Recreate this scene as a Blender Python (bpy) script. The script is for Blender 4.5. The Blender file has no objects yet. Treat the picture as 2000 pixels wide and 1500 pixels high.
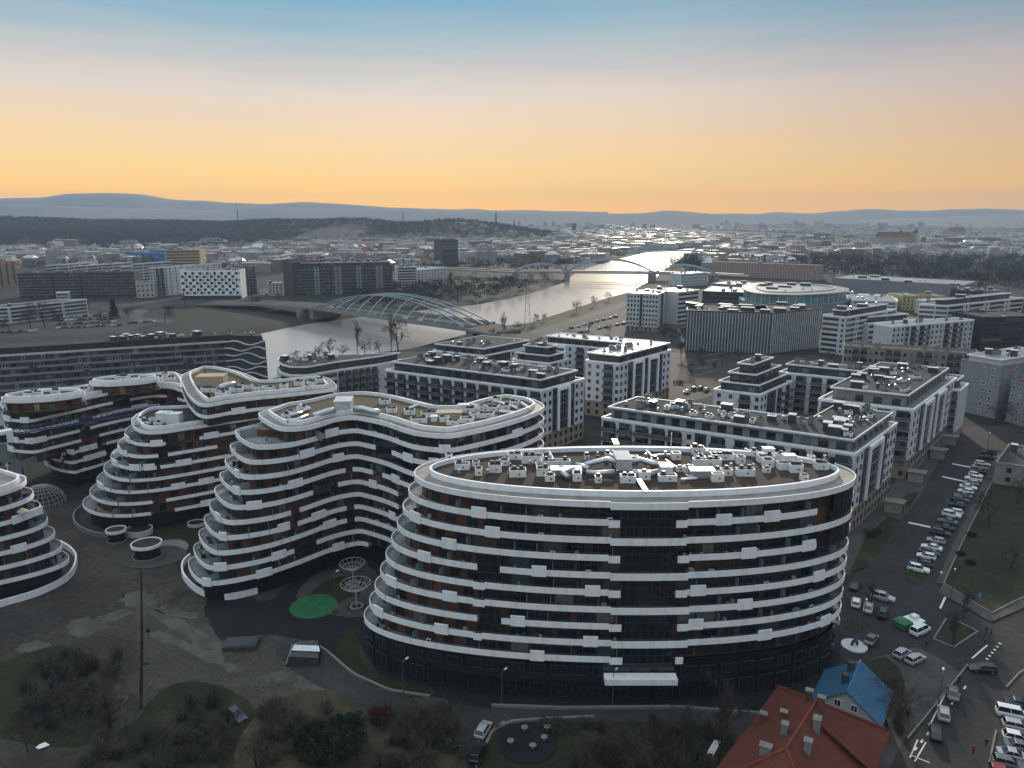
import bpy, math, random
from mathutils import Vector, Matrix, noise
SC = bpy.context.scene
C = SC.collection
PI = math.pi
RND = random.Random(11)
# ------------------------------------------------------------------ camera, sky, sun, exposure
F = 1430.0; HC = 80.0; PT = math.atan(332 / F); cP, sP = math.cos(PT), math.sin(PT)
cam = bpy.data.cameras.new('camera'); cam.lens = F / 2000 * 36; cam.sensor_width = 36
cam.clip_start = 0.5; cam.clip_end = 80000
co = bpy.data.objects.new('camera', cam); C.objects.link(co)
co.location = (0, 0, HC); co.rotation_euler = (PI / 2 - PT, 0, 0); SC.camera = co
SUN_AZ, SUN_EL = math.radians(11), math.radians(18)       # azimuth to the right of the view, elevation
w = bpy.data.worlds.new('World'); SC.world = w; w.use_nodes = True
nt = w.node_tree; nt.nodes.clear()
N = nt.nodes.new; L = nt.links.new
out = N('ShaderNodeOutputWorld'); bg = N('ShaderNodeBackground')
sky = N('ShaderNodeTexSky'); sky.sky_type = 'NISHITA'; sky.sun_disc = False
sky.sun_elevation = SUN_EL; sky.sun_rotation = SUN_AZ; sky.dust_density = 3.0
tc = N('ShaderNodeTexCoord'); sx = N('ShaderNodeSeparateXYZ'); L(tc.outputs['Generated'], sx.inputs[0])
asn = N('ShaderNodeMath'); asn.operation = 'ARCSINE'; L(sx.outputs['Z'], asn.inputs[0])
# thin streaks of cloud move the gradient up and down a little
mp = N('ShaderNodeMapping'); mp.inputs['Scale'].default_value = (2.2, 2.2, 30); L(tc.outputs['Generated'], mp.inputs[0])
nz = N('ShaderNodeTexNoise'); nz.inputs['Scale'].default_value = 2.0; nz.inputs['Detail'].default_value = 5; L(mp.outputs[0], nz.inputs['Vector'])
ma = N('ShaderNodeMath'); ma.operation = 'MULTIPLY_ADD'; L(nz.outputs['Fac'], ma.inputs[0]); ma.inputs[1].default_value = 0.032; ma.inputs[2].default_value = -0.016
ad = N('ShaderNodeMath'); ad.operation = 'ADD'; L(asn.outputs[0], ad.inputs[0]); L(ma.outputs[0], ad.inputs[1])
dv = N('ShaderNodeMath'); dv.operation = 'DIVIDE'; dv.inputs[1].default_value = PI / 2; L(ad.outputs[0], dv.inputs[0])
rp = N('ShaderNodeValToRGB'); L(dv.outputs[0], rp.inputs[0])
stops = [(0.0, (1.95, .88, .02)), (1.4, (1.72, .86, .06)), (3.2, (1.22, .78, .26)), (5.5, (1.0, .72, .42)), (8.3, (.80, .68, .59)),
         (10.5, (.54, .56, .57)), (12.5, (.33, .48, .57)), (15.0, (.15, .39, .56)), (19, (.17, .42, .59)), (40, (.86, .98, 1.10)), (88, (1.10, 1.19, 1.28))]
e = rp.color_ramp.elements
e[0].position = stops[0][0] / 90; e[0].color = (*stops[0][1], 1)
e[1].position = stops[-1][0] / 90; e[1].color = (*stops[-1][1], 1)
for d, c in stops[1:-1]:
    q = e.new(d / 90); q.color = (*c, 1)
mxs = N('ShaderNodeMix'); mxs.data_type = 'RGBA'; mxs.blend_type = 'ADD'; mxs.inputs[0].default_value = 0.0015
# the glow is yellower to the left and the blue deeper to the right
az = N('ShaderNodeVectorMath'); az.operation = 'SCALE'; az.inputs[0].default_value = (-.46, -.50, -.42)
azm = N('ShaderNodeMath'); azm.operation = 'MAXIMUM'; azm.inputs[1].default_value = -.12; L(sx.outputs['X'], azm.inputs[0]); L(azm.outputs[0], az.inputs['Scale'])
az1 = N('ShaderNodeVectorMath'); az1.operation = 'ADD'; az1.inputs[1].default_value = (1, 1, 1); L(az.outputs[0], az1.inputs[0])
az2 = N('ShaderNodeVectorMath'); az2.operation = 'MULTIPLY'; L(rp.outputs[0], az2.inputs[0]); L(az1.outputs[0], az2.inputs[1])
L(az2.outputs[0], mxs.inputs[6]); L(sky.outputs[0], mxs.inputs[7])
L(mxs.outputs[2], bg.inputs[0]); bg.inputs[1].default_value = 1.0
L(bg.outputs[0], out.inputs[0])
sun = bpy.data.lights.new('sun', 'SUN'); sun.energy = 3.2; sun.angle = math.radians(2.5); sun.color = (1, .87, .70)
so = bpy.data.objects.new('sun', sun); C.objects.link(so)
sd = Vector((math.sin(SUN_AZ) * math.cos(SUN_EL), math.cos(SUN_AZ) * math.cos(SUN_EL), math.sin(SUN_EL)))
so.rotation_euler = sd.to_track_quat('Z', 'Y').to_euler(); so.location = (0, 0, 300)
SC.view_settings.view_transform = 'Standard'; SC.view_settings.look = 'None'
SC.view_settings.exposure = 0.0; SC.view_settings.gamma = 1.0
SC.cycles.max_bounces = 6; SC.cycles.diffuse_bounces = 3; SC.cycles.glossy_bounces = 3; SC.cycles.transmission_bounces = 3
SC.cycles.volume_bounces = 0; SC.cycles.caustics_reflective = False; SC.cycles.caustics_refractive = False

# ------------------------------------------------------------------ helpers
def P(x, y, z=0.0):
    "pixel of the photograph -> point on the level z"
    a = (x - 1000) / F; b = (750 - y) / F
    t = (z - HC) / (-sP + b * cP)
    return Vector((a * t, (cP + b * sP) * t, z))
def P2(x, y, z=0.0):
    q = P(x, y, z); return Vector((q.x, q.y))
def J(p):
    d = p[1] * cP - (p[2] - HC) * sP; u = p[1] * sP + (p[2] - HC) * cP
    return 1000 + F * p[0] / d, 750 - F * u / d

MATS = {}
def M(name, rgb, rough=.75, var=.18, scale=.6, bump=0.0, metal=0.0, spec=.4, coat=0, fine=6.0, stain=0.12):
    "painted / mineral surface: base colour varied by two noises in world space"
    if rough > .6: spec = min(spec, .22)
    m = bpy.data.materials.new(name); m.use_nodes = True; MATS[name] = m
    t = m.node_tree; b = t.nodes['Principled BSDF']
    b.inputs['Roughness'].default_value = rough; b.inputs['Metallic'].default_value = metal
    b.inputs['Specular IOR Level'].default_value = spec
    if coat: b.inputs['Coat Weight'].default_value = coat; b.inputs['Coat Roughness'].default_value = .08
    if var <= 0:
        b.inputs['Base Color'].default_value = (*rgb, 1); return m
    g = t.nodes.new('ShaderNodeNewGeometry')
    n1 = t.nodes.new('ShaderNodeTexNoise'); n1.inputs['Scale'].default_value = scale; n1.inputs['Detail'].default_value = 4
    n2 = t.nodes.new('ShaderNodeTexNoise'); n2.inputs['Scale'].default_value = scale * fine; n2.inputs['Detail'].default_value = 3
    t.links.new(g.outputs['Position'], n1.inputs['Vector']); t.links.new(g.outputs['Position'], n2.inputs['Vector'])
    r1 = t.nodes.new('ShaderNodeMapRange'); r1.inputs[1].default_value = .3; r1.inputs[2].default_value = .7; r1.inputs[3].default_value = 1 - var; r1.inputs[4].default_value = 1 + var
    r2 = t.nodes.new('ShaderNodeMapRange'); r2.inputs[1].default_value = .3; r2.inputs[2].default_value = .7; r2.inputs[3].default_value = 1 - stain; r2.inputs[4].default_value = 1 + stain
    t.links.new(n1.outputs[0], r1.inputs[0]); t.links.new(n2.outputs[0], r2.inputs[0])
    mu = t.nodes.new('ShaderNodeMath'); mu.operation = 'MULTIPLY'; t.links.new(r1.outputs[0], mu.inputs[0]); t.links.new(r2.outputs[0], mu.inputs[1])
    vm = t.nodes.new('ShaderNodeVectorMath'); vm.operation = 'SCALE'; vm.inputs[0].default_value = rgb; t.links.new(mu.outputs[0], vm.inputs['Scale'])
    t.links.new(vm.outputs[0], b.inputs['Base Color'])
    if bump:
        bp = t.nodes.new('ShaderNodeBump'); bp.inputs['Strength'].default_value = bump; bp.inputs['Distance'].default_value = .1
        t.links.new(n2.outputs[0], bp.inputs['Height']); t.links.new(bp.outputs[0], b.inputs['Normal'])
    return m
def two_tone(name, a, b_, scale, lo=.42, hi=.58, rough=.9, bump=.3, detail=6, third=None):
    "ground cover of two (or three) colours mixed by noise patches"
    m = bpy.data.materials.new(name); m.use_nodes = True; MATS[name] = m
    t = m.node_tree; b = t.nodes['Principled BSDF']; b.inputs['Roughness'].default_value = rough; b.inputs['Specular IOR Level'].default_value = .25
    g = t.nodes.new('ShaderNodeNewGeometry')
    n1 = t.nodes.new('ShaderNodeTexNoise'); n1.inputs['Scale'].default_value = scale; n1.inputs['Detail'].default_value = detail; n1.inputs['Roughness'].default_value = .65
    n2 = t.nodes.new('ShaderNodeTexNoise'); n2.inputs['Scale'].default_value = scale * 14; n2.inputs['Detail'].default_value = 4
    for n in (n1, n2): t.links.new(g.outputs['Position'], n.inputs['Vector'])
    r = t.nodes.new('ShaderNodeValToRGB'); r.color_ramp.elements[0].position = lo; r.color_ramp.elements[1].position = hi
    r.color_ramp.elements[0].color = (*a, 1); r.color_ramp.elements[1].color = (*b_, 1)
    if third: q = r.color_ramp.elements.new(min(.95, hi + .12)); q.color = (*third, 1)
    t.links.new(n1.outputs[0], r.inputs[0])
    mr = t.nodes.new('ShaderNodeMapRange'); mr.inputs[1].default_value = .3; mr.inputs[2].default_value = .7; mr.inputs[3].default_value = .7; mr.inputs[4].default_value = 1.25
    t.links.new(n2.outputs[0], mr.inputs[0])
    vm = t.nodes.new('ShaderNodeVectorMath'); vm.operation = 'SCALE'; t.links.new(r.outputs[0], vm.inputs[0]); t.links.new(mr.outputs[0], vm.inputs['Scale'])
    t.links.new(vm.outputs[0], b.inputs['Base Color'])
    bp = t.nodes.new('ShaderNodeBump'); bp.inputs['Strength'].default_value = bump; bp.inputs['Distance'].default_value = .15
    t.links.new(n2.outputs[0], bp.inputs['Height']); t.links.new(bp.outputs[0], b.inputs['Normal'])
    return m
def far_wall(name, rgb, win=(.05, .06, .08), bay=2.9, fh=3.0):
    "plastered wall of a building too far off to tell its windows apart: a grid of panes in the wall's own coordinates"
    m = bpy.data.materials.new(name); m.use_nodes = True; MATS[name] = m
    t = m.node_tree; b = t.nodes['Principled BSDF']; b.inputs['Roughness'].default_value = .7
    tcx = t.nodes.new('ShaderNodeTexCoord'); s = t.nodes.new('ShaderNodeSeparateXYZ'); t.links.new(tcx.outputs['Object'], s.inputs[0])
    def mth(op, a, b2=None):
        n = t.nodes.new('ShaderNodeMath'); n.operation = op
        for i, q in enumerate((a, b2)):
            if q is None: continue
            if isinstance(q, (int, float)): n.inputs[i].default_value = q
            else: t.links.new(q, n.inputs[i])
        return n.outputs[0]
    h = mth('FRACT', mth('DIVIDE', mth('ADD', s.outputs[0], s.outputs[1]), bay)); v = mth('FRACT', mth('DIVIDE', s.outputs[2], fh))
    k = mth('MULTIPLY', mth('LESS_THAN', mth('ABSOLUTE', mth('SUBTRACT', h, .5)), .24), mth('LESS_THAN', mth('ABSOLUTE', mth('SUBTRACT', v, .55)), .25))
    g = t.nodes.new('ShaderNodeNewGeometry'); n1 = t.nodes.new('ShaderNodeTexNoise'); n1.inputs['Scale'].default_value = .15; n1.inputs['Detail'].default_value = 4
    t.links.new(g.outputs['Position'], n1.inputs[0])
    mr = t.nodes.new('ShaderNodeMapRange'); mr.inputs[1].default_value = .3; mr.inputs[2].default_value = .7; mr.inputs[3].default_value = .75; mr.inputs[4].default_value = 1.15; t.links.new(n1.outputs[0], mr.inputs[0])
    vm = t.nodes.new('ShaderNodeVectorMath'); vm.operation = 'SCALE'; vm.inputs[0].default_value = rgb; t.links.new(mr.outputs[0], vm.inputs['Scale'])
    mx = t.nodes.new('ShaderNodeMix'); mx.data_type = 'RGBA'; t.links.new(k, mx.inputs[0]); t.links.new(vm.outputs[0], mx.inputs[6]); mx.inputs[7].default_value = (*win, 1)
    t.links.new(mx.outputs[2], b.inputs['Base Color'])
    return m
def brick_mat(name, a, b_, mortar):
    m = bpy.data.materials.new(name); m.use_nodes = True; MATS[name] = m
    t = m.node_tree; b = t.nodes['Principled BSDF']; b.inputs['Roughness'].default_value = .85
    g = t.nodes.new('ShaderNodeNewGeometry'); s = t.nodes.new('ShaderNodeSeparateXYZ'); t.links.new(g.outputs['Position'], s.inputs[0])
    ad = t.nodes.new('ShaderNodeMath'); t.links.new(s.outputs[0], ad.inputs[0]); t.links.new(s.outputs[1], ad.inputs[1])
    cb = t.nodes.new('ShaderNodeCombineXYZ'); t.links.new(ad.outputs[0], cb.inputs[0]); t.links.new(s.outputs[2], cb.inputs[1])
    br = t.nodes.new('ShaderNodeTexBrick'); br.inputs['Scale'].default_value = 2.6; br.inputs['Color1'].default_value = (*a, 1); br.inputs['Color2'].default_value = (*b_, 1); br.inputs['Mortar'].default_value = (*mortar, 1)
    br.inputs['Mortar Size'].default_value = .015; t.links.new(cb.outputs[0], br.inputs['Vector'])
    n1 = t.nodes.new('ShaderNodeTexNoise'); n1.inputs['Scale'].default_value = .5; n1.inputs['Detail'].default_value = 4; t.links.new(g.outputs['Position'], n1.inputs[0])
    mr = t.nodes.new('ShaderNodeMapRange'); mr.inputs[1].default_value = .3; mr.inputs[2].default_value = .7; mr.inputs[3].default_value = .75; mr.inputs[4].default_value = 1.2; t.links.new(n1.outputs[0], mr.inputs[0])
    vm = t.nodes.new('ShaderNodeVectorMath'); vm.operation = 'SCALE'; t.links.new(br.outputs[0], vm.inputs[0]); t.links.new(mr.outputs[0], vm.inputs['Scale'])
    t.links.new(vm.outputs[0], b.inputs['Base Color'])
    return m

M('white', (.80, .81, .82), .5, .03, .1, stain=.03)
M('wall_white', (.55, .56, .58), .7, .06, .2, stain=.05)
t = MATS['white'].node_tree; g_w = t.nodes.new('ShaderNodeNewGeometry'); m_w = t.nodes.new('ShaderNodeMapping'); m_w.inputs['Scale'].default_value = (.9, .9, .16); t.links.new(g_w.outputs['Position'], m_w.inputs[0])
n_w = t.nodes.new('ShaderNodeTexNoise'); n_w.inputs['Scale'].default_value = 1.0; n_w.inputs['Detail'].default_value = 5; t.links.new(m_w.outputs[0], n_w.inputs['Vector'])
r_w = t.nodes.new('ShaderNodeValToRGB'); r_w.color_ramp.elements[0].position = .33; r_w.color_ramp.elements[0].color = (.74, .75, .76, 1); r_w.color_ramp.elements[1].position = .52; r_w.color_ramp.elements[1].color = (.86, .87, .88, 1)
t.links.new(n_w.outputs[0], r_w.inputs[0]); t.links.new(r_w.outputs[0], t.nodes['Principled BSDF'].inputs['Base Color'])
M('white_roof', (.76, .74, .70), .22, .10, .2)
M('offwhite', (.50, .51, .52), .7, .10, .2)
M('slab_grey', (.24, .25, .26), .8, .15, .5)
M('ledge', (.22, .205, .18), .6, .25, .4)
M('roof_brown', (.050, .037, .030), .9, .3, .35, bump=.4)
two_tone('roof_sedum', (.10, .075, .035), (.075, .07, .05), .25, third=(.14, .12, .03))
M('roof_dark', (.045, .045, .043), .92, .3, .3)
M('roof_light', (.24, .24, .235), .34, .2, .3)
brick_mat('brick', (.15, .048, .024), (.105, .036, .02), (.09, .05, .035))
M('frame_dark', (.045, .047, .05), .5, 0)
M('frame_white', (.7, .7, .7), .5, 0)
M('glass', (.012, .015, .018), .06, 0, spec=.7)
M('glass_blue', (.03, .05, .06), .08, 0, spec=.7)
for gn in ('glass', 'glass_blue'):
    t = MATS[gn].node_tree; oi = t.nodes.new('ShaderNodeObjectInfo'); cr_ = t.nodes.new('ShaderNodeValToRGB'); cr_.color_ramp.interpolation = 'CONSTANT'
    for k_, (ps, cl) in enumerate(((0, (.010, .012, .015)), (.35, (.022, .027, .032)), (.62, (.035, .032, .028)), (.78, (.07, .075, .08)), (.90, (.17, .16, .145)))):
        q = cr_.color_ramp.elements[0] if k_ == 0 else cr_.color_ramp.elements.new(ps); q.position = ps; q.color = (*cl, 1)
    cr_.color_ramp.elements.remove(cr_.color_ramp.elements[-1])
    t.links.new(oi.outputs['Random'], cr_.inputs[0]); t.links.new(cr_.outputs[0], t.nodes['Principled BSDF'].inputs['Base Color'])
M('glass_plain', (.012, .015, .018), .06, 0, spec=.7)
M('glass_teal', (.10, .22, .22), .15, .15, .05, spec=.7)
M('frosted', (.22, .28, .29), .3, .08, 1)
M('rail', (.10, .11, .115), .4, 0, metal=.3)
M('podium', (.012, .013, .015), .22, .3, .3, spec=.5)
M('metal', (.52, .54, .56), .32, .1, .8, metal=.7)
M('wire', (.33, .34, .34), .5, .1, 1)
M('metal_white', (.72, .72, .71), .45, .1, 1)
M('machine', (.05, .052, .055), .6, .2, 2)
M('beige', (.25, .215, .17), .85, .12, .3)
M('beige_old', (.24, .21, .18), .85, .15, .3)
M('grey_wall', (.20, .21, .23), .8, .12, .3)
M('slate', (.045, .05, .06), .6, .15, .3)
M('blackwall', (.02, .021, .024), .5, .2, .2)
M('pink_wall', (.38, .27, .23), .85, .15, .3)
M('yellow_wall', (.42, .33, .17), .85, .15, .3)
M('brown_wall', (.30, .17, .10), .85, .15, .3)
M('blue_paint', (.03, .13, .32), .5, .2, .5)
M('concrete', (.22, .21, .20), .85, .18, .4)
M('steel_blue', (.20, .25, .28), .45, .1, .3, metal=.2)
M('asphalt', (.030, .028, .026), .82, .22, .12, bump=.15, stain=.2)
M('asphalt_dark', (.014, .014, .015), .8, .25, .15, bump=.15)
M('asphalt_worn', (.043, .040, .037), .85, .25, .12, bump=.15, stain=.2)
M('paving', (.066, .062, .056), .85, .2, .2, bump=.15, stain=.18)
M('kerb', (.19, .185, .175), .85, .15, .8)
M('paint_white', (.62, .62, .6), .7, .2, 2, stain=.25)
two_tone('grass', (.017, .021, .008), (.027, .027, .011), .12, third=(.05, .045, .022))
two_tone('grass_dry', (.040, .039, .020), (.070, .060, .034), .03, third=(.03, .034, .016))
two_tone('dirt', (.040, .034, .027), (.064, .055, .044), .06, third=(.03, .027, .022))
two_tone('dirt_mid', (.075, .066, .054), (.055, .048, .039), .12)
M('glass_green', (.075, .10, .105), .15, .2, .1, spec=.6)
two_tone('dirt_pale', (.11, .10, .086), (.075, .068, .058), .2)
two_tone('terrain', (.017, .020, .014), (.025, .024, .018), .012, third=(.014, .017, .012))
M('play_green', (.022, .125, .05), .8, .2, .5, bump=.2, stain=.2)
M('bark', (.045, .036, .029), .9, .25, 1.5)
M('bark_pale', (.085, .072, .058), .9, .25, 1.5)
M('twig', (.058, .048, .040), .9, .2, 1)
M('wood_far', (.042, .043, .042), .95, .35, .02)  # lightened, some of the haze is put into this colour
M('evergreen', (.012, .026, .011), .9, .4, .6)
M('red_leaf', (.09, .012, .016), .9, .3, 1)
M('shrub', (.055, .052, .040), .9, .3, .8)
M('roof_red', (.20, .075, .042), .8, .18, .5, bump=.2)
M('roof_red_ridge', (.17, .045, .03), .8, .18, .5)
M('roof_blue', (.035, .17, .34), .45, .15, .4)
M('plaster', (.42, .41, .38), .85, .12, .4)
M('tyre', (.012, .012, .013), .85, 0)
M('rim', (.35, .36, .37), .35, 0, metal=.8)
M('lamp_white', (.75, .75, .72), .2, 0)
M('lamp_red', (.30, .01, .01), .3, 0)
M('skin', (.42, .25, .18), .6, 0)
M('cloth_dark', (.02, .021, .025), .9, 0)
M('cloth_red', (.22, .025, .03), .9, 0)
M('cloth_blue', (.04, .06, .11), .9, 0)
M('hair', (.03, .02, .015), .8, 0)
M('tan', (.42, .34, .25), .7, .15, 2)
M('crane_blue', (.022, .045, .10), .5, .2, .5)
M('hill_far', (.17, .17, .165), 1, .2, .0006)  # colour paled so that part of the haze over the ridges is painted in
CARC = {'white': (.72, .72, .71), 'silver': (.36, .37, .38), 'grey': (.11, .115, .12), 'black': (.010, .010, .012), 'dark blue': (.012, .025, .06), 'red': (.22, .012, .014), 'dark green': (.015, .04, .03), 'beige': (.34, .30, .24)}
for k, v in CARC.items(): M('car ' + k, v, .28, 0, coat=.6)

class MB:
    def __init__(s): s.v = []; s.f = []; s.m = []
    def face(s, pts, m=0):
        n = len(s.v); s.v += [tuple(p) for p in pts]; s.f.append(tuple(range(n, n + len(pts)))); s.m.append(m)
    def hexa(s, b, t, m=0, mt=None):
        "b, t: four bottom and four top corners, same turning sense"
        n = len(s.v); s.v += [tuple(p) for p in b] + [tuple(p) for p in t]
        s.f += [(n + 3, n + 2, n + 1, n), (n + 4, n + 5, n + 6, n + 7)] + [(n + i, n + (i + 1) % 4, n + 4 + (i + 1) % 4, n + 4 + i) for i in range(4)]
        s.m += [m, m if mt is None else mt, m, m, m, m]
    def box(s, x, y, z, sx_, sy_, sz_, rz=0, m=0, mt=None, taper=1.0):
        c_, s_ = math.cos(rz), math.sin(rz); b = []; t = []
        for i, j in ((-1, -1), (1, -1), (1, 1), (-1, 1)):
            dx, dy = i * sx_ / 2, j * sy_ / 2
            b.append((x + dx * c_ - dy * s_, y + dx * s_ + dy * c_, z)); dx *= taper; dy *= taper
            t.append((x + dx * c_ - dy * s_, y + dx * s_ + dy * c_, z + sz_))
        s.hexa(b, t, m, mt)
    def wbox(s, p0, u, n, a0, a1, d0, d1, z0, z1, m=0):
        "box on a wall: along u from a0 to a1, out along n from d0 to d1"
        def q(a, d, z): return (p0[0] + u[0] * a + n[0] * d, p0[1] + u[1] * a + n[1] * d, z)
        s.hexa([q(a0, d1, z0), q(a1, d1, z0), q(a1, d0, z0), q(a0, d0, z0)], [q(a0, d1, z1), q(a1, d1, z1), q(a1, d0, z1), q(a0, d0, z1)], m)
    def prism(s, poly, z0, z1, m=0, mt=None, bottom=False):
        n = len(s.v); k = len(poly)
        s.v += [(p[0], p[1], z0) for p in poly] + [(p[0], p[1], z1) for p in poly]
        for i in range(k): s.f.append((n + i, n + (i + 1) % k, n + k + (i + 1) % k, n + k + i)); s.m.append(m)
        s.f.append(tuple(range(n + k, n + 2 * k))); s.m.append(m if mt is None else mt)
        if bottom: s.f.append(tuple(range(n + k - 1, n - 1, -1))); s.m.append(m)
    def ribbon(s, o, i, z0, z1, m=0, closed=False, mt=None):
        "solid strip between two polylines o (outer) and i (inner)"
        k = len(o); n = len(s.v); mt = m if mt is None else mt
        for a, b in zip(o, i): s.v += [(a[0], a[1], z0), (a[0], a[1], z1), (b[0], b[1], z1), (b[0], b[1], z0)]
        for j in range(k if closed else k - 1):
            a = n + 4 * j; b = n + 4 * ((j + 1) % k)
            s.f += [(a, b, b + 1, a + 1), (a + 1, b + 1, b + 2, a + 2), (a + 2, b + 2, b + 3, a + 3), (a + 3, b + 3, b, a)]; s.m += [m, mt, m, m]
        if not closed:
            s.f += [(n, n + 1, n + 2, n + 3), (n + 4 * k - 1, n + 4 * k - 2, n + 4 * k - 3, n + 4 * k - 4)]; s.m += [m, m]
    def tube(s, pts, r, n=6, m=0, cap=True):
        pts = [Vector(p) for p in pts]; rr = r if isinstance(r, (list, tuple)) else [r] * len(pts)
        b0 = len(s.v)
        for k, p in enumerate(pts):
            d = (pts[min(k + 1, len(pts) - 1)] - pts[max(k - 1, 0)]).normalized()
            a = d.cross(Vector((0, 0, 1)))
            if a.length < .05: a = d.cross(Vector((1, 0, 0)))
            a.normalize(); b = d.cross(a)
            for j in range(n):
                t = 2 * PI * j / n; q = p + (a * math.cos(t) + b * math.sin(t)) * rr[k]; s.v.append(tuple(q))
        for k in range(len(pts) - 1):
            for j in range(n):
                a = b0 + k * n + j; c = b0 + k * n + (j + 1) % n
                s.f.append((a, a + n, c + n, c)); s.m.append(m)
        if cap and n > 3:
            s.f.append(tuple(range(b0, b0 + n))); s.m.append(m)
            e_ = b0 + (len(pts) - 1) * n; s.f.append(tuple(range(e_ + n - 1, e_ - 1, -1))); s.m.append(m)
    def cyl(s, x, y, z0, z1, r, n=12, m=0, mt=None, r2=None):
        r2 = r if r2 is None else r2
        a = [(x + r * math.cos(2 * PI * i / n), y + r * math.sin(2 * PI * i / n), z0) for i in range(n)]
        b = [(x + r2 * math.cos(2 * PI * i / n), y + r2 * math.sin(2 * PI * i / n), z1) for i in range(n)]
        k = len(s.v); s.v += a + b
        for i in range(n): s.f.append((k + i, k + (i + 1) % n, k + n + (i + 1) % n, k + n + i)); s.m.append(m)
        s.f.append(tuple(range(k + n, k + 2 * n))); s.m.append(m if mt is None else mt)
    def mesh(s, name, mats, smooth=False, off=(0, 0, 0)):
        me = bpy.data.meshes.new(name)
        v = s.v if off == (0, 0, 0) else [(a - off[0], b - off[1], c - off[2]) for a, b, c in s.v]
        me.from_pydata(v, [], s.f)
        for q in ([mats] if isinstance(mats, str) else mats): me.materials.append(MATS[q])
        me.polygons.foreach_set('material_index', s.m)
        if smooth: me.polygons.foreach_set('use_smooth', [True] * len(s.f))
        me.update(); return me
    def build(s, name, mats, parent=None, smooth=False, base=None, kind=None):
        off = tuple(parent_loc(parent)) if parent else ((0, 0, 0) if base is None else tuple(base))
        o = bpy.data.objects.new(name, s.mesh(name, mats, smooth, off)); C.objects.link(o)
        if parent: o.parent = parent
        elif base is not None: o.location = base
        if kind: o['kind'] = kind
        return o
def parent_loc(p):
    v = Vector((0, 0, 0))
    while p is not None: v += p.location; p = p.parent
    return v
def put(name, me, parent, loc, rz=0, scale=None, mats=None):
    "one more object that shares the mesh me, at a world position"
    o = bpy.data.objects.new(name, me); C.objects.link(o)
    if parent: o.parent = parent; o.location = Vector(loc) - parent_loc(parent)
    else: o.location = loc
    o.rotation_euler.z = rz
    if scale: o.scale = scale
    return o
def tag(o, label, cat, group=None):
    o['label'] = label; o['category'] = cat
    if group: o['group'] = group
    return o
def thing(name, label, cat, loc, group=None, rz=0):
    o = bpy.data.objects.new(name, None); C.objects.link(o); o.location = loc; o.rotation_euler.z = rz
    o.empty_display_size = .5
    return tag(o, label, cat, group)
def spline(pts, closed=True, per=12):
    "Catmull-Rom through points"
    n = len(pts); r = []
    for i in range(n if closed else n - 1):
        if closed: a, b, c_, d = (pts[(i + k) % n] for k in (-1, 0, 1, 2))
        else: a, b, c_, d = (pts[min(max(i + k, 0), n - 1)] for k in (-1, 0, 1, 2))
        for j in range(per):
            t = j / per
            r.append(.5 * ((2 * b) + (c_ - a) * t + (2 * a - 5 * b + 4 * c_ - d) * t * t + (3 * b - a - 3 * c_ + d) * t ** 3))
    if not closed: r.append(pts[-1])
    return r
def resample(pts, n, closed=True):
    q = pts + [pts[0]] if closed else pts
    s = [0]
    for a, b in zip(q, q[1:]): s.append(s[-1] + (b - a).length)
    r = []; k = 0
    for i in range(n):
        t = s[-1] * i / (n if closed else n - 1)
        while k < len(s) - 2 and s[k + 1] < t: k += 1
        f = (t - s[k]) / max(1e-9, s[k + 1] - s[k]); r.append(q[k].lerp(q[k + 1], f))
    return r
def area(p): return sum(a[0] * b[1] - b[0] * a[1] for a, b in zip(p, p[1:] + p[:1])) / 2
def normals(p, closed=True):
    n = len(p); r = []
    for i in range(n):
        t = (p[(i + 1) % n] - p[i - 1]) if closed else (p[min(i + 1, n - 1)] - p[max(i - 1, 0)])
        t = t.normalized(); r.append(Vector((t.y, -t.x)))
    return r
def inset(p, d):
    return [a - b * d for a, b in zip(p, normals(p))]
def inside(x, y, poly):
    c_ = False; j = len(poly) - 1
    for i in range(len(poly)):
        a, b = poly[i], poly[j]
        if (a[1] > y) != (b[1] > y) and x < (b[0] - a[0]) * (y - a[1]) / (b[1] - a[1]) + a[0]: c_ = not c_
        j = i
    return c_
def sheet(name, pts, z, mat, label=None, cat=None, kind='structure', px=True, parent=None, smooth_edge=False, jitter=.5):
    "flat ground sheet; pts are pixels on the ground unless px is False"
    q = [P2(*p) for p in pts] if px else [Vector(p) for p in pts]
    if smooth_edge:
        q = spline(q, True, 10)
        if jitter: q = [v + Vector((noise.noise(Vector((v.x * .9, v.y * .9, z * 90))), noise.noise(Vector((v.x * .9, v.y * .9, 7 + z * 90))))) * jitter for v in q]
    if area(q) < 0: q.reverse()
    b = MB(); b.face([(v.x, v.y, z) for v in q]); o = b.build(name, mat)
    if kind: o['kind'] = kind
    return o
def sm(t): t = max(0, min(1, t)); return t * t * (3 - 2 * t)

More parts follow.
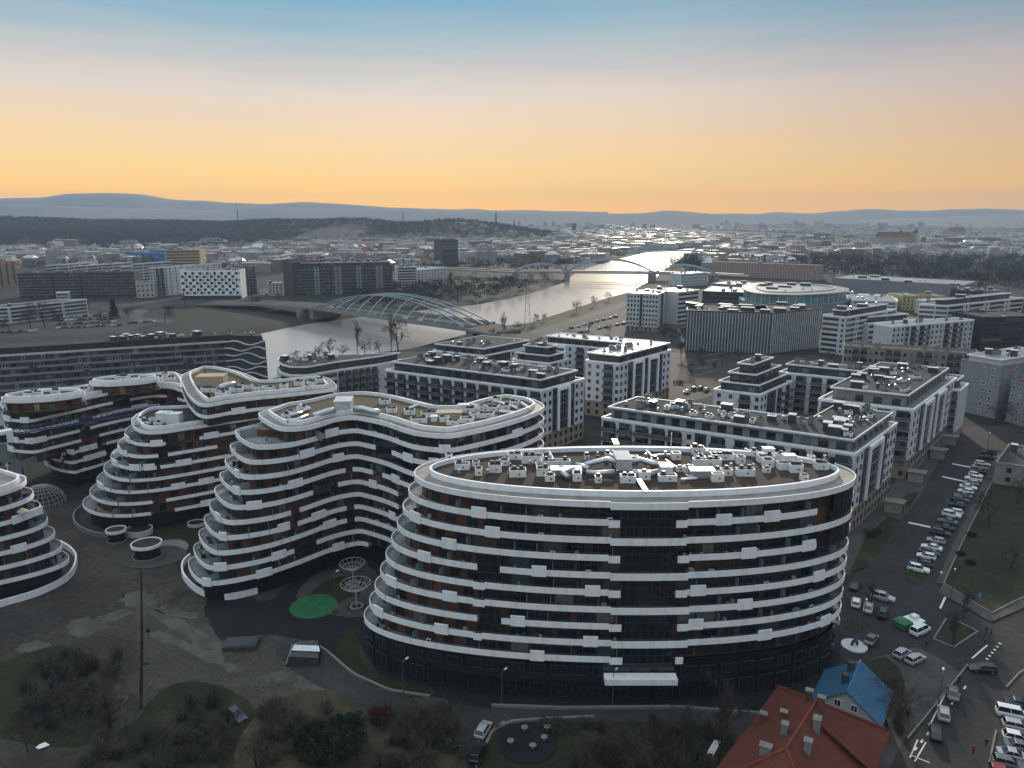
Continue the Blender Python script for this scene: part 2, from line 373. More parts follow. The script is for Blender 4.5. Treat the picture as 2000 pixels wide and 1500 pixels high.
# windows: one mesh for each size; local x along the wall, -y out of the wall, origin at the middle of the sill
WIN = {}
def win_mesh(w_, h_, frame='frame_dark', glass='glass', bars=1, name='window', depth=.10):
    k = (w_, h_, frame, glass, bars, depth)
    if k in WIN: return WIN[k]
    b = MB(); t = .09 if w_ < 4 else .12
    b.box(-w_ / 2 + t / 2, 0, 0, t, depth * 2, h_, m=0); b.box(w_ / 2 - t / 2, 0, 0, t, depth * 2, h_, m=0)
    b.box(0, 0, 0, w_ - 2 * t, depth * 2, t, m=0); b.box(0, 0, h_ - t, w_ - 2 * t, depth * 2, t, m=0)
    for i in range(bars): b.box(-w_ / 2 + w_ * (i + 1) / (bars + 1), 0, t, .07, depth * 1.8, h_ - 2 * t, m=0)
    b.face([(-w_ / 2, -depth * .6, 0), (w_ / 2, -depth * .6, 0), (w_ / 2, -depth * .6, h_), (-w_ / 2, -depth * .6, h_)], 1)
    WIN[k] = b.mesh(name, [frame, glass]); return WIN[k]
# ------------------------------------------------------------------ terrain, river, hills
ZW = -2.2
far_bank = [(-420, 760), (0, 704), (300, 674), (515, 651), (600, 633), (650, 627), (760, 612), (880, 601), (940, 594), (1000, 583), (1060, 567), (1105, 551), (1122, 536), (1150, 523), (1190, 510), (1260, 494), (1330, 487), (1400, 481)]
near_bank = [(1410, 486), (1352, 495), (1325, 509), (1296, 527), (1275, 546), (1225, 571), (1170, 586), (1100, 609), (1030, 631), (960, 639), (890, 657), (800, 681), (700, 693), (620, 706), (530, 740), (300, 775), (0, 830), (-420, 900)]
RIV = [P2(x, y, ZW) for x, y in far_bank + near_bank]
RIVB = (min(p.x for p in RIV) - 30, max(p.x for p in RIV) + 30, min(p.y for p in RIV) - 30, max(p.y for p in RIV) + 30)
HILLS = [(-1500, 2500, 900, 420, 46), (-620, 2600, 360, 360, 38), (-2600, 2500, 900, 500, 44), (-150, 2500, 250, 260, 40), (-1250, 1900, 420, 200, 22)]
def river_d(x, y):
    "signed distance to the bank, positive over water"
    if not (RIVB[0] < x < RIVB[1] and RIVB[2] < y < RIVB[3]): return -99
    p = Vector((x, y)); d = 1e9
    for a, b in zip(RIV, RIV[1:] + RIV[:1]):
        ab = b - a; t = max(0, min(1, (p - a).dot(ab) / ab.length_squared)); d = min(d, (p - a - ab * t).length)
    return d if inside(x, y, RIV) else -d
def gh(x, y, river=True):
    h = 0.0
    for cx, cy, ax, ay, hh in HILLS:
        q = ((x - cx) / ax) ** 2 + ((y - cy) / ay) ** 2
        if q < 9: h += hh * math.exp(-q * 1.1)
    if y > 1200: h *= 1 + .25 * noise.noise(Vector((x * .004, y * .004, 3)))
    if river:
        d = river_d(x, y)
        if d > -14: h -= 4.4 * sm((d + 14) / 26)
    return h
def make_ground():
    rad = [0.1, 40, 80, 130, 180, 230, 280, 320]
    while rad[-1] < 1900: rad.append(rad[-1] * 1.014)
    while rad[-1] < 6000: rad.append(rad[-1] * 1.03)
    rad[-1] = 6050; rad += [6600, 7100]
    ang = [math.radians(-62 + 124 * i / 330) for i in range(331)] + [math.radians(62 + 236 * i / 20) for i in range(1, 20)]
    v = []; f = []; na = len(ang)
    for r in rad:
        for a in ang:
            x, y = r * math.sin(a), r * math.cos(a)
            v.append((x, y, gh(x, y) if r > 320 and y > 0 else 0.0))
    for i in range(len(rad) - 1):
        for j in range(na):
            a = i * na + j; b = i * na + (j + 1) % na
            f.append((a, a + na, b + na, b))
    b = MB(); b.v = v; b.f = f; b.m = [0] * len(f)
    o = b.build('ground', 'terrain', smooth=True); o['kind'] = 'structure'
make_ground()
m = bpy.data.materials.new('water'); m.use_nodes = True; MATS['water'] = m
t_ = m.node_tree; b_ = t_.nodes['Principled BSDF']; b_.inputs['Base Color'].default_value = (.36, .335, .30, 1); b_.inputs['Roughness'].default_value = .17
b_.inputs['IOR'].default_value = 1.9; b_.inputs['Specular IOR Level'].default_value = .6
g_ = t_.nodes.new('ShaderNodeNewGeometry'); n_ = t_.nodes.new('ShaderNodeTexNoise'); n_.inputs['Scale'].default_value = .12; n_.inputs['Detail'].default_value = 6
bp_ = t_.nodes.new('ShaderNodeBump'); bp_.inputs['Strength'].default_value = .12; bp_.inputs['Distance'].default_value = 1.0
t_.links.new(g_.outputs['Position'], n_.inputs[0]); t_.links.new(n_.outputs[0], bp_.inputs['Height']); t_.links.new(bp_.outputs[0], b_.inputs['Normal'])
wb = MB()
wp = [p + n * 5 for p, n in zip(RIV, normals(RIV))] if area(RIV) > 0 else [p - n * 5 for p, n in zip(RIV, normals(RIV))]
if area(wp) < 0: wp.reverse()
wb.face([(p.x, p.y, ZW) for p in wp]); wb.build('river', 'water', kind='structure')

def ridge(name, pts, dist, depth, base=-5):
    "a range of hills: skyline pixels at one distance, falling off to both sides"
    b = MB(); rows = []
    sky_ = []
    q = [Vector((x, y)) for x, y in pts]
    for p in resample(spline(q, False, 8), 160, False):
        d = P(p.x, 700, 0); s = dist / d.y
        z = HC + dist * math.tan(math.atan((750 - p.y) / F) - PT) + 10 * noise.noise(Vector((p.x * .02, 1, dist)))
        sky_.append((d.x * s, z))
    for off, fz in ((-depth, 0), (-depth * .5, .42), (-depth * .2, .85), (0, 1), (depth * .3, .8), (depth, 0)):
        rows.append([(x * (dist + off) / dist, dist + off, base + (z - base) * fz * (1 + (.12 * noise.noise(Vector((x * .0012, off * .002, dist))) if 0 < fz < 1 else 0))) for x, z in sky_])
    n = len(sky_); b.v = [p for r in rows for p in r]
    for i in range(len(rows) - 1):
        for j in range(n - 1): b.f.append((i * n + j, i * n + j + 1, (i + 1) * n + j + 1, (i + 1) * n + j)); b.m.append(0)
    b.build(name, 'hill_far', smooth=True, kind='structure')
ridge('hills', [(-400, 392), (-150, 386), (0, 388), (110, 386), (180, 379), (240, 377), (300, 379), (370, 389), (470, 395), (540, 398), (600, 395), (680, 398), (760, 404), (900, 409), (1060, 411), (1180, 415)], 6300, 800)
ridge('hills', [(430, 412), (520, 404), (640, 408), (780, 407), (860, 412), (1000, 413), (1150, 417), (1400, 418)], 5600, 700)
ridge('hills', [(1100, 419), (1240, 416), (1290, 411), (1340, 415), (1450, 418), (1490, 414), (1560, 417), (1600, 413), (1660, 409), (1760, 411), (1840, 409), (1920, 408), (2010, 412), (2300, 406)], 6500, 700)
ridge('hills', [(1650, 430), (1780, 425), (1900, 420), (1980, 420), (2200, 424)], 5000, 700)
ridge('hills', [(-400, 404), (-100, 402), (60, 399), (180, 404), (330, 408), (480, 414)], 4700, 700)

# ------------------------------------------------------------------ ground sheets near the camera
SH = [0.02]
def nz_():
    SH[0] += 0.005; return SH[0]
sheet('pavement', [(60, 985), (360, 960), (720, 1000), (720, 1180), (900, 1400), (1460, 1400), (1430, 1530), (-260, 1530), (-260, 1180)], nz_(), 'dirt')
sheet('path', [(265, 1195), (330, 1182), (400, 1215), (450, 1255), (560, 1258), (600, 1320), (640, 1352), (560, 1362), (500, 1392), (470, 1362), (380, 1328), (300, 1345), (280, 1290)], nz_(), 'dirt_mid', smooth_edge=True)
# paler worn strips and puddled patches of the unpaved yard
for pts in ([(300, 1205), (330, 1195), (440, 1262), (420, 1275)], [(130, 1225), (160, 1207), (205, 1215), (190, 1235), (150, 1242)], [(190, 1207), (250, 1188), (255, 1200), (215, 1213)],
            [(238, 1165), (270, 1155), (305, 1165), (300, 1185), (262, 1188), (240, 1180)], [(480, 1330), (560, 1310), (566, 1322), (500, 1340)], [(575, 1330), (600, 1322), (640, 1345), (610, 1355)],
            [(30, 1268), (70, 1250), (100, 1262), (60, 1280)], [(300, 1185), (350, 1190), (390, 1205), (330, 1203)], [(280, 1230), (420, 1300), (470, 1310), (400, 1265)]):
    sheet('dirt_patch', pts, nz_(), 'dirt_pale', smooth_edge=True, jitter=1.6)
sheet('dirt_patch', [(0, 1200), (90, 1190), (130, 1205), (60, 1235), (-60, 1250)], nz_(), 'asphalt_worn', smooth_edge=True)
sheet('road', [(400, 1182), (450, 1150), (520, 1175), (600, 1120), (720, 1110), (730, 1200), (690, 1262), (700, 1310), (640, 1275), (590, 1250), (520, 1240), (440, 1252), (415, 1225)], nz_(), 'asphalt_dark', smooth_edge=True)
sheet('road', [(540, 1262), (585, 1250), (640, 1275), (690, 1320), (760, 1352), (860, 1372), (960, 1383), (1320, 1385), (1480, 1400), (1460, 1425), (1200, 1408), (1000, 1408), (960, 1425), (925, 1470), (915, 1530), (860, 1530), (880, 1440), (820, 1400), (720, 1385), (640, 1350), (560, 1300)], nz_(), 'asphalt_worn', smooth_edge=True)
sheet('road', [(690, 1240), (720, 1225), (1000, 1330), (1330, 1340), (1660, 1240), (1650, 1300), (1480, 1385), (1320, 1382), (960, 1380), (760, 1348)], nz_(), 'asphalt_dark')
sheet('lawn', [(655, 1268), (675, 1238), (700, 1225), (705, 1290), (760, 1325), (842, 1345), (840, 1360), (790, 1360), (720, 1335), (680, 1305)], nz_(), 'grass', smooth_edge=True)
sheet('lawn', [(272, 1400), (310, 1355), (370, 1332), (430, 1340), (480, 1368), (500, 1395), (490, 1440), (440, 1500), (260, 1530), (230, 1440)], nz_(), 'grass', smooth_edge=True)
sheet('lawn', [(-60, 1330), (30, 1285), (120, 1262), (160, 1290), (190, 1400), (140, 1460), (-60, 1420)], nz_(), 'grass', smooth_edge=True)
sheet('lawn', [(500, 1395), (560, 1360), (640, 1350), (700, 1380), (880, 1395), (900, 1450), (860, 1530), (480, 1530)], nz_(), 'grass_dry', smooth_edge=True)
sheet('lawn', [(1000, 1415), (1200, 1412), (1400, 1425), (1440, 1530), (940, 1530), (965, 1440)], nz_(), 'grass', smooth_edge=True)
sheet('lawn', [(300, 1010), (420, 1000), (440, 1050), (395, 1090), (360, 1120), (330, 1085), (280, 1060)], nz_(), 'grass', smooth_edge=True)
# playground lawn with its paved ring and green rubber disc
sheet('path', [(580, 1165), (600, 1135), (640, 1115), (700, 1108), (735, 1120), (735, 1200), (690, 1206), (640, 1202), (590, 1195)], nz_(), 'paving', smooth_edge=True)
sheet('lawn', [(600, 1165), (625, 1142), (660, 1128), (705, 1128), (700, 1170), (680, 1195), (640, 1198), (605, 1190)], nz_(), 'grass', smooth_edge=True)
def disc(name, x, y, r, z, mat, ry=None, kind='structure', n=40):
    c0 = P2(x, y); b = MB(); b.face([(c0.x + r * math.cos(2 * PI * i / n), c0.y + (ry or r) * math.sin(2 * PI * i / n), z) for i in range(n)]); return b.build(name, mat, kind=kind)
disc('path', 697, 1185, 4.2, nz_(), 'paving'); disc('lawn', 697, 1186, 2.0, nz_(), 'grass')
disc('playground_surface', 613, 1185, 4.9, nz_(), 'play_green')
disc('path', 318, 1077, 5.6, nz_(), 'kerb', 6.5); disc('path', 300, 1088, 7.5, nz_(), 'paving', 6)
# the street with the car park at right
sheet('road', [(1868, 838), (1925, 842), (2060, 850), (2060, 905), (1945, 880), (1900, 985), (1856, 1076), (1829, 1140), (1845, 1170), (1940, 1222), (2010, 1195), (2160, 1160), (2160, 1540), (1660, 1540), (1740, 1440), (1790, 1345), (1765, 1290), (1640, 1320), (1640, 1150), (1693, 1108), (1749, 1031), (1797, 969), (1845, 890)], nz_(), 'asphalt')
sheet('pavement', [(1900, 985), (1945, 885), (1960, 892), (1912, 990), (1868, 1080), (1842, 1142), (1829, 1140), (1856, 1076)], nz_(), 'paving')
sheet('pavement', [(1842, 1140), (1935, 1200), (1990, 1172), (2160, 1120), (2160, 1150), (2000, 1188), (1936, 1216), (1832, 1158)], nz_(), 'paving')
sheet('pavement', [(1700, 1288), (1790, 1265), (1840, 1290), (1880, 1320), (1830, 1370), (1770, 1440), (1715, 1540), (1660, 1540), (1735, 1420)], nz_(), 'paving')
sheet('pavement', [(1960, 1345), (1995, 1310), (2160, 1240), (2160, 1540), (1920, 1540), (1940, 1430)], nz_(), 'asphalt_worn')
sheet('lawn', [(1960, 893), (2120, 905), (2120, 1125), (1990, 1170), (1936, 1198), (1843, 1142), (1870, 1080), (1914, 990)], nz_(), 'grass')
sheet('lawn', [(1823, 1250), (1850, 1207), (1910, 1235), (1862, 1267)], nz_(), 'grass')
sheet('lawn', [(1700, 1295), (1735, 1288), (1768, 1335), (1742, 1395), (1690, 1400), (1680, 1330)], nz_(), 'grass', smooth_edge=True)
sheet('lawn', [(1660, 1118), (1690, 1050), (1735, 1010), (1760, 1018), (1720, 1078), (1690, 1110)], nz_(), 'grass')
sheet('lawn', [(1752, 990), (1770, 965), (1795, 962), (1778, 990)], nz_(), 'grass'); sheet('lawn', [(1845, 852), (1878, 850), (1872, 868), (1850, 875)], nz_(), 'grass')
sheet('lawn', [(1650, 1212), (1660, 1206), (1688, 1228), (1680, 1236), (1650, 1230)], nz_(), 'grass'); sheet('lawn', [(1765, 1120), (1790, 1122), (1812, 1132), (1800, 1143), (1772, 1142)], nz_(), 'grass')
sheet('pavement', [(1848, 1020), (1700, 1100), (1640, 1130), (1640, 1010), (1700, 1005), (1790, 880), (1840, 850), (1868, 845), (1840, 890), (1797, 969)], .028, 'paving')
zmk = nz_()
def stripe(x0, y0, x1, y1, w_):
    a, b2 = P2(x0, y0), P2(x1, y1); u = (b2 - a).normalized(); n = Vector((-u.y, u.x)) * w_ / 2
    b = MB(); b.face([(q.x, q.y, zmk) for q in (a - n, b2 - n, b2 + n, a + n)]); b.build('road_marking', 'paint_white', kind='structure')
for q in ((1774, 1022, 1817, 1031, 1.2), (1840, 932, 1881, 941, 1.2), (1860, 907, 1896, 914, 1.2), (1940, 892, 1998, 898, .3)): stripe(*q)
for i in range(9): stripe(1886 - 12 * i, 1342 + 15 * i, 1882 - 12 * i, 1348 + 15 * i, .3)
for i in range(6): stripe(1925 + 5 * i, 1288 - 6 * i, 1930 + 5 * i, 1290 - 6 * i, .5)
for q in ((1898, 1288, 1928, 1262, .3), (1786, 1490, 1808, 1452, .2), (1780, 1478, 1815, 1492, .2), (1777, 1482, 1792, 1447, .2), (1846, 1357, 1815, 1420, .2), (1836, 1190, 1846, 1168, .4)): stripe(*q)
def kerb(pts, closed=False, w_=.25, h_=.14, z=0.02, name='kerb', mat='kerb'):
    q = [P2(*p) for p in pts]; q = resample(q, max(4, len(q) * 4), closed)
    n = normals(q, closed); b = MB(); b.ribbon([a + m_ * w_ / 2 for a, m_ in zip(q, n)], [a - m_ * w_ / 2 for a, m_ in zip(q, n)], z, z + .25 + h_, closed=closed)
    o = b.build(name, mat); o['kind'] = 'structure'; return o
kerb([(1823, 1250), (1850, 1207), (1910, 1235), (1862, 1267)], True)
kerb([(1843, 1142), (1936, 1200), (1990, 1172), (2120, 1126)]); kerb([(1843, 1142), (1870, 1080), (1914, 990), (1960, 893)])
kerb([(960, 1381), (1100, 1386), (1320, 1384), (1480, 1396)], w_=.4, h_=.3); kerb([(965, 1425), (1000, 1411), (1060, 1406), (1160, 1402)], w_=.4)
kerb([(640, 1275), (690, 1318), (760, 1350), (840, 1362)], w_=.4); kerb([(930, 1500), (960, 1432), (985, 1412)], w_=.4)
kerb([(1965, 1345), (1995, 1312), (2160, 1240)]); kerb([(1945, 1430), (1930, 1500)]); kerb([(1890, 1300), (1830, 1375), (1772, 1445)])
# river side of the town: grass, the embankment road and its far end
sheet('lawn', [(300, 605), (420, 596), (440, 612), (360, 622), (330, 620)], .06, 'grass')
sheet('road', [(-200, 598), (200, 590), (500, 583), (500, 591), (200, 600), (-200, 612)], .05, 'asphalt_worn')
sheet('road', [(255, 608), (290, 595), (330, 592), (330, 597), (290, 604), (275, 620), (340, 626), (330, 632), (250, 625)], .055, 'paving')
sheet('pavement', [(40, 612), (230, 606), (300, 632), (260, 650), (0, 660), (-60, 645)], .05, 'asphalt_worn')
sheet('pavement', [(505, 566), (545, 556), (560, 575), (510, 580)], .05, 'paving')
sheet('road', [(1010, 655), (1060, 640), (1120, 622), (1220, 588), (1230, 595), (1140, 632), (1080, 655), (1030, 668)], .05, 'paving')
sheet('lawn', [(1040, 638), (1110, 614), (1230, 575), (1225, 586), (1120, 622), (1050, 644)], .052, 'grass_dry')
sheet('pavement', [(1080, 640), (1225, 600), (1340, 660), (1340, 690), (1200, 660)], .054, 'asphalt_worn')
sheet('pavement', [(1340, 690), (1600, 694), (1640, 710), (1400, 770), (1320, 745)], .05, 'dirt')
for i_ in range(4): sheet('path', [(1345 + 8 * i_, 735 - 14 * i_), (1400 + 8 * i_, 722 - 12 * i_), (1401 + 8 * i_, 725 - 12 * i_), (1346 + 8 * i_, 738 - 14 * i_)], .06 + .01 * i_, 'dirt_pale')
sheet('pavement', [(1040, 668), (1340, 690), (1400, 770), (1300, 800), (1180, 780), (1000, 720)], .04, 'asphalt')
sheet('pavement', [(1400, 770), (1640, 705), (1920, 760), (1860, 850), (1700, 900), (1500, 840)], .045, 'asphalt')
sheet('pavement', [(1840, 838), (2100, 822), (2100, 846), (1940, 842), (1868, 838)], .05, 'asphalt_worn')
M('dark_wall', (.040, .030, .025), .6, .25, .4)
# ------------------------------------------------------------------ terraced apartment buildings with curved white bands
ZR, FH = 35.4, 3.05
def zl(k): return ZR - FH * k
def runs(mask):
    "consecutive stretches of equal values on a closed ring -> [(value, [indices])]"
    n = len(mask); s = 0
    for i in range(n):
        if mask[i] != mask[i - 1]: s = i; break
    else: return [(mask[0], list(range(n)) + [0])]
    r = []; cur = [s]
    for j in range(1, n + 1):
        i = (s + j) % n
        if j < n and mask[i] == mask[cur[-1]]: cur.append(i)
        else: r.append((mask[cur[-1]], cur + [i])); cur = [i]
    return r
def fan_mesh():
    b = MB(); b.cyl(0, 0, 0, .5, .42, 10, 0); b.cyl(0, 0, .5, .62, .46, 10, 0); b.cyl(0, 0, .62, .64, .3, 10, 1); return b.mesh('fan', ['machine', 'rail'])
FAN = fan_mesh(); CURB = {}
def vent_mesh():
    b = MB(); b.cyl(0, 0, 0, 1.0, .22, 8, 0); b.cyl(0, 0, 1.0, 1.15, .38, 8, 0, r2=.15); b.box(0, 0, 0, .8, .8, .25, m=1); return b.mesh('vent_pipe', ['metal', 'machine'])
VENT = vent_mesh()
def curb_mesh(sx_, sy_, h_):
    k = (sx_, sy_, h_)
    if k not in CURB:
        b = MB(); t = .12
        b.box(0, -sy_ / 2 + t / 2, 0, sx_, t, h_, m=0); b.box(0, sy_ / 2 - t / 2, 0, sx_, t, h_, m=0)
        b.box(-sx_ / 2 + t / 2, 0, 0, t, sy_ - 2 * t, h_, m=0); b.box(sx_ / 2 - t / 2, 0, 0, t, sy_ - 2 * t, h_, m=0)
        b.box(0, 0, 0, sx_ - 2 * t, sy_ - 2 * t, h_ - .25, m=1); b.box(sx_ * .1, -sy_ / 2 - .03, h_ * .35, .3, .06, .25, m=1)
        CURB[k] = b.mesh('rooftop_unit', ['metal_white', 'machine'])
    return CURB[k]
def rooftop_unit(parent, x, y, z, sx_, sy_, h_=1.3, rz=0, rnd=RND):
    o = put('rooftop_unit', curb_mesh(sx_, sy_, h_), parent, (x, y, z), rz)
    nx, ny = max(1, int(sx_ / 1.05)), max(1, int(sy_ / 1.1))
    for i in range(nx):
        for j in range(ny):
            if rnd.random() < .9:
                f = bpy.data.objects.new('fan', FAN); C.objects.link(f); f.parent = o
                f.location = ((i + .5) / nx * sx_ * .86 - sx_ * .43, (j + .5) / ny * sy_ * .8 - sy_ * .4, h_ - .25)
                s = rnd.uniform(.75, 1.15); f.scale = (s, s, rnd.uniform(.7, 1.5))
    return o
def duct(parent, pts, r=.55, mat='metal', bands=True):
    b = MB(); b.tube([tuple(p) for p in pts], r, 10, 0)
    o = b.build('duct', [mat, 'machine'], parent, smooth=True)
    return o
def pipe_run(parent, pts, r=.16, z=None):
    b = MB(); b.tube(pts, r, 6, 0); return b.build('pipe', 'metal_white', parent)
WCOUNT = {}
def curvy(root, outline, k0, k1, tip=None, tipL=20, shift=None, gaps={}, lows={}, panels={}, bays={}, winrule=None, roof_mat='roof_brown', wall_in=1.5,
          roof=True, n=200, podium=True, rnd=None, front_only=True, bandh=1.05, inner=2.7, autogap=None, wmax=290, wfrac=1.0, zfoot=0.0, dark=None):
    """root: the building's Empty; outline: world ring of the roof edge at level k0; levels run down to k1.
    shift(k): metres the ring is pushed out along `tip` at level k (terraces); gaps/lows/panels/bays: photo x ranges per level"""
    rnd = rnd or random.Random(3)
    ring = resample(spline(outline, True, 10), n)
    if area(ring) < 0: ring.reverse()
    if tip is not None:
        tip = tip.normalized(); pr = [p.dot(tip) for p in ring]; tm = max(pr); wt = [max(0, (a - tm + tipL) / tipL) ** 1.25 for a in pr]
    def O(k):
        if tip is None or shift is None: return ring
        return [p + tip * (shift(k) * w_) for p, w_ in zip(ring, wt)]
    def seen(o, nn, i, z):
        return nn[i].x * (0 - o[i].x) + nn[i].y * (0 - o[i].y) > 0
    fr = [(p, q) for p, q in zip(ring, normals(ring))]
    clutter = MB(); wc = 0
    for k in range(k0, k1 + 1):
        z = zl(k); o = O(k); nn = normals(o); up = O(k - 1) if k > k0 else o
        wall = inset(up, wall_in)
        ix = [J((p.x, p.y, z))[0] for p in o]; vis = [seen(o, nn, i, z) for i in range(n)]
        mask = ['n'] * n
        for (a, b) in lows.get(k, ()):
            for i in range(n):
                if vis[i] and a <= ix[i] <= b: mask[i] = 'l'
        for (a, b) in gaps.get(k, ()):
            for i in range(n):
                if vis[i] and a <= ix[i] <= b: mask[i] = 'g'
        if autogap and k > k0:
            i = 0; front = [i for i in range(n) if vis[i]]
            # alternate stretches of band and brick along the visible side
            seg = (o[1] - o[0]).length; L_ = rnd.uniform(2, 9)
            st = 'n'; front.sort(key=lambda i: ix[i])
            acc = 0; lim = rnd.uniform(*autogap[0])
            for i in front:
                d_ = (o[(i + 1) % n] - o[i]).length; acc += d_
                if acc > lim:
                    acc = 0; st = 'g' if st == 'n' else 'n'; lim = rnd.uniform(*(autogap[1] if st == 'g' else autogap[0]))
                if st == 'g' and (tip is None or wt[i] < .35): mask[i] = 'g'
        if k == k0:
            mask = ['l' if x == 'l' else 'n' for x in mask]
        inn = inset(o, .16)
        for kind, idx in runs(mask):
            if kind == 'g' or len(idx) < 2: continue
            dz = -.32 if kind == 'l' else 0; pr_ = .06 if kind == 'l' else 0
            b = MB(); b.ribbon([o[i] + nn[i] * pr_ for i in idx], [inn[i] for i in idx], z - bandh / 2 + dz, z + bandh / 2 + dz * (.6 if kind == 'l' else 1))
            b.build('balcony_band', 'white', root)
            if k > k0:
                b = MB(); b.ribbon([inn[i] for i in idx], [wall[i] - (nn[i] * .3) for i in idx], z - .5 + dz, z - .22 + dz); b.build('balcony_floor', 'slab_grey', root)
                if any(vis[i] for i in idx):
                    b = MB(); rl = inset(o, .12); rl2 = inset(o, .17)
                    b.ribbon([rl[i] for i in idx], [rl2[i] for i in idx], z + bandh / 2 + .30 + dz, z + bandh / 2 + .35 + dz)
                    b.build('handrail', 'rail', root)
        pl = list(panels.get(k, ()))
        if autogap and k > k0:
            front = [i for i in range(n) if vis[i] and mask[i] == 'n']
            for _ in range(rnd.randint(2, 4)):
                if front: x_ = ix[rnd.choice(front)]; w_ = rnd.uniform(17, 23) * (200 / max(150, o[0].y)); pl.append((x_, x_ + w_))
        for (a, b2) in pl:
            idx = [i for i in range(n) if vis[i] and a <= ix[i] <= b2 and mask[i] != 'g']
            idx.sort(key=lambda i: ix[i])
            if len(idx) < 1: continue
            c_ = [o[i] for i in idx]
            # cut exactly: chord of the curve between both ends of the range
            mid = idx[len(idx) // 2]; t = Vector((-nn[mid].y, nn[mid].x)); half = (b2 - a) / 2 * (o[mid].y / F) / max(.35, abs(t.x)) * 1.04
            p = o[mid]
            b = MB(); b.wbox(p - t * half, t, nn[mid], 0, 2 * half, -.1, .22, z - bandh / 2 - .06, z + bandh / 2 + .72)
            b.build('parapet_panel', 'white', root)
        if k == k0: continue
        # storey wall between this floor and the one above
        zt = zl(k - 1) - bandh / 2 + .1; zb = z - .5
        b = MB(); w2 = inset(wall, .3)
        b.ribbon(wall, w2, zb, zt, closed=True)
        if dark:
            for i in range(n):
                if dark(J((wall[i].x, wall[i].y, z))[0], k): b.m[4 * i:4 * i + 4] = [1] * 4
        b.build('storey_wall', ['brick', 'dark_wall'], root)
        baymask = [False] * n
        for (a, b2) in bays.get(k, ()):
            idx = [i for i in range(n) if vis[i] and a <= ix[i] <= b2]; idx.sort(key=lambda i: ix[i])
            if len(idx) < 2: continue
            for i in idx: baymask[i] = True
            face = [up[i].lerp(o[i], .5) - nn[i] * .28 for i in idx]
            g = MB(); 
            for p, q in zip(face, face[1:]): g.face([(p.x, p.y, z - .9), (q.x, q.y, z - .9), (q.x, q.y, zl(k - 1) - .75), (p.x, p.y, zl(k - 1) - .75)])
            bay = g.build('glass_bay', 'glass_plain', root)
            fm = MB()
            for i, p in zip(idx, face):
                if (i % 2) == 0: fm.wbox(p - Vector((nn[i].y, -nn[i].x)) * .04, Vector((nn[i].y, -nn[i].x)), nn[i], 0, .08, -.05, .06, z - .9, zl(k - 1) - .75)
            for zz in (z - .9, z + .6, zl(k - 1) - .9):
                fm.ribbon([p + nn[i] * .05 for i, p in zip(idx, face)], [p - nn[i] * .04 for i, p in zip(idx, face)], zz, zz + .09)
            fm.build('mullions', 'frame_dark', bay)
        # windows along the visible part of the wall
        wn = normals(wall); i0 = None; acc = 0; order = [i for i in range(n)]
        wx = [J((p.x, p.y, z + .8))[0] for p in wall]
        acc = rnd.uniform(0, 1.5)
        for i in range(n):
            d_ = (wall[(i + 1) % n] - wall[i]).length; acc += d_
            if not (wn[i].x * -wall[i].x + wn[i].y * -wall[i].y > -.15 * wall[i].length) or baymask[i]: acc = min(acc, 1.2); continue
            if not (-60 < wx[i] < 2060): continue
            ww, gp = winrule(wx[i], k) if winrule else (1.7, 1.9)
            if acc >= (ww + gp):
                acc = rnd.uniform(-.3, .3)
                ang = math.atan2(wn[i].x, -wn[i].y)
                if wc < wmax and rnd.random() < wfrac:
                    put('window', win_mesh(ww, 2.25, bars=2 if ww > 2.4 else 1, glass=rnd.choice(['glass', 'glass', 'glass_blue'])), root, (wall[i].x + wn[i].x * .03, wall[i].y + wn[i].y * .03, z - .2), ang); wc += 1
                if mask[i] == 'g' or mask[i - 2] == 'g' or mask[(i + 2) % n] == 'g': continue
                r_ = rnd.random(); q = wall[i] + wn[i] * .75; s_ = max(.6, (o[i] - wall[i]).length)
                tv = Vector((-wn[i].y, wn[i].x))
                if r_ < .28:
                    b = MB(); b.wbox(wall[i] + tv * (ww / 2 + gp * .4), tv, wn[i], 0, .06, 0, s_ - .35, z - .2, z + 1.75); b.build('balcony_screen', 'frosted', root)
                elif r_ < .36:
                    b = MB(); b.box(q.x, q.y, z - .22, .85, .35, .75, ang); b.box(q.x + wn[i].x * .19, q.y + wn[i].y * .19, z - .02, .45, .02, .45, ang, m=1); b.build('air_conditioner', ['metal_white', 'machine'], root)
                elif r_ < .72:
                    for _ in range(rnd.randint(1, 4)):
                        x_ = q + tv * rnd.uniform(-1.4, 1.4) + wn[i] * rnd.uniform(-.2, max(.1, s_ - 1.5)); mm = rnd.randint(0, 3)
                        clutter.box(x_.x, x_.y, z - .22, rnd.uniform(.3, .8), rnd.uniform(.3, .7), rnd.uniform(.4, 1.15), rnd.uniform(0, 3), m=mm, taper=rnd.uniform(.5, 1.1))
    if clutter.f: clutter.build('balcony_furniture', ['machine', 'tan', 'evergreen', 'frosted'], root, kind='stuff')
    # roof: ledge, inner parapet and field
    if roof:
        o = ring; z = zl(k0)
        a = inset(o, .15); i1 = inset(o, inner); i2 = inset(o, inner + .4)
        b = MB(); b.ribbon(a, i1, z - .2, z + .22, closed=True); b.build('roof_ledge', 'ledge', root)
        b = MB(); b.ribbon(i1, i2, z - .1, z + 1.25, closed=True); b.build('roof_parapet', 'white', root)
        b = MB(); b.face([(p.x, p.y, z + .45) for p in i2]); b.build('roof', roof_mat, root)
    o = O(k1); wall = inset(o, .6 if podium else wall_in)
    b = MB(); b.ribbon(wall, inset(wall, .4), zfoot, max(zfoot + .3, zl(k1) - bandh / 2 + .1), closed=True); b.build('ground_floor_wall', 'podium', root)
    return ring, O

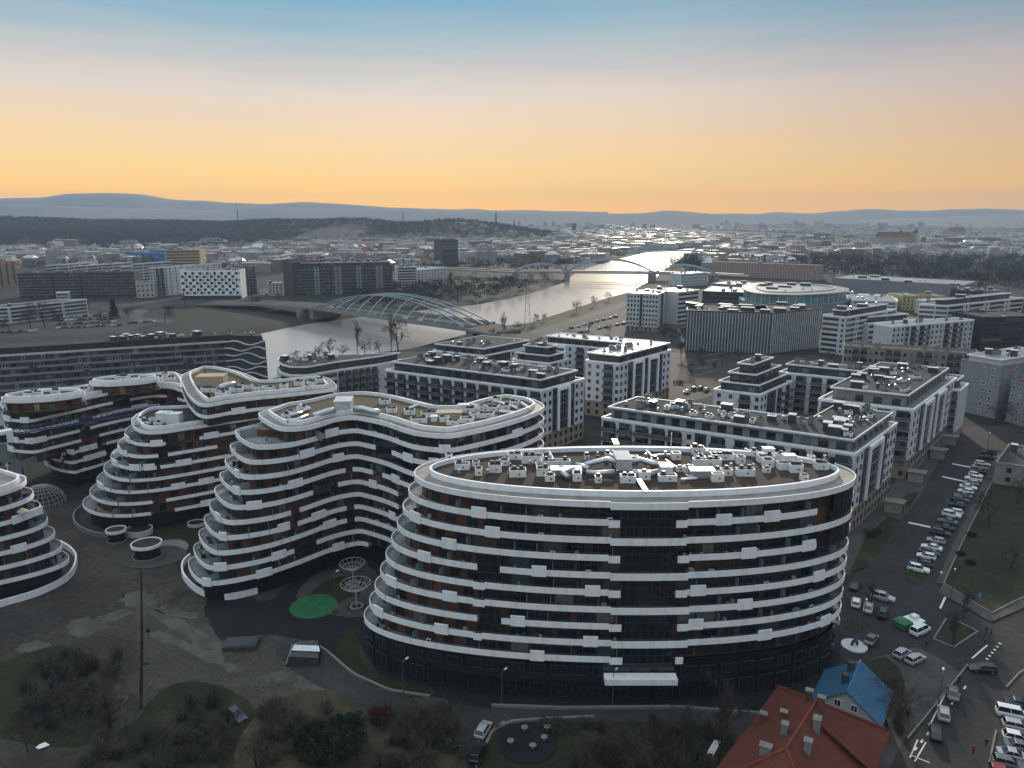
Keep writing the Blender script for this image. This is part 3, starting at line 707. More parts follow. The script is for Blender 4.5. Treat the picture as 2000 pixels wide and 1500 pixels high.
# ---- the large oval building in front
A = thing('oval_apartment_building', 'large oval apartment building in front with white balcony bands and dark glass bays', 'apartment building', (21.5, 122, 0))
ovo = []
for i in range(72):
    t = 2 * PI * i / 72; c_, s_ = math.cos(t), math.sin(t)
    ovo.append(Vector((21.4 + 38.6 * math.copysign(abs(c_) ** .97, c_), 122.2 + 14.3 * math.copysign(abs(s_) ** .97, s_))))
cross = [(1210, 1317)]
gaps_a = {k: list(cross) for k in (1, 3, 5, 7, 9)}
gaps_a[1] += [(1595, 1700)]; gaps_a[3] += [(1592, 1700)]; gaps_a[4] = [(925, 976)]; gaps_a[7] += [(925, 976)]; gaps_a[9] += [(1331, 1660)]
lows_a = {k: [(1187, 1340)] for k in range(0, 10)}
for k in (5, 6, 8): lows_a[k].append((922, 940))
pan_a = {1: [(918, 948), (1394, 1426), (1489, 1522)], 2: [(801, 824), (945, 975)], 3: [(858, 888), (1444, 1475), (1561, 1591)], 4: [(812, 839), (1035, 1065)],
         5: [(1139, 1170), (1342, 1374), (1582, 1609)], 6: [(755, 779), (860, 890), (1438, 1470)], 7: [(992, 1022), (1339, 1370)], 8: [(727, 750), (846, 875), (1138, 1169), (1480, 1510), (1594, 1620)], 9: [(1031, 1061)]}
bays_a = {k: [(1208, 1318)] for k in range(1, 10)}
for k in (4, 5, 6, 7, 8, 9): bays_a[k] = bays_a[k] + [(924, 977)]
bays_a[2] = bays_a[2] + [(1622, 1690)]; bays_a[3] = bays_a[3] + [(1618, 1690)]; bays_a[1] = bays_a[1] + [(1628, 1690)]
def rule_a(x, k): return (1.9, 1.7) if x < 930 else ((3.1, .35) if x < 1200 or rndA.random() < .85 else (2.0, 1.5))
rndA = random.Random(5)
ringA, OA = curvy(A, ovo, 0, 9, Vector((-1, 0)), 46, lambda k: 1.12 * k, gaps_a, lows_a, pan_a, bays_a, rule_a, n=300, rnd=rndA, wmax=300, dark=lambda x, k: x > 960 and noise.noise(Vector((x * .012, k * 1.7, 2))) > -.28)
b = MB(); yf_ = min(p.y for p in OA(9)) - 1.6; p0 = Vector((15.3, yf_)); p1 = Vector((27.3, yf_))
u = (p1 - p0).normalized(); nrm = Vector((u.y, -u.x)); b.wbox(p0, u, nrm, 0, (p1 - p0).length, -1.9, 0, 4.3, 5.35); b.build('entrance_canopy', 'white', A)
# podium glazing: tall shop panes between dark piers
o9 = OA(9); pod = inset(o9, .6); pn = normals(pod); acc = 0; px_n = 0
for i in range(len(pod)):
    acc += (pod[(i + 1) % len(pod)] - pod[i]).length
    if acc > 3.4 and pn[i].y < .25:
        acc = 0; ang = math.atan2(pn[i].x, -pn[i].y)
        put('shop_window', win_mesh(2.7, 2.9, bars=1, glass='glass_plain'), A, (pod[i].x + pn[i].x * .04, pod[i].y + pn[i].y * .04, .35), ang)
        put('shop_window', win_mesh(2.7, 1.7, bars=2, glass='glass_plain'), A, (pod[i].x + pn[i].x * .04, pod[i].y + pn[i].y * .04, 4.6), ang); px_n += 1
b = MB(); rr = inset(o9, -.5); idx = [i for i in range(len(o9)) if pn[i].y < .3]; idx.sort(key=lambda i: J((pod[i].x, pod[i].y, 3.8))[0]); idx = [i for i in idx if -14 < pod[i].x < 34]
b.ribbon([rr[i] for i in idx], [pod[i] for i in idx], 3.75, 3.95); b.build('glass_canopy', 'glass', A)
zrf = zl(0) + .45
UA = [(903, 912, 2.6, 1.6), (935, 924, 1.2, 1.3), (967, 918, 2.3, 1.4), (985, 905, 1.8, 1.2), (1011, 926, 2.9, 1.7), (1060, 925, 2.2, 1.3), (1074, 935, 1.7, 1.3), (1085, 908, 5.2, 1.4), (1127, 935, 1.5, 1.2), (1168, 938, 1.1, 1.2),
      (1226, 938, 2.6, 1.4), (1258, 932, 2.0, 1.3), (1303, 935, 3.1, 1.4), (1345, 920, 1.6, 1.3), (1401, 936, 2.0, 1.2), (1418, 924, 2.0, 1.3), (1455, 925, 3.1, 1.4), (1446, 902, 1.5, 1.2), (1472, 887, 1.1, 1.0), (1495, 898, 3.0, 1.6), (1499, 908, 1.9, 1.4),
      (1525, 893, 2.0, 1.3), (1533, 912, 2.8, 1.8), (1554, 918, 2.2, 1.4), (1570, 935, 1.2, 1.0), (1603, 912, 2.3, 1.6), (1380, 907, 5.0, 1.3), (1410, 893, 4.2, 1.8), (1320, 893, 1.6, 1.5), (1040, 900, 4.0, 1.5), (1005, 893, 2.6, 1.2), (1362, 882, 2.5, 1.5)]
for i, (x, y, sx_, sy_) in enumerate(UA):
    p = P(x, y, zrf + .3); rooftop_unit(A, p.x, p.y, zrf + .001, sx_, sy_, 1.1 + .35 * (i % 3) / 2, .02 * (i % 5 - 2), rndA)
for i in range(34):
    x = 880 + 22 * i + rndA.uniform(-8, 8); y = 908 + rndA.uniform(-20, 18); p = P(x, y, zrf + .3)
    if i % 2: put('vent_pipe', VENT, A, (p.x, p.y, zrf + .001)).scale = (rndA.uniform(.6, 1.1),) * 3
    else: rooftop_unit(A, p.x, p.y, zrf + .002, rndA.choice((.9, 1.3)), .9, .9, 0, rndA)
for x, y, sx_, sy_, h_, mt in ((1215, 905, 2.7, 5.0, 2.0, 'offwhite'), (1105, 920, 5.2, 2.2, 1.0, 'metal'), (1370, 925, 4.0, 2.0, 1.3, 'metal'), (1300, 920, 2.0, 2.4, 1.6, 'metal_white'), (1540, 903, 2.2, 1.6, 1.9, 'metal_white'), (1500, 882, 2.0, 1.5, 1.2, 'metal_white'), (1622, 905, .9, 1.2, 1.8, 'podium')):
    p = P(x, y, zrf + .5); b = MB(); b.box(p.x, p.y, zrf + .01, sx_, sy_, h_); b.box(p.x, p.y, zrf + h_, sx_ + .2, sy_ + .2, .1); b.build('plant_box', mt, A)
for pts, r in (([(1205, 902, 1.4), (1185, 897, 1.4), (1160, 903, 1.2), (1140, 908, .9)], .5), ([(1230, 902, 1.4), (1250, 898, 1.4), (1275, 905, 1.1), (1300, 908, .9)], .5), ([(1200, 922, 1.0), (1170, 924, .9), (1145, 922, .9)], .45), ([(1235, 922, .9), (1262, 926, .9), (1285, 922, .9)], .55), ([(1120, 916, .9), (1098, 924, .9), (1110, 931, .8)], .5), ([(1150, 915, .8), (1125, 908, .8)], .5)):
    duct(A, [P(x, y, zrf + z_) for x, y, z_ in pts], r)
for pts in ([(1037, 882), (1050, 912)], [(1072, 880), (1085, 905)], [(1185, 879), (1200, 893)], [(1195, 879), (1210, 893)], [(1262, 880), (1280, 897)], [(1365, 879), (1382, 898)], [(1382, 880), (1400, 898)], [(1455, 876), (1470, 884), (1490, 886)], [(1270, 890), (1290, 888), (1312, 888)], [(1340, 928), (1360, 934), (1330, 936)], [(1300, 898), (1320, 912)]):
    pipe_run(A, [P(x, y, zrf + .35) for x, y in pts], .2)
b = MB(); p0, p1 = P2(1247, 945, zrf), P2(1262, 972, ZR + .3); u = (p1 - p0).normalized(); b.wbox(p0, u, Vector((u.y, -u.x)), 0, (p1 - p0).length, -.45, .45, ZR + 1.27, ZR + 1.4); b.build('roof_walkway', 'metal_white', A)
p = P2(1200, 872, ZR); b = MB(); b.box(p.x, p.y - 1, ZR + 1.27, 1.1, 3.6, .14); b.build('roof_walkway', 'metal_white', A)
b = MB(); p = P(1310, 880, ZR + 1); b.cyl(p.x, p.y, zrf, zrf + 4, .09, 6); b.build('antenna_mast', 'metal_white', A)

# ---- the wavy building behind it
B = thing('wavy_apartment_building', 'wavy terraced brick building with white bands stepping down beside the playground', 'apartment building', (-30, 162, 0))
ob = [(505.6, 814), (528, 830), (552, 838), (592, 837), (624, 830), (656, 820), (688, 816), (712, 819), (752, 828), (790, 841), (820, 848), (876, 852), (924, 844), (972, 833), (1020, 819), (1052, 806), (1063, 796), (1044, 784), (1020, 779), (988, 775.6), (956, 779.6), (924, 787.6),
      (898, 795), (876, 797), (852, 795.6), (820, 788), (768, 775.6), (720, 770), (672, 771.6), (640, 776), (592, 787), (554, 793), (528, 803), (510, 808)]
gaps_b = {2: [(732, 764)], 4: [(674, 687), (726, 745)], 5: [(610, 654), (777, 800)], 6: [(565, 580), (777, 800)], 7: [(561, 581), (676, 690)], 8: [(672, 690)], 9: [(570, 616)], 10: [(719, 900)]}
pan_b = {1: [(636, 657), (857, 880), (1000, 1019)], 2: [(586, 608), (786, 807), (838, 858)], 3: [(647, 666), (457, 470), (900, 920)], 4: [(456, 473), (565, 587), (762, 780)], 5: [(486, 514), (719, 736)], 6: [(420, 436)], 7: [(428, 445), (542, 561), (608, 629), (760, 775)], 8: [(636, 657)], 9: [(422, 447), (529, 552)], 10: [(398, 417), (492, 518), (650, 670)]}
bays_b = {k: [(732, 790)] for k in (2, 3)}; bays_b[5] = [(610, 654)]; bays_b[6] = [(612, 660)]; bays_b[9] = [(572, 614)]; bays_b[10] = [(572, 614)]
tipB = P2(368, 1100, 4.9) - P2(505, 814, 35.4)
rndB = random.Random(9)
ringB, OB = curvy(B, [P2(x, y, ZR) for x, y in ob], 0, 10, tipB, 17, lambda k: 0 if k == 0 else 4.2 + 1.42 * k, gaps_b, {}, pan_b, bays_b, lambda x, k: (1.8, 1.5) if x < 680 else (2.2, .9), 'roof_sedum', n=300, podium=False, rnd=rndB, inner=2.2, dark=lambda x, k: noise.noise(Vector((x * .013, k * 1.1, 4))) > (.12 if x < 660 else -.12))
for x, y, sx_, sy_ in ((752, 786, 2.6, 1.8), (800, 806, 2.5, 1.6), (818, 822, 3.6, 1.6), (838, 811, 3.6, 1.6), (868, 820, 2.2, 1.3), (885, 827, 2.6, 1.3), (912, 822, 3.0, 1.8), (914, 802, 3.4, 2.0), (950, 812, 3.6, 1.6), (962, 800, 2.6, 1.4), (940, 798, 2, 1.4), (985, 797, 2.6, 1.4), (1005, 789, 2.2, 1.4), (970, 783, 2.2, 1.2), (926, 813, 2.0, 1.3), (590, 800, 2.2, 1.4), (765, 803, 2.4, 1.4), (572, 808, 2.6, 1.5), (560, 815, 2, 1.3)):
    p = P(x, y, zrf + .3); rooftop_unit(B, p.x, p.y, zrf + .001, sx_, sy_, 1.1, rndB.uniform(-.3, .3), rndB)
for x, y, sx_, sy_, h_, mt in ((672, 797, 3.8, 5.0, 2.6, 'offwhite'), (878, 808, 5.4, 3.0, 1.0, 'tan'), (848, 818, 1.4, 1.4, 1.1, 'metal_white'), (906, 799, 2.4, 1.6, 1.6, 'metal_white')):
    p = P(x, y, zrf + .5); b = MB(); b.box(p.x, p.y, zrf + .01, sx_, sy_, h_, .1); b.box(p.x, p.y, zrf + h_, sx_ + .2, sy_ + .2, .12, .1); b.build('plant_box', mt, B)
for pts in ([(655, 800, 1.3), (640, 803, 1.2), (625, 808, 1.0), (612, 812, .8)], [(690, 798, 1.3), (708, 798, 1.3), (725, 803, 1.0), (742, 806, .8)], [(600, 812, .8), (580, 820, .7), (560, 822, .7)], [(565, 812, .7), (590, 806, .7)]):
    duct(B, [P(x, y, zrf + z_) for x, y, z_ in pts], .7 if len(pts) > 3 else .45)
for pts in ([(586, 790), (606, 798), (592, 802)], [(1010, 797), (990, 790), (965, 796)], [(922, 790), (945, 797)], [(962, 782), (985, 788), (975, 795)], [(1018, 786), (1035, 798)], [(975, 803), (1010, 806)], [(790, 800), (818, 790)]):
    pipe_run(B, [P(x, y, zrf + .5) for x, y in pts], .3)
# roof terrace with its low brick drum on the first step, and garden walls at the foot
p = P2(505, 848, zl(1)); b = MB(); cs = [Vector((p.x + 5.0 * math.cos(t) + 3.2, p.y + 3.6 * math.sin(t) + 2)) for t in [2 * PI * i / 28 for i in range(28)]]
b.prism(cs, zl(1) - .22, zl(1) + 1.5, 0, 1); b.build('terrace_drum', ['brick', 'ledge'], B)
def garden_wall(parent, pts, z1=1.5, w_=.4, px=True, closed=False, mat='white'):
    q = [P2(*a) for a in pts] if px else pts
    q = resample(spline(q, closed, 8), 60, closed); nn = normals(q, closed); b = MB(); b.ribbon([a + m_ * w_ / 2 for a, m_ in zip(q, nn)], [a - m_ * w_ / 2 for a, m_ in zip(q, nn)], 0, z1, closed=closed); b.build('garden_wall', mat, parent)
garden_wall(B, [(372, 1092), (358, 1108), (360, 1132), (390, 1160), (440, 1172), (500, 1160), (529, 1146)])
garden_wall(B, [(552, 1117), (570, 1127), (610, 1113), (650, 1090), (672, 1068), (668, 1055)], 2.2)

# ---- the longer building behind, in two heights
Cb = thing('stepped_apartment_building', 'brick and white banded building with a higher rear wing, left of the wavy one', 'apartment building', (-85, 195, 0))
olo = [(257, 824), (264, 838), (285, 845), (320, 844), (360, 838), (420, 829), (507, 816), (600, 800), (640, 790), (636, 770), (580, 765), (480, 778), (420, 792), (360, 797), (300, 800), (270, 810)]
rndC = random.Random(21)
def scurvy(*a, **k): return curvy(*a, **k)
ringC, OC = curvy(Cb, [P2(x, y, zl(3)) for x, y in olo], 3, 10, P2(160, 985, 4.9) - P2(257, 824, zl(3)), 14, lambda k: (k - 3) * 2.0 if k > 3 else 0, {}, {}, {}, {5: [(285, 350)], 6: [(285, 345)]}, lambda x, k: (1.7, 2.2), 'roof_dark', n=240, podium=False, rnd=rndC, autogap=((9, 22), (4, 10)), inner=1.6, wmax=150, bandh=.85, dark=lambda x, k: noise.noise(Vector((x * .016, k * .8, 8))) > .08)
oup = [(353, 739), (361, 762), (372, 778), (386, 789), (406, 792), (446, 785), (500, 778), (554, 773), (608, 767), (649, 762), (658, 757), (644, 743), (626, 738), (590, 741), (536, 746), (509, 745), (491, 737), (464, 727), (428, 720), (392, 720), (365, 730)]
curvy(Cb, [P2(x, y, zl(1)) for x, y in oup], 1, 2, None, 10, None, {}, {}, {2: [(452, 474)]}, {}, lambda x, k: (1.6, 2.2), 'roof_sedum', n=200, podium=False, rnd=rndC, inner=2.4, wmax=60, bandh=.9, zfoot=zl(3) + .3)
zc = zl(1) + .45; zc3 = zl(3) + .45
for x, y, sx_, sy_ in ((410, 765, 4.5, 1.8), (440, 770, 3, 1.6), (462, 765, 3.6, 2), (480, 758, 4, 1.8), (505, 762, 3, 2), (525, 763, 2.8, 1.8), (555, 758, 2, 2), (585, 752, 2.4, 2.2), (610, 752, 2.4, 1.8), (625, 746, 2.2, 2), (600, 760, 2, 1.4), (432, 775, 3, 1.2)):
    p = P(x, y, zc); rooftop_unit(Cb, p.x, p.y, zc + .001, sx_, sy_, 1.2, rndC.uniform(-.4, .4), rndC)
p = P(415, 752, zc); b = MB(); b.box(p.x, p.y, zc, 7.5, 4.5, 2.8, .1); b.box(p.x, p.y, zc + 2.8, 7.7, 4.7, .15, .1); b.build('plant_box', 'tan', Cb)
duct(Cb, [P(x, y, zc + 1.2) for x, y in ((430, 757), (445, 752), (458, 750))], .9)
for x, y, s_ in ((300, 822, 2), (285, 828, 2.2), (275, 822, 2), (310, 830, 2), (268, 828, 1.6)):
    p = P(x, y, zc3); rooftop_unit(Cb, p.x, p.y, zc3 + .001, s_, 1.5, .9, 0, rndC)
for x, y, sx_ in ((322, 824, 3.2), (342, 826, 3.4)):
    p = P(x, y, zc3); b = MB(); b.box(p.x, p.y, zc3, sx_, 2.6, 2.6); b.box(p.x, p.y, zc3 + 2.6, sx_ + .2, 2.8, .12); b.build('plant_box', 'metal_white', Cb)
garden_wall(Cb, [(168, 990), (146, 1008), (150, 1030), (180, 1046), (215, 1050), (250, 1042), (268, 1028)], 1.3, mat='kerb')
garden_wall(Cb, [(268, 1026), (320, 1012), (393, 1003), (395, 990)], 2.2, mat='kerb')

# ---- the building at far left with two oval penthouses
Db = thing('penthouse_apartment_building', 'long brick and white banded building at left with two oval penthouses', 'apartment building', (-128, 220, 0))
od = [(1, 790), (12, 799), (54, 802), (90, 795), (144, 784), (198, 772), (252, 762), (297, 756), (333, 757), (356, 764), (366, 760), (362, 742), (345, 731), (290, 735), (203, 748), (148, 760), (60, 767), (14, 776)]
rndD = random.Random(31)
ringD, OD = curvy(Db, [P2(x, y, zl(3)) for x, y in od], 3, 10, P2(0, 800, zl(3)) - P2(200, 760, zl(3)), 26, lambda k: 0 if k < 8 else -11, {}, {}, {}, {5: [(190, 300)], 6: [(150, 240)]}, lambda x, k: (1.7, 2.3), 'ledge', n=240, podium=False, rnd=rndD, autogap=((9, 26), (4, 10)), inner=1.5, wmax=140, bandh=.85, dark=lambda x, k: noise.noise(Vector((x * .016, k * .8, 12))) > .0)
for cx, cy, rx, ry in ((86, 774, 10.2, 5.5), (244, 744, 9.6, 5.2)):
    p = P2(cx, cy, zl(2)); q = [Vector((p.x + rx * math.cos(t), p.y + ry * math.sin(t) + .35 * rx * math.cos(t) * .6)) for t in [2 * PI * i / 60 for i in range(60)]]
    curvy(Db, q[::4], 2, 3, None, 5, None, {3: [(0, 400)]}, {}, {}, {}, lambda x, k: (1.6, 2.0), 'roof_dark', n=80, podium=False, rnd=rndD, inner=1.0, wall_in=1.0, wmax=12, zfoot=zl(3) + .3)
    for j in range(5):
        rooftop_unit(Db, p.x + rndD.uniform(-5, 5), p.y + rndD.uniform(-2, 2), zl(2) + .451, rndD.uniform(1.6, 3), 1.4, 1.1, rndD.uniform(-.3, .3), rndD)
p = P2(45, 938); b = MB(); b.cyl(p.x, p.y, 0, zl(7) - .5, .75, 16); b.build('support_column', 'concrete', Db, smooth=False)
for x, y in ((165, 765), (180, 760), (310, 742), (335, 742), (322, 735), (270, 757)):
    p = P(x, y, zl(3) + .5); rooftop_unit(Db, p.x, p.y, zl(3) + .451, 2.4, 1.6, 1.1, .3, rndD)

# ---- the terraced end at the left edge of the picture
Eb = thing('terraced_corner_building', 'terraced building end with white bands at the left edge of the yard', 'apartment building', (-112, 146, 0))
oe = [(-109.0, 154.5), (-105.2, 152.0), (-103.6, 147.5), (-105.6, 142.5), (-111, 137), (-122, 128), (-136, 118), (-150, 124), (-146, 140), (-130, 152), (-116, 157)]
rndE = random.Random(41)
curvy(Eb, [Vector((x - 1.5, y)) for x, y in oe], 4, 10, Vector((1, .12)), 12, lambda k: 1.12 * (k - 4), {}, {}, {6: [(38, 62)], 8: [(25, 45)]}, {}, lambda x, k: (3.0, .9), 'ledge', n=240, podium=False, rnd=rndE, inner=1.2, wmax=80, bandh=.95)
garden_wall(Eb, [(118, 1066), (140, 1080), (150, 1100), (134, 1132), (78, 1162), (0, 1186), (-80, 1212)], 1.5)
OCC = []
# ------------------------------------------------------------------ straight-sided apartment and office blocks
def pinset(poly, d):
    "parallel inset of a counter-clockwise polygon with straight sides"
    n = len(poly); r = []
    for i in range(n):
        a, b, c_ = poly[i - 1], poly[i], poly[(i + 1) % n]
        u = (b - a).normalized(); v = (c_ - b).normalized(); nu = Vector((-u.y, u.x)); nv = Vector((-v.y, v.x))
        k = 1 + nu.dot(nv); r.append(b + (nu + nv) * (d / max(.25, k)))
    return r
SHARED = {}
def shared(key, fn):
    if key not in SHARED: SHARED[key] = fn()
    return SHARED[key]
def balcony_mesh(w_, dep, rail='rail', slab='slab_grey'):
    def f():
        b = MB(); b.box(0, -dep / 2, -.2, w_, dep, .2, m=0)
        for x in (-w_ / 2 + .03, w_ / 2 - .03): b.box(x, -dep / 2, 0, .05, dep, 1.0, m=1)
        b.box(0, -dep + .03, .1, w_ - .1, .05, .9, m=1); b.box(0, -dep + .03, 1.02, w_, .08, .06, m=0)
        return b.mesh('balcony', [slab, rail])
    return shared(('balc', w_, dep, rail, slab), f)
def facade(root, p0, p1, z0, z1, segs, fh=3.05, glass='glass', maxw=999, win=(1.25, 1.5), frame='frame_dark', first=.9):
    u = (p1 - p0); Lw = u.length; u = u / Lw; n = Vector((u.y, -u.x)); ang = math.atan2(u.y, u.x)
    tot = sum(s[1] for s in segs); a = 0.0; nf = max(1, round((z1 - z0) / fh)); fh = (z1 - z0) / nf
    for s in segs:
        ty = s[0]; l = s[1] / tot * Lw; opt = s[2] if len(s) > 2 else None
        def at(x, d=0): return p0 + u * x + n * d
        if ty == 'w':
            nc = opt or max(1, int(l / 3.2))
            for i in range(nc):
                x = a + l * (i + .5) / nc
                for f in range(nf):
                    q = at(x, .02); put('window', win_mesh(win[0], win[1], frame, glass, depth=.07), root, (q.x, q.y, z0 + f * fh + first), ang)
        elif ty == 'd':
            b = MB(); b.wbox(p0, u, n, a + .02, a + l - .02, 0, .14, z0, z1); pn_ = b.build('dark_panel', opt or 'slate', root)
            for f in range(nf):
                q = at(a + l / 2, .16); put('window', win_mesh(round(min(1.6, l * .6), 1), 1.9, frame, glass, depth=.05), root, (q.x, q.y, z0 + f * fh + .6), ang)
        elif ty == 'f':
            fwid = min(1.1, l * .14)
            b = MB(); b.wbox(p0, u, n, a, a + fwid, 0, .7, z0, z1 + .05); b.wbox(p0, u, n, a + l - fwid, a + l, 0, .7, z0, z1 + .05); b.wbox(p0, u, n, a + fwid, a + l - fwid, 0, .7, z1 - 1.1, z1 + .05)
            b.build('portal_frame', 'white', root)
            b = MB(); b.wbox(p0, u, n, a + fwid, a + l - fwid, 0, .08, z0, z1 - 1.1); g = b.build('glazing', glass, root)
            b = MB(); nm = max(2, int(l / 1.6))
            for i in range(1, nm): b.wbox(p0, u, n, a + fwid + (l - 2 * fwid) * i / nm - .05, a + fwid + (l - 2 * fwid) * i / nm + .05, .08, .16, z0, z1 - 1.1)
            for f in range(nf): b.wbox(p0, u, n, a + fwid, a + l - fwid, .08, .30, z0 + f * fh, z0 + f * fh + .22)
            b.build('mullions', 'grey_wall', g)
        elif ty == 'b':
            nc = opt or max(1, round(l / 4.6)); cw = l / nc; bw = round(min(cw - .6, 4.2), 1)
            for i in range(nc):
                x = a + cw * (i + .5)
                b = MB(); b.wbox(p0, u, n, x - bw * .48, x + bw * .40, 0, .012, z0 - .1, z1 - .2); b.build('recess_shade', 'slate', root)  # flat dark strip paints in the shade of a balcony recess
                for f in range(nf):
                    z = z0 + f * fh; q = at(x - bw * .2, .02)
                    put('balcony_door', win_mesh(2.0, 2.3, frame, glass, depth=.06), root, (q.x, q.y, z + .05), ang)
                    q = at(x + bw * .36, .02); put('window', win_mesh(.9, 1.4, frame, glass, 0, depth=.06), root, (q.x, q.y, z + .9), ang)
                    if f > 0 or z0 > 3: q = at(x, 0); put('balcony', balcony_mesh(bw, 1.35), root, (q.x, q.y, z), ang)
        elif ty == 'h':      # long ribbon windows, one for each storey
            for f in range(nf):
                q = at(a + l / 2, .02); put('window', win_mesh(round(l * .9, 1), 1.55, frame, glass, max(2, int(l / 1.8)), depth=.06), root, (q.x, q.y, z0 + f * fh + .95), ang)
        elif ty == 'v':      # vertical fins in front of glass
            b = MB(); b.wbox(p0, u, n, a, a + l, 0, .06, z0, z1); b.build('glazing', glass, root)
            nfin = int(l / 1.7)
            for i in range(nfin):
                q = at(a + l * (i + .5) / nfin, .35); put('fin', shared('fin%.1f' % (z1 - z0), lambda: fin_mesh(z1 - z0)), root, (q.x, q.y, z0), ang)
        a += l
def fin_mesh(h):
    b = MB(); b.box(0, 0, 0, .34, .5, h); return b.mesh('fin', 'offwhite')
CH = None
def roof_stuff(root, poly, z, n, rnd, kinds=('chimney', 'vent', 'unit', 'shed'), big=1.0):
    xs = [p.x for p in poly]; ys = [p.y for p in poly]; q = pinset(poly, 1.6)
    tries = 0; k = 0
    while k < n and tries < n * 20:
        tries += 1; x = rnd.uniform(min(xs), max(xs)); y = rnd.uniform(min(ys), max(ys))
        if not inside(x, y, q): continue
        t = rnd.choice(kinds); k += 1
        if t == 'chimney':
            o = put('chimney', shared('chim', chim), root, (x, y, z), RA); o.scale = (rnd.uniform(.8, 2.2) * big, rnd.uniform(.7, 1.1) * big, rnd.uniform(.8, 1.5))
        elif t == 'vent':
            o = put('roof_vent', shared('vent', ventm), root, (x, y, z), RA); s = rnd.uniform(.8, 1.3) * big; o.scale = (s, s, s)
        elif t == 'unit':
            rooftop_unit(root, x, y, z, rnd.choice((1.4, 2.2)), 1.2, 1.0, RA, rnd)
        else:
            o = put('roof_hatch', shared('shed', shedm), root, (x, y, z), RA); o.scale = (rnd.uniform(1.6, 3.6) * big, rnd.uniform(1.4, 2.6) * big, rnd.uniform(1.2, 2.4))
RA = math.radians(-29.5)
def chim():
    b = MB(); b.box(0, 0, 0, 1.0, .8, 1.5, m=0); b.box(0, 0, 1.5, 1.15, .95, .14, m=1)
    for i in (-.3, 0, .3): b.cyl(i, 0, 1.64, 1.95, .1, 6, 1)
    return b.mesh('chimney', ['grey_wall', 'machine'])
def ventm():
    b = MB(); b.cyl(0, 0, 0, .9, .28, 8, 0); b.cyl(0, 0, .9, 1.1, .5, 8, 0, r2=.1); b.box(0, 0, 0, .9, .9, .3, m=1); return b.mesh('roof_vent', ['metal', 'grey_wall'])
def shedm():
    b = MB(); b.box(0, 0, 0, 1, 1, 1, m=0); b.box(0, 0, 1, 1.12, 1.12, .08, m=1); return b.mesh('roof_hatch', ['slate', 'white_roof'])
def block(name, label, poly, h, fac=None, wall='wall_white', roof='roof_dark', pent=0, pent_in=2.2, pent_mat='slate', base=None, basem='beige', clutter=8, cat='apartment building', seed=1, fh=3.05, win=(1.25, 1.5), glass='glass',
          frame='frame_dark', parapet=.55, group=None, cornice=True, kinds=('chimney', 'vent', 'unit', 'shed'), pent_fac=None, big=1.0, z0=0.0, penth=3.0, first=.9, pent_poly=None):
    "poly: counter-clockwise corners; fac: {edge index: segments}"
    poly = [Vector(p) for p in poly]
    if area(poly) < 0:
        raise ValueError(name + ' ' + label)
    cx = sum(p.x for p in poly) / len(poly); cy = sum(p.y for p in poly) / len(poly)
    root = thing(name, label, cat, (cx, cy, 0), group); rnd = random.Random(seed); OCC.append((cx, cy, max((p - Vector((cx, cy))).length for p in poly)))
    b = MB(); b.prism(poly, z0, h, 0); b.build('wall', wall, root)
    if base:
        b = MB(); b.prism(pinset(poly, -.07), 0, base, 0); b.build('lower_wall', basem, root)
    top = h; rp = poly
    n = len(poly)
    for i, segs in (fac or {}).items():
        p0, p1 = poly[i], poly[(i + 1) % n]
        if base:
            d = (p1 - p0).normalized(); nn = Vector((d.y, -d.x)) * .07
            facade(root, p0 + nn, p1 + nn, .3, base, [('w', 1, max(2, int((p1 - p0).length / 3.0)))], fh, glass, frame=frame, win=(1.2, 1.7), first=.6)
            facade(root, p0, p1, base + .1, h - .3, segs, fh, glass, win=win, frame=frame, first=first)
        else: facade(root, p0, p1, .4 + z0, h - .3, segs, fh, glass, win=win, frame=frame, first=first)
    b = MB(); o = pinset(poly, -.12 if cornice else .0); i_ = pinset(poly, .35); b.ribbon(o, i_, h - .15, h + parapet, closed=True); b.build('cornice', 'white' if wall in ('wall_white', 'offwhite') else ('slate' if wall in ('blackwall', 'slate') else wall), root)
    b = MB(); b.face([(p.x, p.y, h + .02) for p in pinset(poly, .3)]); b.build('roof', roof if not pent else 'ledge', root)
    if pent:
        q = [Vector(p) for p in pent_poly] if pent_poly else pinset(poly, pent_in)
        z = h + .02
        for k in range(pent):
            b = MB(); b.prism(q, z, z + penth, 0); b.build('penthouse_wall', pent_mat, root)
            m_ = len(q)
            for i in (pent_fac if pent_fac is not None else (fac or {})):
                p0, p1 = q[i % m_], q[(i + 1) % m_]; l = (p1 - p0).length; nw = max(1, int(l / 4.2)); u = (p1 - p0) / l; nn = Vector((u.y, -u.x))
                for j in range(nw):
                    w_ = p0 + u * (l * (j + .5) / nw) + nn * .03; put('window', win_mesh(2.4, 2.0, frame, rnd.choice(('glass', 'glass_blue')), 2, depth=.07), root, (w_.x, w_.y, z + .4), math.atan2(u.y, u.x))
            z += penth
            b = MB(); e_ = pinset(q, -.7); b.prism(e_, z, z + .28, 0, 1, bottom=True); b.build('roof', ['offwhite', roof], root)
            b = MB(); b.ribbon(e_, pinset(e_, .25), z + .28, z + .62, closed=True); b.build('roof_edge', 'white', root)
            z += .28; rp = q; top = z
            q = pinset(q, 2.2)
    if clutter: roof_stuff(root, rp, top + .02, clutter, rnd, kinds, big)
    return root
U = Vector((math.cos(RA), math.sin(RA))); V = Vector((math.cos(math.radians(48.5)), math.sin(math.radians(48.5))))
def para(a, lu, lv): return [a, a + U * lu, a + U * lu + V * lv, a + V * lv]
END = [('w', 5.2, 2), ('d', 2.2), ('f', 6.5), ('d', 2.6), ('w', 5.4, 2)]
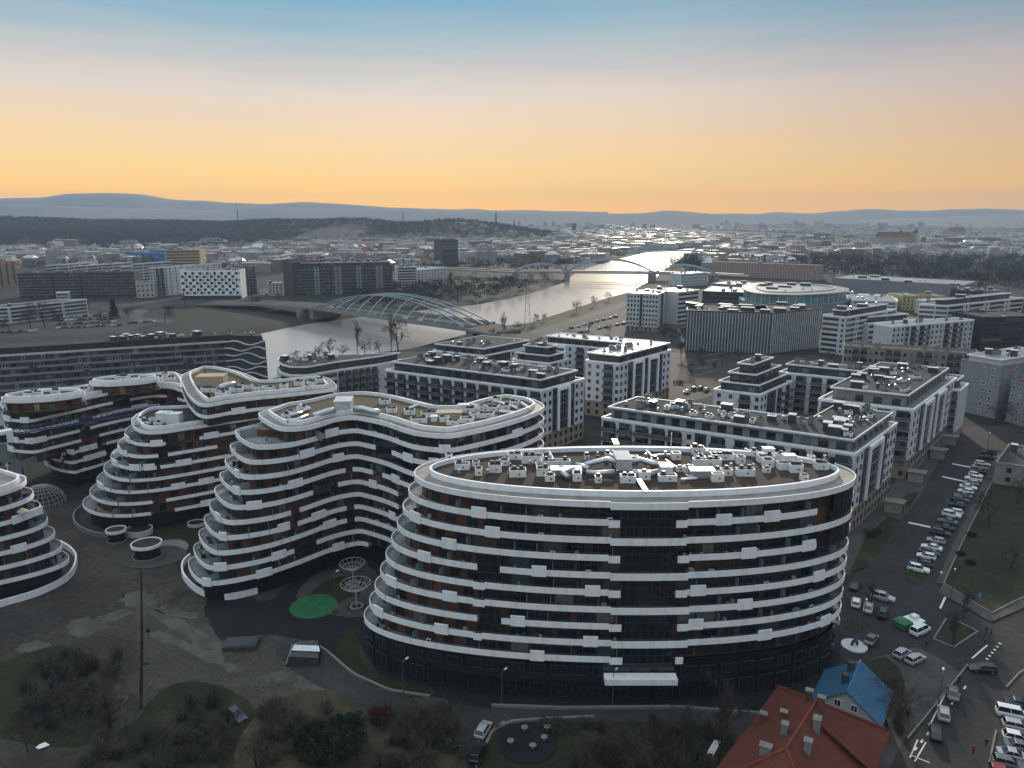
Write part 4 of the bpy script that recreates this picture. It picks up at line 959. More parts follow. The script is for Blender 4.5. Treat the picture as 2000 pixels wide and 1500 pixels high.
END2 = [('w', 4.6, 2), ('d', 2.4), ('f', 6), ('d', 2.4), ('f', 6), ('d', 2.4), ('w', 5, 2)]
pF = P2(1059, 764, 22); aF = pF - U * 67
block('courtyard_block', 'white block with dark penthouse floor and portal frame, directly behind the wavy building', para(aF, 67, 24), 22, {0: [('b', 60, 13)], 1: END}, pent=1, base=6.3, clutter=56, seed=3, kinds=('chimney', 'chimney', 'vent', 'shed', 'unit'))
pG = P2(1210, 706, 25) ; pG = P2(1210, 712, 22.3)
block('courtyard_block', 'white block with bright flat roof and two tall portal frames, standing above its neighbours', para(pG - U * 14.5, 14.5, 40), 22.3, {0: [('w', 3, 1), ('w', 3, 1), ('b', 4.6, 1), ('w', 1.5, 1)], 1: END2}, pent=1, pent_in=.9, base=6.3, roof='white_roof', clutter=16, seed=5, kinds=('vent', 'vent', 'chimney'), big=1.2)
g2 = P2(1062, 668, 20)
block('courtyard_block', 'long low white roofed wing running behind the block with two portal frames', para(g2, 48, 13), 19.5, {0: [('w', 4, 2), ('f', 5), ('w', 3, 1), ('b', 24, 5)]}, roof='white_roof', clutter=22, seed=6, kinds=('vent', 'chimney', 'vent'), pent=1, pent_in=1.2)
g3 = P2(1000, 697, 17)
block('courtyard_block', 'stepped white block with dark glazed terraces left of the bright roofed block', para(g3, 19, 14), 15.6, {0: [('w', 6, 3), ('b', 5, 1), ('w', 3, 1)], 1: [('d', 4), ('w', 6, 2)]}, pent=2, pent_in=1.6, clutter=4, seed=7)
kx = P2(945, 690, 17)
block('riverside_block', 'small dark roofed block beside the bridge ramp with a white gable', para(kx - U * 29, 29, 34), 15.5, {0: [('w', 8, 3), ('h', 8)], 1: [('d', 14), ('w', 12, 4)]}, wall='offwhite', base=3.2, pent=1, pent_in=1.2, clutter=10, seed=8)
lx = P2(738, 706, 20)
lr = [P2(540, 713, 20), P2(548, 722, 20), P2(566, 727, 20), P2(600, 727, 20), P2(660, 716.5, 20), lx, lx + V * 14, P2(545, 707, 20)]
block('riverside_block', 'block with a rounded glazed corner left of the courtyard, facing the river', lr, 18.5, {2: [('h', 1)], 3: [('h', 1)], 4: [('b', 25, 6)], 1: [('h', 1)]}, wall='offwhite', base=3.4, pent=1, pent_in=1.2, clutter=16, seed=9)
# the L-shaped block behind the oval building
bH = P2(1672, 886, 22); aH = bH - U * 68
inner_ = aH + V * 18.5 + U * 50
block('courtyard_block', 'long white block with grey penthouse strip right behind the oval building', [aH, bH, bH + V * 37, bH + V * 37 - U * 18, inner_, aH + V * 18.5], 21.6,
      {0: [('b', 14, 3), ('b', 9, 2), ('w', 3, 1), ('d', 3), ('b', 12, 2), ('d', 3), ('b', 20, 4)], 1: [('w', 6, 2), ('d', 3), ('f', 10), ('d', 4), ('w', 8, 3)]}, pent=1, pent_mat='grey_wall', base=6.3, clutter=78, seed=11, pent_in=1.8, pent_fac=(0, 1))
bI = P2(1785, 802, 22)
block('courtyard_block', 'white block with grey upper floors and portal frames along the car park street', [bI - U * 27, bI, bI + V * 59, bI + V * 59 - U * 27], 22, {0: [('b', 10, 2), ('w', 4, 1), ('b', 9, 2)], 1: [('w', 6, 2), ('d', 3), ('f', 8), ('d', 4), ('f', 8), ('d', 3), ('w', 9, 3)]}, pent=1, pent_mat='grey_wall', base=6.3, clutter=56, seed=12, pent_in=3.0, penth=3.6)
i2 = P2(1486, 766, 17)
block('courtyard_block', 'stepped white block with glazed teal terraces in the middle of the right courtyard', [i2 - U * 17, i2, i2 + V * 30, i2 + V * 30 - U * 17], 15.8, {0: [('w', 7, 2), ('b', 5, 1), ('w', 2, 1)], 1: [('w', 4, 2), ('d', 5), ('b', 10, 2)]}, pent=3, pent_in=1.7, clutter=6, seed=13)
i3 = P2(1525, 722, 17)
block('courtyard_block', 'balconied rear wing closing the right courtyard', para(P2(1522, 726, 19), 62, 13), 18.6, {0: [('b', 20, 4), ('d', 4), ('b', 18, 4), ('d', 3), ('b', 10, 2)]}, wall='offwhite', pent=1, clutter=34, seed=14, base=3.2)
# entrance porches along the street side
for x, y, k in ((1722, 1000, 0), (1768, 940, 1), (1812, 895, 2), (1836, 868, 3)):
    p = P2(x, y); b = MB(); q = para(p, 5, 4); b.prism(pinset(q, .4), 0, 3.0, 0); b.prism(q, 3.0, 3.3, 1, bottom=True)
    pd = q[1] + (q[2] - q[1]) * .5; b.wbox(q[1] - U * .38, V, Vector((V.y, -V.x)), 1.2, 2.8, 0, .04, 0, 2.4, 2)
    o = b.build('entrance_porch', ['beige', 'kerb', 'glass'], None, base=(p.x, p.y, 0)); tag(o, ('nearest beige flat roofed entrance porch on the car park street', 'second beige entrance porch along the car park street', 'third beige entrance porch along the car park street', 'farthest beige entrance porch by the corner lawn')[k], 'porch', 'entrance porches')
# white block at the right edge, with its lower neighbour
w0, w1, w2 = P2(1877, 704, 21), P2(1958, 718, 21), P2(2010, 707, 21)
uW = (w1 - w0).normalized(); vW = Vector((-uW.y, uW.x))
block('white_block', 'plain white block with few windows at the right edge, bare tree in front', [w0, w1, w1 + vW * 40, w0 + vW * 40], 21, {0: [('p', 8), ('w', 2.4, 1), ('w', 3, 1), ('p', 1.5)], 1: [('w', 20, 6)]}, wall='grey_wall', roof='roof_light', clutter=10, seed=15, frame='frame_white', cornice=False, pent=1, pent_mat='offwhite', pent_in=2, penth=2.2, pent_fac=())
block('white_block', 'lower white wing cut off by the right edge of the picture', [w1 + uW * 4, w1 + uW * 22 - vW * 5, w1 + uW * 22 + vW * 14, w1 + uW * 4 + vW * 14], 16, {0: [('w', 20, 6)], 3: [('w', 12, 3)]}, wall='grey_wall', roof='roof_red_ridge', clutter=3, seed=16, frame='frame_white')
q0 = P2(1938, 945); block('garage_block', 'low grey flat roofed building at the right edge beside the car park row', [q0, q0 + U * 22, q0 + U * 22 + V * 24, q0 + V * 24], 6.5, {3: [('w', 10, 3)], 0: [('w', 8, 3)]}, wall='concrete', roof='asphalt_worn', clutter=5, seed=17, cat='building', big=.8)

# ---- middle distance: front face given by its foot (photo) and height
def mid(name, label, x0, y0, x1, y1, h, depth, fac=None, side=None, perp=None, **kw):
    p0, p1 = P2(x0, y0), P2(x1, y1); u = (p1 - p0).normalized(); v = Vector((-u.y, u.x)) if perp is None else Vector((math.cos(math.radians(perp)), math.sin(math.radians(perp))))
    f = {0: fac or [('w', 1)]}
    if side: f.update(side)
    return block(name, label, [p0, p1, p1 + v * depth, p0 + v * depth], h, f, **kw)
mid('old_tenement', 'long beige four storey tenement with small iron balconies', 1643, 738, 1906, 758, 16, 12, [('w', 3, 2), ('b', 6, 2), ('w', 6, 3), ('b', 6, 2), ('w', 5, 2), ('b', 6, 2), ('w', 5, 2), ('b', 8, 3), ('w', 3, 1)], wall='beige_old', roof='roof_dark', clutter=9, seed=20, kinds=('chimney',), fh=3.4, win=(1.3, 1.7))
mid('office_block', 'glass office block behind pale vertical fins', 1337, 685, 1500, 692, 24, 34, [('v', 1)], side={1: [('v', 1)]}, wall='slate', roof='roof_dark', clutter=18, seed=21, cat='office building', glass='glass_green', kinds=('shed', 'unit', 'shed'), big=2.0)
mid('office_block', 'fin fronted right half of the glass office block', 1501, 692, 1598, 680, 24, 30, [('v', 1)], wall='slate', roof='roof_dark', clutter=10, seed=22, cat='office building', glass='glass_green', kinds=('shed', 'unit'), big=2.2)
mid('hotel', 'white hotel with square windows and a blank end wall above the river road', 1222, 645, 1283, 649, 26, 26, [('w', 12, 4), ('d', 2.2), ('w', 14, 5)], side={1: [('p', 6), ('d', 5), ('p', 8)]}, wall='offwhite', roof='roof_light', clutter=10, seed=23, cat='hotel', base=3.4)
mid('hotel', 'white hotel wing with dark ribbon windows beside the blank end wall', 1320, 643, 1362, 636, 26, 24, [('h', 1)], wall='offwhite', roof='roof_light', clutter=8, seed=24, cat='hotel', base=3.4)
mid('office_block', 'white office block with staggered ribbon windows right of the fins', 1600, 688, 1646, 694, 22, 60, [('h', 8), ('w', 3, 1)], side={1: [('h', 7), ('w', 2, 1), ('h', 9), ('w', 3, 1), ('h', 8), ('w', 3, 1), ('h', 7)]}, perp=38, wall='offwhite', roof='roof_light', pent=1, pent_in=4, clutter=14, seed=25, cat='office building', big=1.6)
mid('office_block', 'second white office block with ribbon windows, farther right', 1786, 668, 1842, 672, 24, 90, [('h', 8), ('h', 6)], side={1: [('h', 9), ('w', 3, 1), ('h', 9), ('w', 3, 1), ('h', 10), ('w', 3, 1), ('h', 9)]}, perp=30, wall='offwhite', roof='roof_light', pent=1, pent_in=5, clutter=14, seed=26, cat='office building', big=1.6)
mid('pastel_block', 'pale green and white apartment block behind the tenement', 1735, 705, 1894, 688, 19, 12, [('w', 6, 3), ('d', 2, 'frosted'), ('b', 8, 2), ('d', 2, 'frosted'), ('w', 6, 3), ('b', 8, 2), ('d', 2, 'frosted'), ('w', 5, 2)], wall='offwhite', roof='roof_light', clutter=8, seed=27)
mid('dark_block', 'dark brown block cut by the right edge above the white block', 1912, 690, 2030, 686, 21, 25, [('h', 6), ('h', 6), ('h', 6)], wall='blackwall', roof='roof_dark', clutter=8, seed=28)
mid('warehouse', 'long low grey hall in front of the dark wood', 1622, 574, 1878, 592, 16, 60, [('h', 1)], fh=14, wall='grey_wall', roof='roof_light', clutter=14, seed=29, cat='hall', kinds=('shed', 'unit'), big=3, cornice=False)
for i, (x0, y0, x1, y1, h, d, wl, lb) in enumerate((
        (1370, 600, 1450, 604, 14, 50, 'slate', 'dark glass mall wing behind the hotel'), (1660, 618, 1750, 622, 13, 40, 'offwhite', 'pale low office roof left of the orange bay blocks'), (1760, 606, 1800, 606, 12, 25, 'yellow_wall', 'small ochre block among pale roofs'),
        (1815, 606, 1842, 606, 12, 20, 'yellow_wall', 'second small ochre block among pale roofs, to the right'), (1885, 600, 1915, 600, 14, 25, 'blackwall', 'small black block at the end of the long hall'), (1925, 597, 1960, 597, 13, 25, 'grey_wall', 'grey block right of the small black one'),
        (1850, 640, 2010, 628, 17, 20, 'beige', 'long cream block with ribbon windows near the right edge'), (1390, 538, 1600, 548, 18, 18, 'pink_wall', 'long reddish tenement row beyond the mall'), (1330, 560, 1380, 556, 14, 18, 'offwhite', 'white house at the bridge foot right of the river'))):
    mid('town_block', lb, x0, y0, x1, y1, h, d, [('h', 1)] if i in (0, 1, 6) else None, wall=wl, roof='roof_light' if i != 7 else 'roof_red_ridge', clutter=5, seed=50 + i, cat='building', big=1.5)
mid('office_block', 'low white wing with ribbon windows between the two white offices', 1690, 688, 1784, 678, 17, 25, [('h', 8), ('w', 3, 1), ('h', 8)], wall='offwhite', roof='roof_light', pent=1, pent_in=4, clutter=10, seed=120, cat='office building', big=1.4)
mid('flat_hall', 'long flat white roofed hall right of the mall', 1655, 604, 1752, 608, 9, 45, [('h', 1)], fh=8, wall='offwhite', roof='white_roof', clutter=8, seed=121, cat='hall', big=2)
mid('flat_hall', 'flat pale hall above the dark brown block at right', 1865, 624, 1990, 618, 11, 40, [('h', 1)], fh=9, wall='offwhite', roof='white_roof', clutter=8, seed=122, cat='hall', big=2)
mid('flat_hall', 'flat bright roofed hall left of the turquoise glass storey', 1385, 575, 1450, 580, 11, 45, [('h', 1)], fh=9, wall='grey_wall', roof='white_roof', clutter=8, seed=123, cat='hall', big=2)
# mall with its oval glass storey
mr_ = thing('shopping_mall', 'wide pale mall with a turquoise glass storey under a flat oval roof', 'mall', (265, 715, 0))
mp_ = [P2(x, y, 19) for x, y in ((1454, 562), (1480, 572), (1560, 575), (1640, 570), (1650, 563), (1600, 556), (1520, 552), (1470, 554))]
q = resample(spline(mp_, True, 8), 90)
if area(q) < 0: q.reverse()
b = MB(); b.ribbon(inset(q, -4), inset(q, 2), 0, 11, closed=True); b.build('wall', 'grey_wall', mr_)
b = MB(); b.ribbon(q, inset(q, 1), 11, 18.5, closed=True); b.build('glass_wall', 'glass_teal', mr_)
nq = normals(q); OCC.append((265, 715, 70))
for i in range(0, 90, 2): put('mullion', shared('mallm', lambda: fin_mesh(7.5)), mr_, (q[i].x + nq[i].x * .1, q[i].y + nq[i].y * .1, 11), math.atan2(nq[i].y, nq[i].x))
b = MB(); b.prism(inset(q, -2), 18.5, 19.2, 0, 1, bottom=True); b.build('roof', ['offwhite', 'roof_light'], mr_)
b = MB(); b.ribbon(inset(q, 9), inset(q, 10), 19.2, 20.2, closed=True); b.build('roof_ring', 'offwhite', mr_)
roof_stuff(mr_, inset(q, 12), 19.22, 12, random.Random(4), ('shed', 'unit'), 3)
# left bank
mid('orange_block', 'orange brown apartment block cut off by the left edge', -70, 572, 38, 556, 27, 40, [('b', 1, 8)], side={1: [('w', 3, 3)]}, wall='brown_wall', roof='roof_dark', clutter=5, seed=60)
mid('low_office', 'low pale office cut off by the left edge below the orange block', -50, 634, 22, 632, 12, 60, [('h', 1)], side={1: [('h', 1), ('h', 1), ('h', 1)]}, perp=62, wall='offwhite', roof='roof_dark', clutter=4, seed=61, cat='office building')
for i, (x0, x1, lb) in enumerate(((40, 108, 'left one of the shadow-dark apartment blocks across the river'), (110, 162, 'middle one of the shadow-dark apartment blocks across the river'), (164, 266, 'widest of the shadow-dark apartment blocks, right of the others'))):
    mid('shaded_block', lb, x0, 583 - i, x1, 582 - i, 24, 16, [('b', 1, (7, 5, 10)[i])], wall='blackwall', roof='roof_dark', clutter=8, seed=62 + i, fh=3.0)  # shade on these fronts is painted in as a near-black wall colour
for i, (x0, x1, y, h, lb) in enumerate(((96, 118, 572, 28, 'tall white stair block rising behind the left shadow-dark front'), (150, 176, 571, 27, 'white balcony wing behind the middle shadow-dark front'), (180, 205, 568, 27, 'white wing next to the roof of the widest shadow-dark front'), (240, 262, 570, 26, 'cream wing behind the right end of the shadow-dark front'), (263, 284, 568, 28, 'white wing with sunlit balconies behind the small house'))):
    mid('white_wing', lb, x0, y, x1, y - 2, h, 40, [('h', 1)], side={1: [('h', 1), ('h', 1), ('h', 1)]}, perp=70, wall='offwhite', roof='roof_light', clutter=3, seed=66 + i, fh=3.0)
mid('old_house', 'small pale three storey house at the corner of the shadow-dark front', 268, 582, 303, 581, 15, 14, [('w', 1, 4)], wall='plaster', roof='roof_dark', clutter=2, seed=72, cat='house', kinds=('chimney',), fh=4.2, win=(1.5, 2))
mid('balcony_block', 'white apartment block with dark balconies left of the checkered one', 297, 579, 331, 577, 28, 70, [('w', 2, 2), ('b', 3, 2), ('w', 1, 1)], side={1: [('w', 1, 10)]}, perp=64, wall='offwhite', roof='roof_dark', clutter=6, seed=73)
# checkered office: white front with dark squares set like a chessboard
ck = mid('checkered_office', 'white office block with a chessboard of square black windows', 356, 584, 472, 583, 27, 20, [('p', 1)], side={1: [('p', 1)]}, wall='white', roof='roof_dark', clutter=12, seed=74, cat='office building', cornice=False, kinds=('shed', 'unit'), big=1.6)
p0, p1 = P2(356, 584), P2(472, 583); u = (p1 - p0); l = u.length; u = u / l; n = Vector((u.y, -u.x)); rr_ = random.Random(2)
for r in range(7):
    for c_ in range(8):
        x = (c_ + (.25 if r % 2 else .72)) / 8.3 * l + .6; q = p0 + u * x + n * .05; z = 24.0 - 3.1 * r - .9
        put('window', win_mesh(2.7, 2.5, bars=0, depth=.1), ck, (q.x, q.y, z), math.atan2(u.y, u.x))
        if rr_.random() < .65: q = p0 + u * (x + 2.9) + n * .05; put('window', win_mesh(.9, 1.8, bars=0, depth=.1), ck, (q.x, q.y, z + .3), math.atan2(u.y, u.x))
b = MB(); b.wbox(p0, u, n, -.3, l + .3, 0, .4, 0, 3.1); b.build('lower_wall', 'blackwall', ck)
mid('brown_block', 'dark brown block just right of the checkered office', 474, 575, 503, 574, 28, 20, [('b', 1, 4)], wall='brown_wall', roof='roof_dark', clutter=4, seed=75)
mid('yellow_office', 'square yellow office block in front of the blue viaduct', 325, 535, 394, 534, 32, 40, [('h', 1)], wall='yellow_wall', roof='roof_light', clutter=8, seed=76, cat='office building', fh=4, big=2)
mid('long_dark_block', 'long dark apartment block with roof terraces left of the arch bridge', 577, 578, 768, 573, 29, 22, [('b', 8, 5), ('d', 2, 'frosted'), ('b', 6, 4), ('d', 3, 'grey_wall'), ('b', 6, 4), ('d', 2, 'frosted'), ('b', 6, 4), ('d', 3, 'grey_wall'), ('b', 4, 3)], wall='slate', roof='roof_dark', pent=1, clutter=20, seed=77)
mid('long_dark_block', 'stepped gable end block at the left end of the long dark one', 556, 577, 575, 579, 33, 60, [('p', 1)], side={3: [('w', 1, 6)]}, wall='slate', roof='roof_dark', clutter=5, seed=78)
mid('river_office', 'pale curved office block at the right end of the long dark one', 777, 566, 815, 565, 24, 24, [('h', 1)], wall='offwhite', roof='roof_dark', clutter=5, seed=79, cat='office building')
mid('river_office', 'white hall with rows of small windows nearest the left river bank', 816, 562, 872, 555, 19, 30, [('w', 1, 9)], wall='offwhite', roof='roof_light', clutter=4, seed=80, cat='office building')
mid('glass_tower', 'dark glass office tower standing alone left of the river', 862, 522, 895, 521, 41, 34, [('h', 1)], side={1: [('h', 1)]}, wall='slate', roof='roof_dark', clutter=4, seed=81, cat='tower', fh=3.8, glass='glass_blue', big=2)
mid('small_hall', 'small pale hall between the checkered office and the long dark block', 525, 578, 553, 577, 12, 20, [('w', 1, 4)], wall='plaster', roof='roof_light', clutter=2, seed=82, cat='building')
mid('kiosk_building', 'white low pavilion among the trees left of the shadow-dark blocks', 112, 592, 136, 591, 9, 12, [('h', 1)], wall='offwhite', roof='roof_light', clutter=1, seed=83, cat='building')

# ---- the very long dark block with pale stripes behind the left group
Lb = thing('striped_riverside_block', 'very long dark block with pale stripes and wavy bands at its river end', 'apartment building', (-170, 330, 0))
l0, l1 = P2(-120, 699, 22), P2(440, 664.5, 22); l2 = P2(518, 667, 22); uL = (l1 - l0).normalized(); vL = Vector((-uL.y, uL.x))
polyL = [l0, l1, l2, l2 + vL * 13, l0 + vL * 17]
b = MB(); b.prism(polyL, 0, 21.5, 0); b.build('wall', 'slate', Lb)
b = MB(); b.prism(pinset(polyL, 1.0), 21.5, 24.3, 0, 1); b.build('penthouse_wall', ['roof_brown', 'roof_dark'], Lb)
rl_ = random.Random(77); Ll = (l1 - l0).length; nL = Vector((uL.y, -uL.x))
for k in range(7):
    z = 21.2 - 3.05 * k; x = 0 if k == 0 else rl_.uniform(0, 6)
    while x < Ll:
        e_ = Ll if k == 0 else min(Ll, x + rl_.uniform(18, 60)); dz = 0 if k == 0 else rl_.choice((0, .35))
        b = MB(); b.wbox(l0, uL, nL, x, e_, 0, .5, z - .35 + dz, z + .55 + dz); b.build('balcony_band', 'grey_wall' if k else 'offwhite', Lb); x = e_ + (0 if rl_.random() < .5 else rl_.uniform(2, 6))
    u2 = (l2 - l1).normalized(); n2 = Vector((u2.y, -u2.x)); w2_ = (l2 - l1).length; pts = []
    for i in range(25):
        t = i / 24; pts.append((l1 + u2 * (w2_ * t) + n2 * (.5 + .5 * math.sin(t * 5 + k)), z + .1 + 1.05 * math.sin(t * 7.5 + k * 1.9) * min(1, t * 2.5)))
    b = MB(); b.tube([(p.x, p.y, zz) for p, zz in pts], .38, 6); b.build('wavy_band', 'offwhite', Lb)
    for i in range(28):
        q = l0 + uL * ((i + .5) * Ll / 28 + rl_.uniform(-1, 1)) + nL * .03
        if k < 6 and -40 < J((q.x, q.y, z - 2))[0] < 520: put('window', win_mesh(rl_.choice((1.3, 2.2)), 1.5, glass=rl_.choice(('glass', 'glass_blue')), frame=rl_.choice(('frame_dark', 'frame_dark', 'frame_white')), depth=.06), Lb, (q.x, q.y, z - 2.1), math.atan2(uL.y, uL.x))
roof_stuff(Lb, pinset([polyL[0] + uL * 60, *polyL[1:4], polyL[4] + uL * 60], 2), 24.32, 60, random.Random(8), ('chimney', 'unit', 'vent', 'shed'))
# ------------------------------------------------------------------ bridges
def bridge_line(a, b, n): return [a.lerp(b, i / (n - 1)) for i in range(n)]
KB = thing('arch_bridge', 'pale steel road bridge with low crossing arches over the near river bend', 'bridge', (-80, 525, 0))
e0, e1 = P2(612, 601, 9), P2(903, 641, 9); uB = (e1 - e0).normalized(); nB = Vector((-uB.y, uB.x)); LB = (e1 - e0).length; WB = 30
dk = MB(); dk.wbox(e0, uB, -nB, -2, LB + 2, -WB, 0, 7.2, 9.0); dk.build('deck', 'concrete', KB)
b = MB(); b.face([(q.x, q.y, 9.03) for q in (e0 + nB * 2 - uB * 2, e0 + uB * (LB + 2) + nB * 2, e0 + uB * (LB + 2) + nB * (WB - 2), e0 - uB * 2 + nB * (WB - 2))]); b.build('roadway', 'asphalt_worn', KB)
for off in (0.4, 6.5, WB - 6.5, WB - .4):
    b = MB(); b.wbox(e0 + nB * off, uB, -nB, -2, LB + 2, -.1, .1, 9.05, 10.1); b.build('railing', 'steel_blue', KB)
rise = 14
def rib_pt(j, t):
    x = -1 + 2 * t; z = 9.2 + rise * (1 - x * x); off = (1.5, 10.5, WB - 10.5, WB - 1.5)[j]
    lean = (1 if j < 2 else -1) * (4.5 if j in (0, 3) else .8) * (1 - x * x); q = e0 + uB * (LB * t) + nB * (off + lean); return (q.x, q.y, z)
for j in range(4):
    b = MB(); b.tube([rib_pt(j, i / 40) for i in range(41)], .55 if j in (1, 2) else .45, 6); b.build('arch_rib', 'steel_blue', KB)
for i in range(1, 12):
    t = i / 12; q0 = e0 + uB * (LB * t); a = Vector(rib_pt(0, t)); d = Vector(rib_pt(3, t)); pts = [(q0.x, q0.y, 9.2)]
    for k in range(1, 9): s = k / 9; m_ = a.lerp(d, s * .98); pts.append((q0.x * (1 - s) + d.x * s, q0.y * (1 - s) + d.y * s, 9.2 + (a.z - 9.2) * math.sin(s * PI / 2) ** .8))
    b = MB(); b.tube(pts, .30, 5); b.build('cross_brace', 'offwhite', KB)
    for j in (1, 2):
        p = rib_pt(j, t); b = MB(); b.tube([(p[0], p[1], 9), p], .12, 4); b.build('hanger', 'steel_blue', KB)
for x0, y0, x1, y1, z0, z1 in ((380, 593, 500, 594, 2, 6), (500, 594, 612, 601, 6, 9), (903, 641, 960, 652, 9, 8), (960, 652, 1030, 672, 8, 3)):
    a, d = P2(x0, y0, z0), P2(x1, y1, z1); b = MB(); u = (d - a).normalized(); n = Vector((-u.y, u.x)) if x0 != 500 else nB; q = [a, d, d + n * WB, a + n * WB]
    b.hexa([(q[i].x, q[i].y, (z0, z1, z1, z0)[i] - 1.6) for i in range(4)], [(q[i].x, q[i].y, (z0, z1, z1, z0)[i]) for i in range(4)], 0, 1); b.build('approach_deck', ['concrete', 'asphalt_worn'], KB)
for t, w_ in ((0, 5), (1, 6)):
    q = e0 + uB * (LB * t + (-5 if t == 0 else 5)); b = MB(); b.wbox(q, uB, -nB, -w_ / 2, w_ / 2, -WB + 2, -1, -6, 7.2); b.build('pier', 'concrete', KB)
q = P2(577, 604, 7); b = MB(); b.wbox(q, uB, -nB, -2, 2, -WB + 3, -2, -6, 5.8); b.build('pier', 'concrete', KB)

RB = thing('railway_bridge', 'farther railway bridge with three tied arches across the river', 'bridge', (130, 905, 0))
st = [P2(1005, 531, 10), P2(1108, 531, 10), P2(1277, 533, 10), P2(1400, 536, 10)]; far_ = Vector((.08, 1)) * 24
aL, aR = P2(850, 524, 10), P2(1460, 539, 10)
for k in range(2):
    o_ = far_ * k; b = MB()
    for p, q in zip([aL] + st, st + [aR]): n = Vector((-(q - p).y, (q - p).x)).normalized(); b.wbox(p + o_, (q - p).normalized(), -n, 0, (q - p).length, -8, 0, 8.2, 10)
    b.build('deck', 'concrete' if k == 0 else 'slate', RB)
    for a, d, r in zip(st, st[1:], (9, 15, 9)):
        for off in (0, 8):
            n = Vector((-(d - a).y, (d - a).x)).normalized(); pts = [];
            for i in range(21): t = i / 20; q = a.lerp(d, t) + n * off + o_; pts.append((q.x, q.y, 10 + r * (1 - (2 * t - 1) ** 2)))
            b = MB(); b.tube(pts, .6, 5); b.build('arch_rib', 'steel_blue', RB)
            b = MB()
            if off == 0 and k == 0:
                for i in range(1, 20): q = pts[i]; h_ = MB(); h_.tube([(q[0], q[1], 10), q], .16, 3); h_.build('hanger', 'steel_blue', RB)
    for s_ in st: b = MB(); b.box(s_.x + o_.x, s_.y + o_.y + 4, -6, 6, 9, 14.2); b.build('pier', 'concrete', RB)
FB = thing('foot_bridge', 'slender far arch footbridge across the river below the old town', 'bridge', (290, 1560, 0))
a, d = P2(1225, 492, 8), P2(1400, 488, 8); pts = []; b = MB()
b.tube([(a.x, a.y, 8), (d.x, d.y, 8)], 1.6, 4); b.build('deck', 'offwhite', FB)
for i in range(25): t = i / 24; q = a.lerp(d, t); pts.append((q.x, q.y, 6 + 16 * (1 - (2 * t - 1) ** 2)))
b = MB(); b.tube(pts, 1.3, 5); b.build('arch_rib', 'steel_blue', FB)
for k, (path, lb) in enumerate((([(172, 486), (200, 491), (240, 496), (300, 498)], 'low curved blue walled tram viaduct in the distance at left'), ([(176, 485), (205, 478), (235, 472), (262, 470), (330, 465)], 'upper blue walled viaduct branch rising to the right at left distance'), ([(236, 486), (250, 478), (275, 471), (320, 468), (370, 466)], 'third blue walled viaduct branch curving behind the yellow office'))):
    q = resample(spline([P2(x, y, 10) for x, y in path], False, 8), 40, False); nn = normals(q, False)
    vi = thing('viaduct', lb, 'viaduct', (q[20].x, q[20].y, 0), 'blue walled viaducts')
    b = MB(); b.ribbon([p + n * 5 for p, n in zip(q, nn)], [p - n * 5 for p, n in zip(q, nn)], 8.4, 10); b.build('deck', 'concrete', vi)
    for s in (1, -1): b = MB(); b.ribbon([p + n * (5.2 * s) for p, n in zip(q, nn)], [p + n * (4.8 * s) for p, n in zip(q, nn)], 8.2, 13.5); b.build('side_wall', 'blue_paint', vi)
    for i in range(3, 40, 9): b = MB(); b.box(q[i].x, q[i].y, 0, 2.5, 2.5, 8.4); b.build('pier', 'concrete', vi)
M('blue_hall', (.04, .20, .42), .5, .15, .1)
mid('blue_hall', 'bright blue hall beside the yellow office', 294, 511, 328, 512, 20, 30, [('h', 1)], wall='blue_hall', roof='roof_light', clutter=0, seed=90, cat='hall', fh=12)

# ------------------------------------------------------------------ the town beyond
rt = random.Random(101)
WCOL = {'white': (.62, .61, .58), 'cream': (.50, .44, .34), 'grey': (.32, .32, .32), 'pink': (.40, .28, .24), 'brown': (.22, .14, .10)}
for k, v in WCOL.items(): far_wall('far_' + k, v)
M('far_roof_red', (.16, .06, .04), .8, .2, .05); M('far_roof_grey', (.15, .15, .15), .6, .25, .05); M('far_roof_pale', (.50, .49, .46), .4, .2, .05)
def town_mesh(kind, col, roof, w_, d_, h_):
    b = MB(); b.box(0, 0, -3, w_, d_, h_ + 3)
    wm = b.mesh('wall', 'far_' + col); r = MB()
    if kind == 'gabled':
        z, t, o_ = h_, h_ + d_ * .32, .5
        a = [(-w_ / 2 - o_, -d_ / 2 - o_, z), (w_ / 2 + o_, -d_ / 2 - o_, z), (w_ / 2 + o_, d_ / 2 + o_, z), (-w_ / 2 - o_, d_ / 2 + o_, z)]; i_ = w_ * .12
        g = [(-w_ / 2 + i_, 0, t), (w_ / 2 - i_, 0, t)]
        r.face([a[0], a[1], g[1], g[0]]); r.face([a[2], a[3], g[0], g[1]]); r.face([a[1], a[2], g[1]]); r.face([a[3], a[0], g[0]]); r.face([a[3], a[2], a[1], a[0]])
        r.box(w_ * .2, d_ * .1, h_ + d_ * .2, 1.2, .9, d_ * .2)
    else:
        r.box(0, 0, h_, w_ + .4, d_ + .4, .7)
        for i in range(4): r.box(rt.uniform(-.38, .38) * w_, rt.uniform(-.3, .3) * d_, h_ + .7, rt.uniform(1.5, 5), rt.uniform(1.5, 4), rt.uniform(.8, 2.6))
    return wm, r.mesh('roof', 'far_roof_' + roof), max(w_, d_) / 2
ARCH = []
for kind in ('gabled', 'flat'):
    for col in WCOL:
        for j in range(3):
            roof = rt.choice(('red', 'grey', 'grey', 'pale')) if kind == 'gabled' else rt.choice(('grey', 'pale', 'pale'))
            w_ = rt.uniform(14, 26) if kind == 'gabled' else rt.uniform(20, 52); d_ = rt.uniform(11, 15); h_ = rt.uniform(8, 15) if kind == 'gabled' else rt.uniform(11, 21)
            ARCH.append((kind, col, roof, town_mesh(kind, col, roof, w_, d_, h_), 'long ' if w_ > 36 else ('tall ' if h_ > 16 else '')))
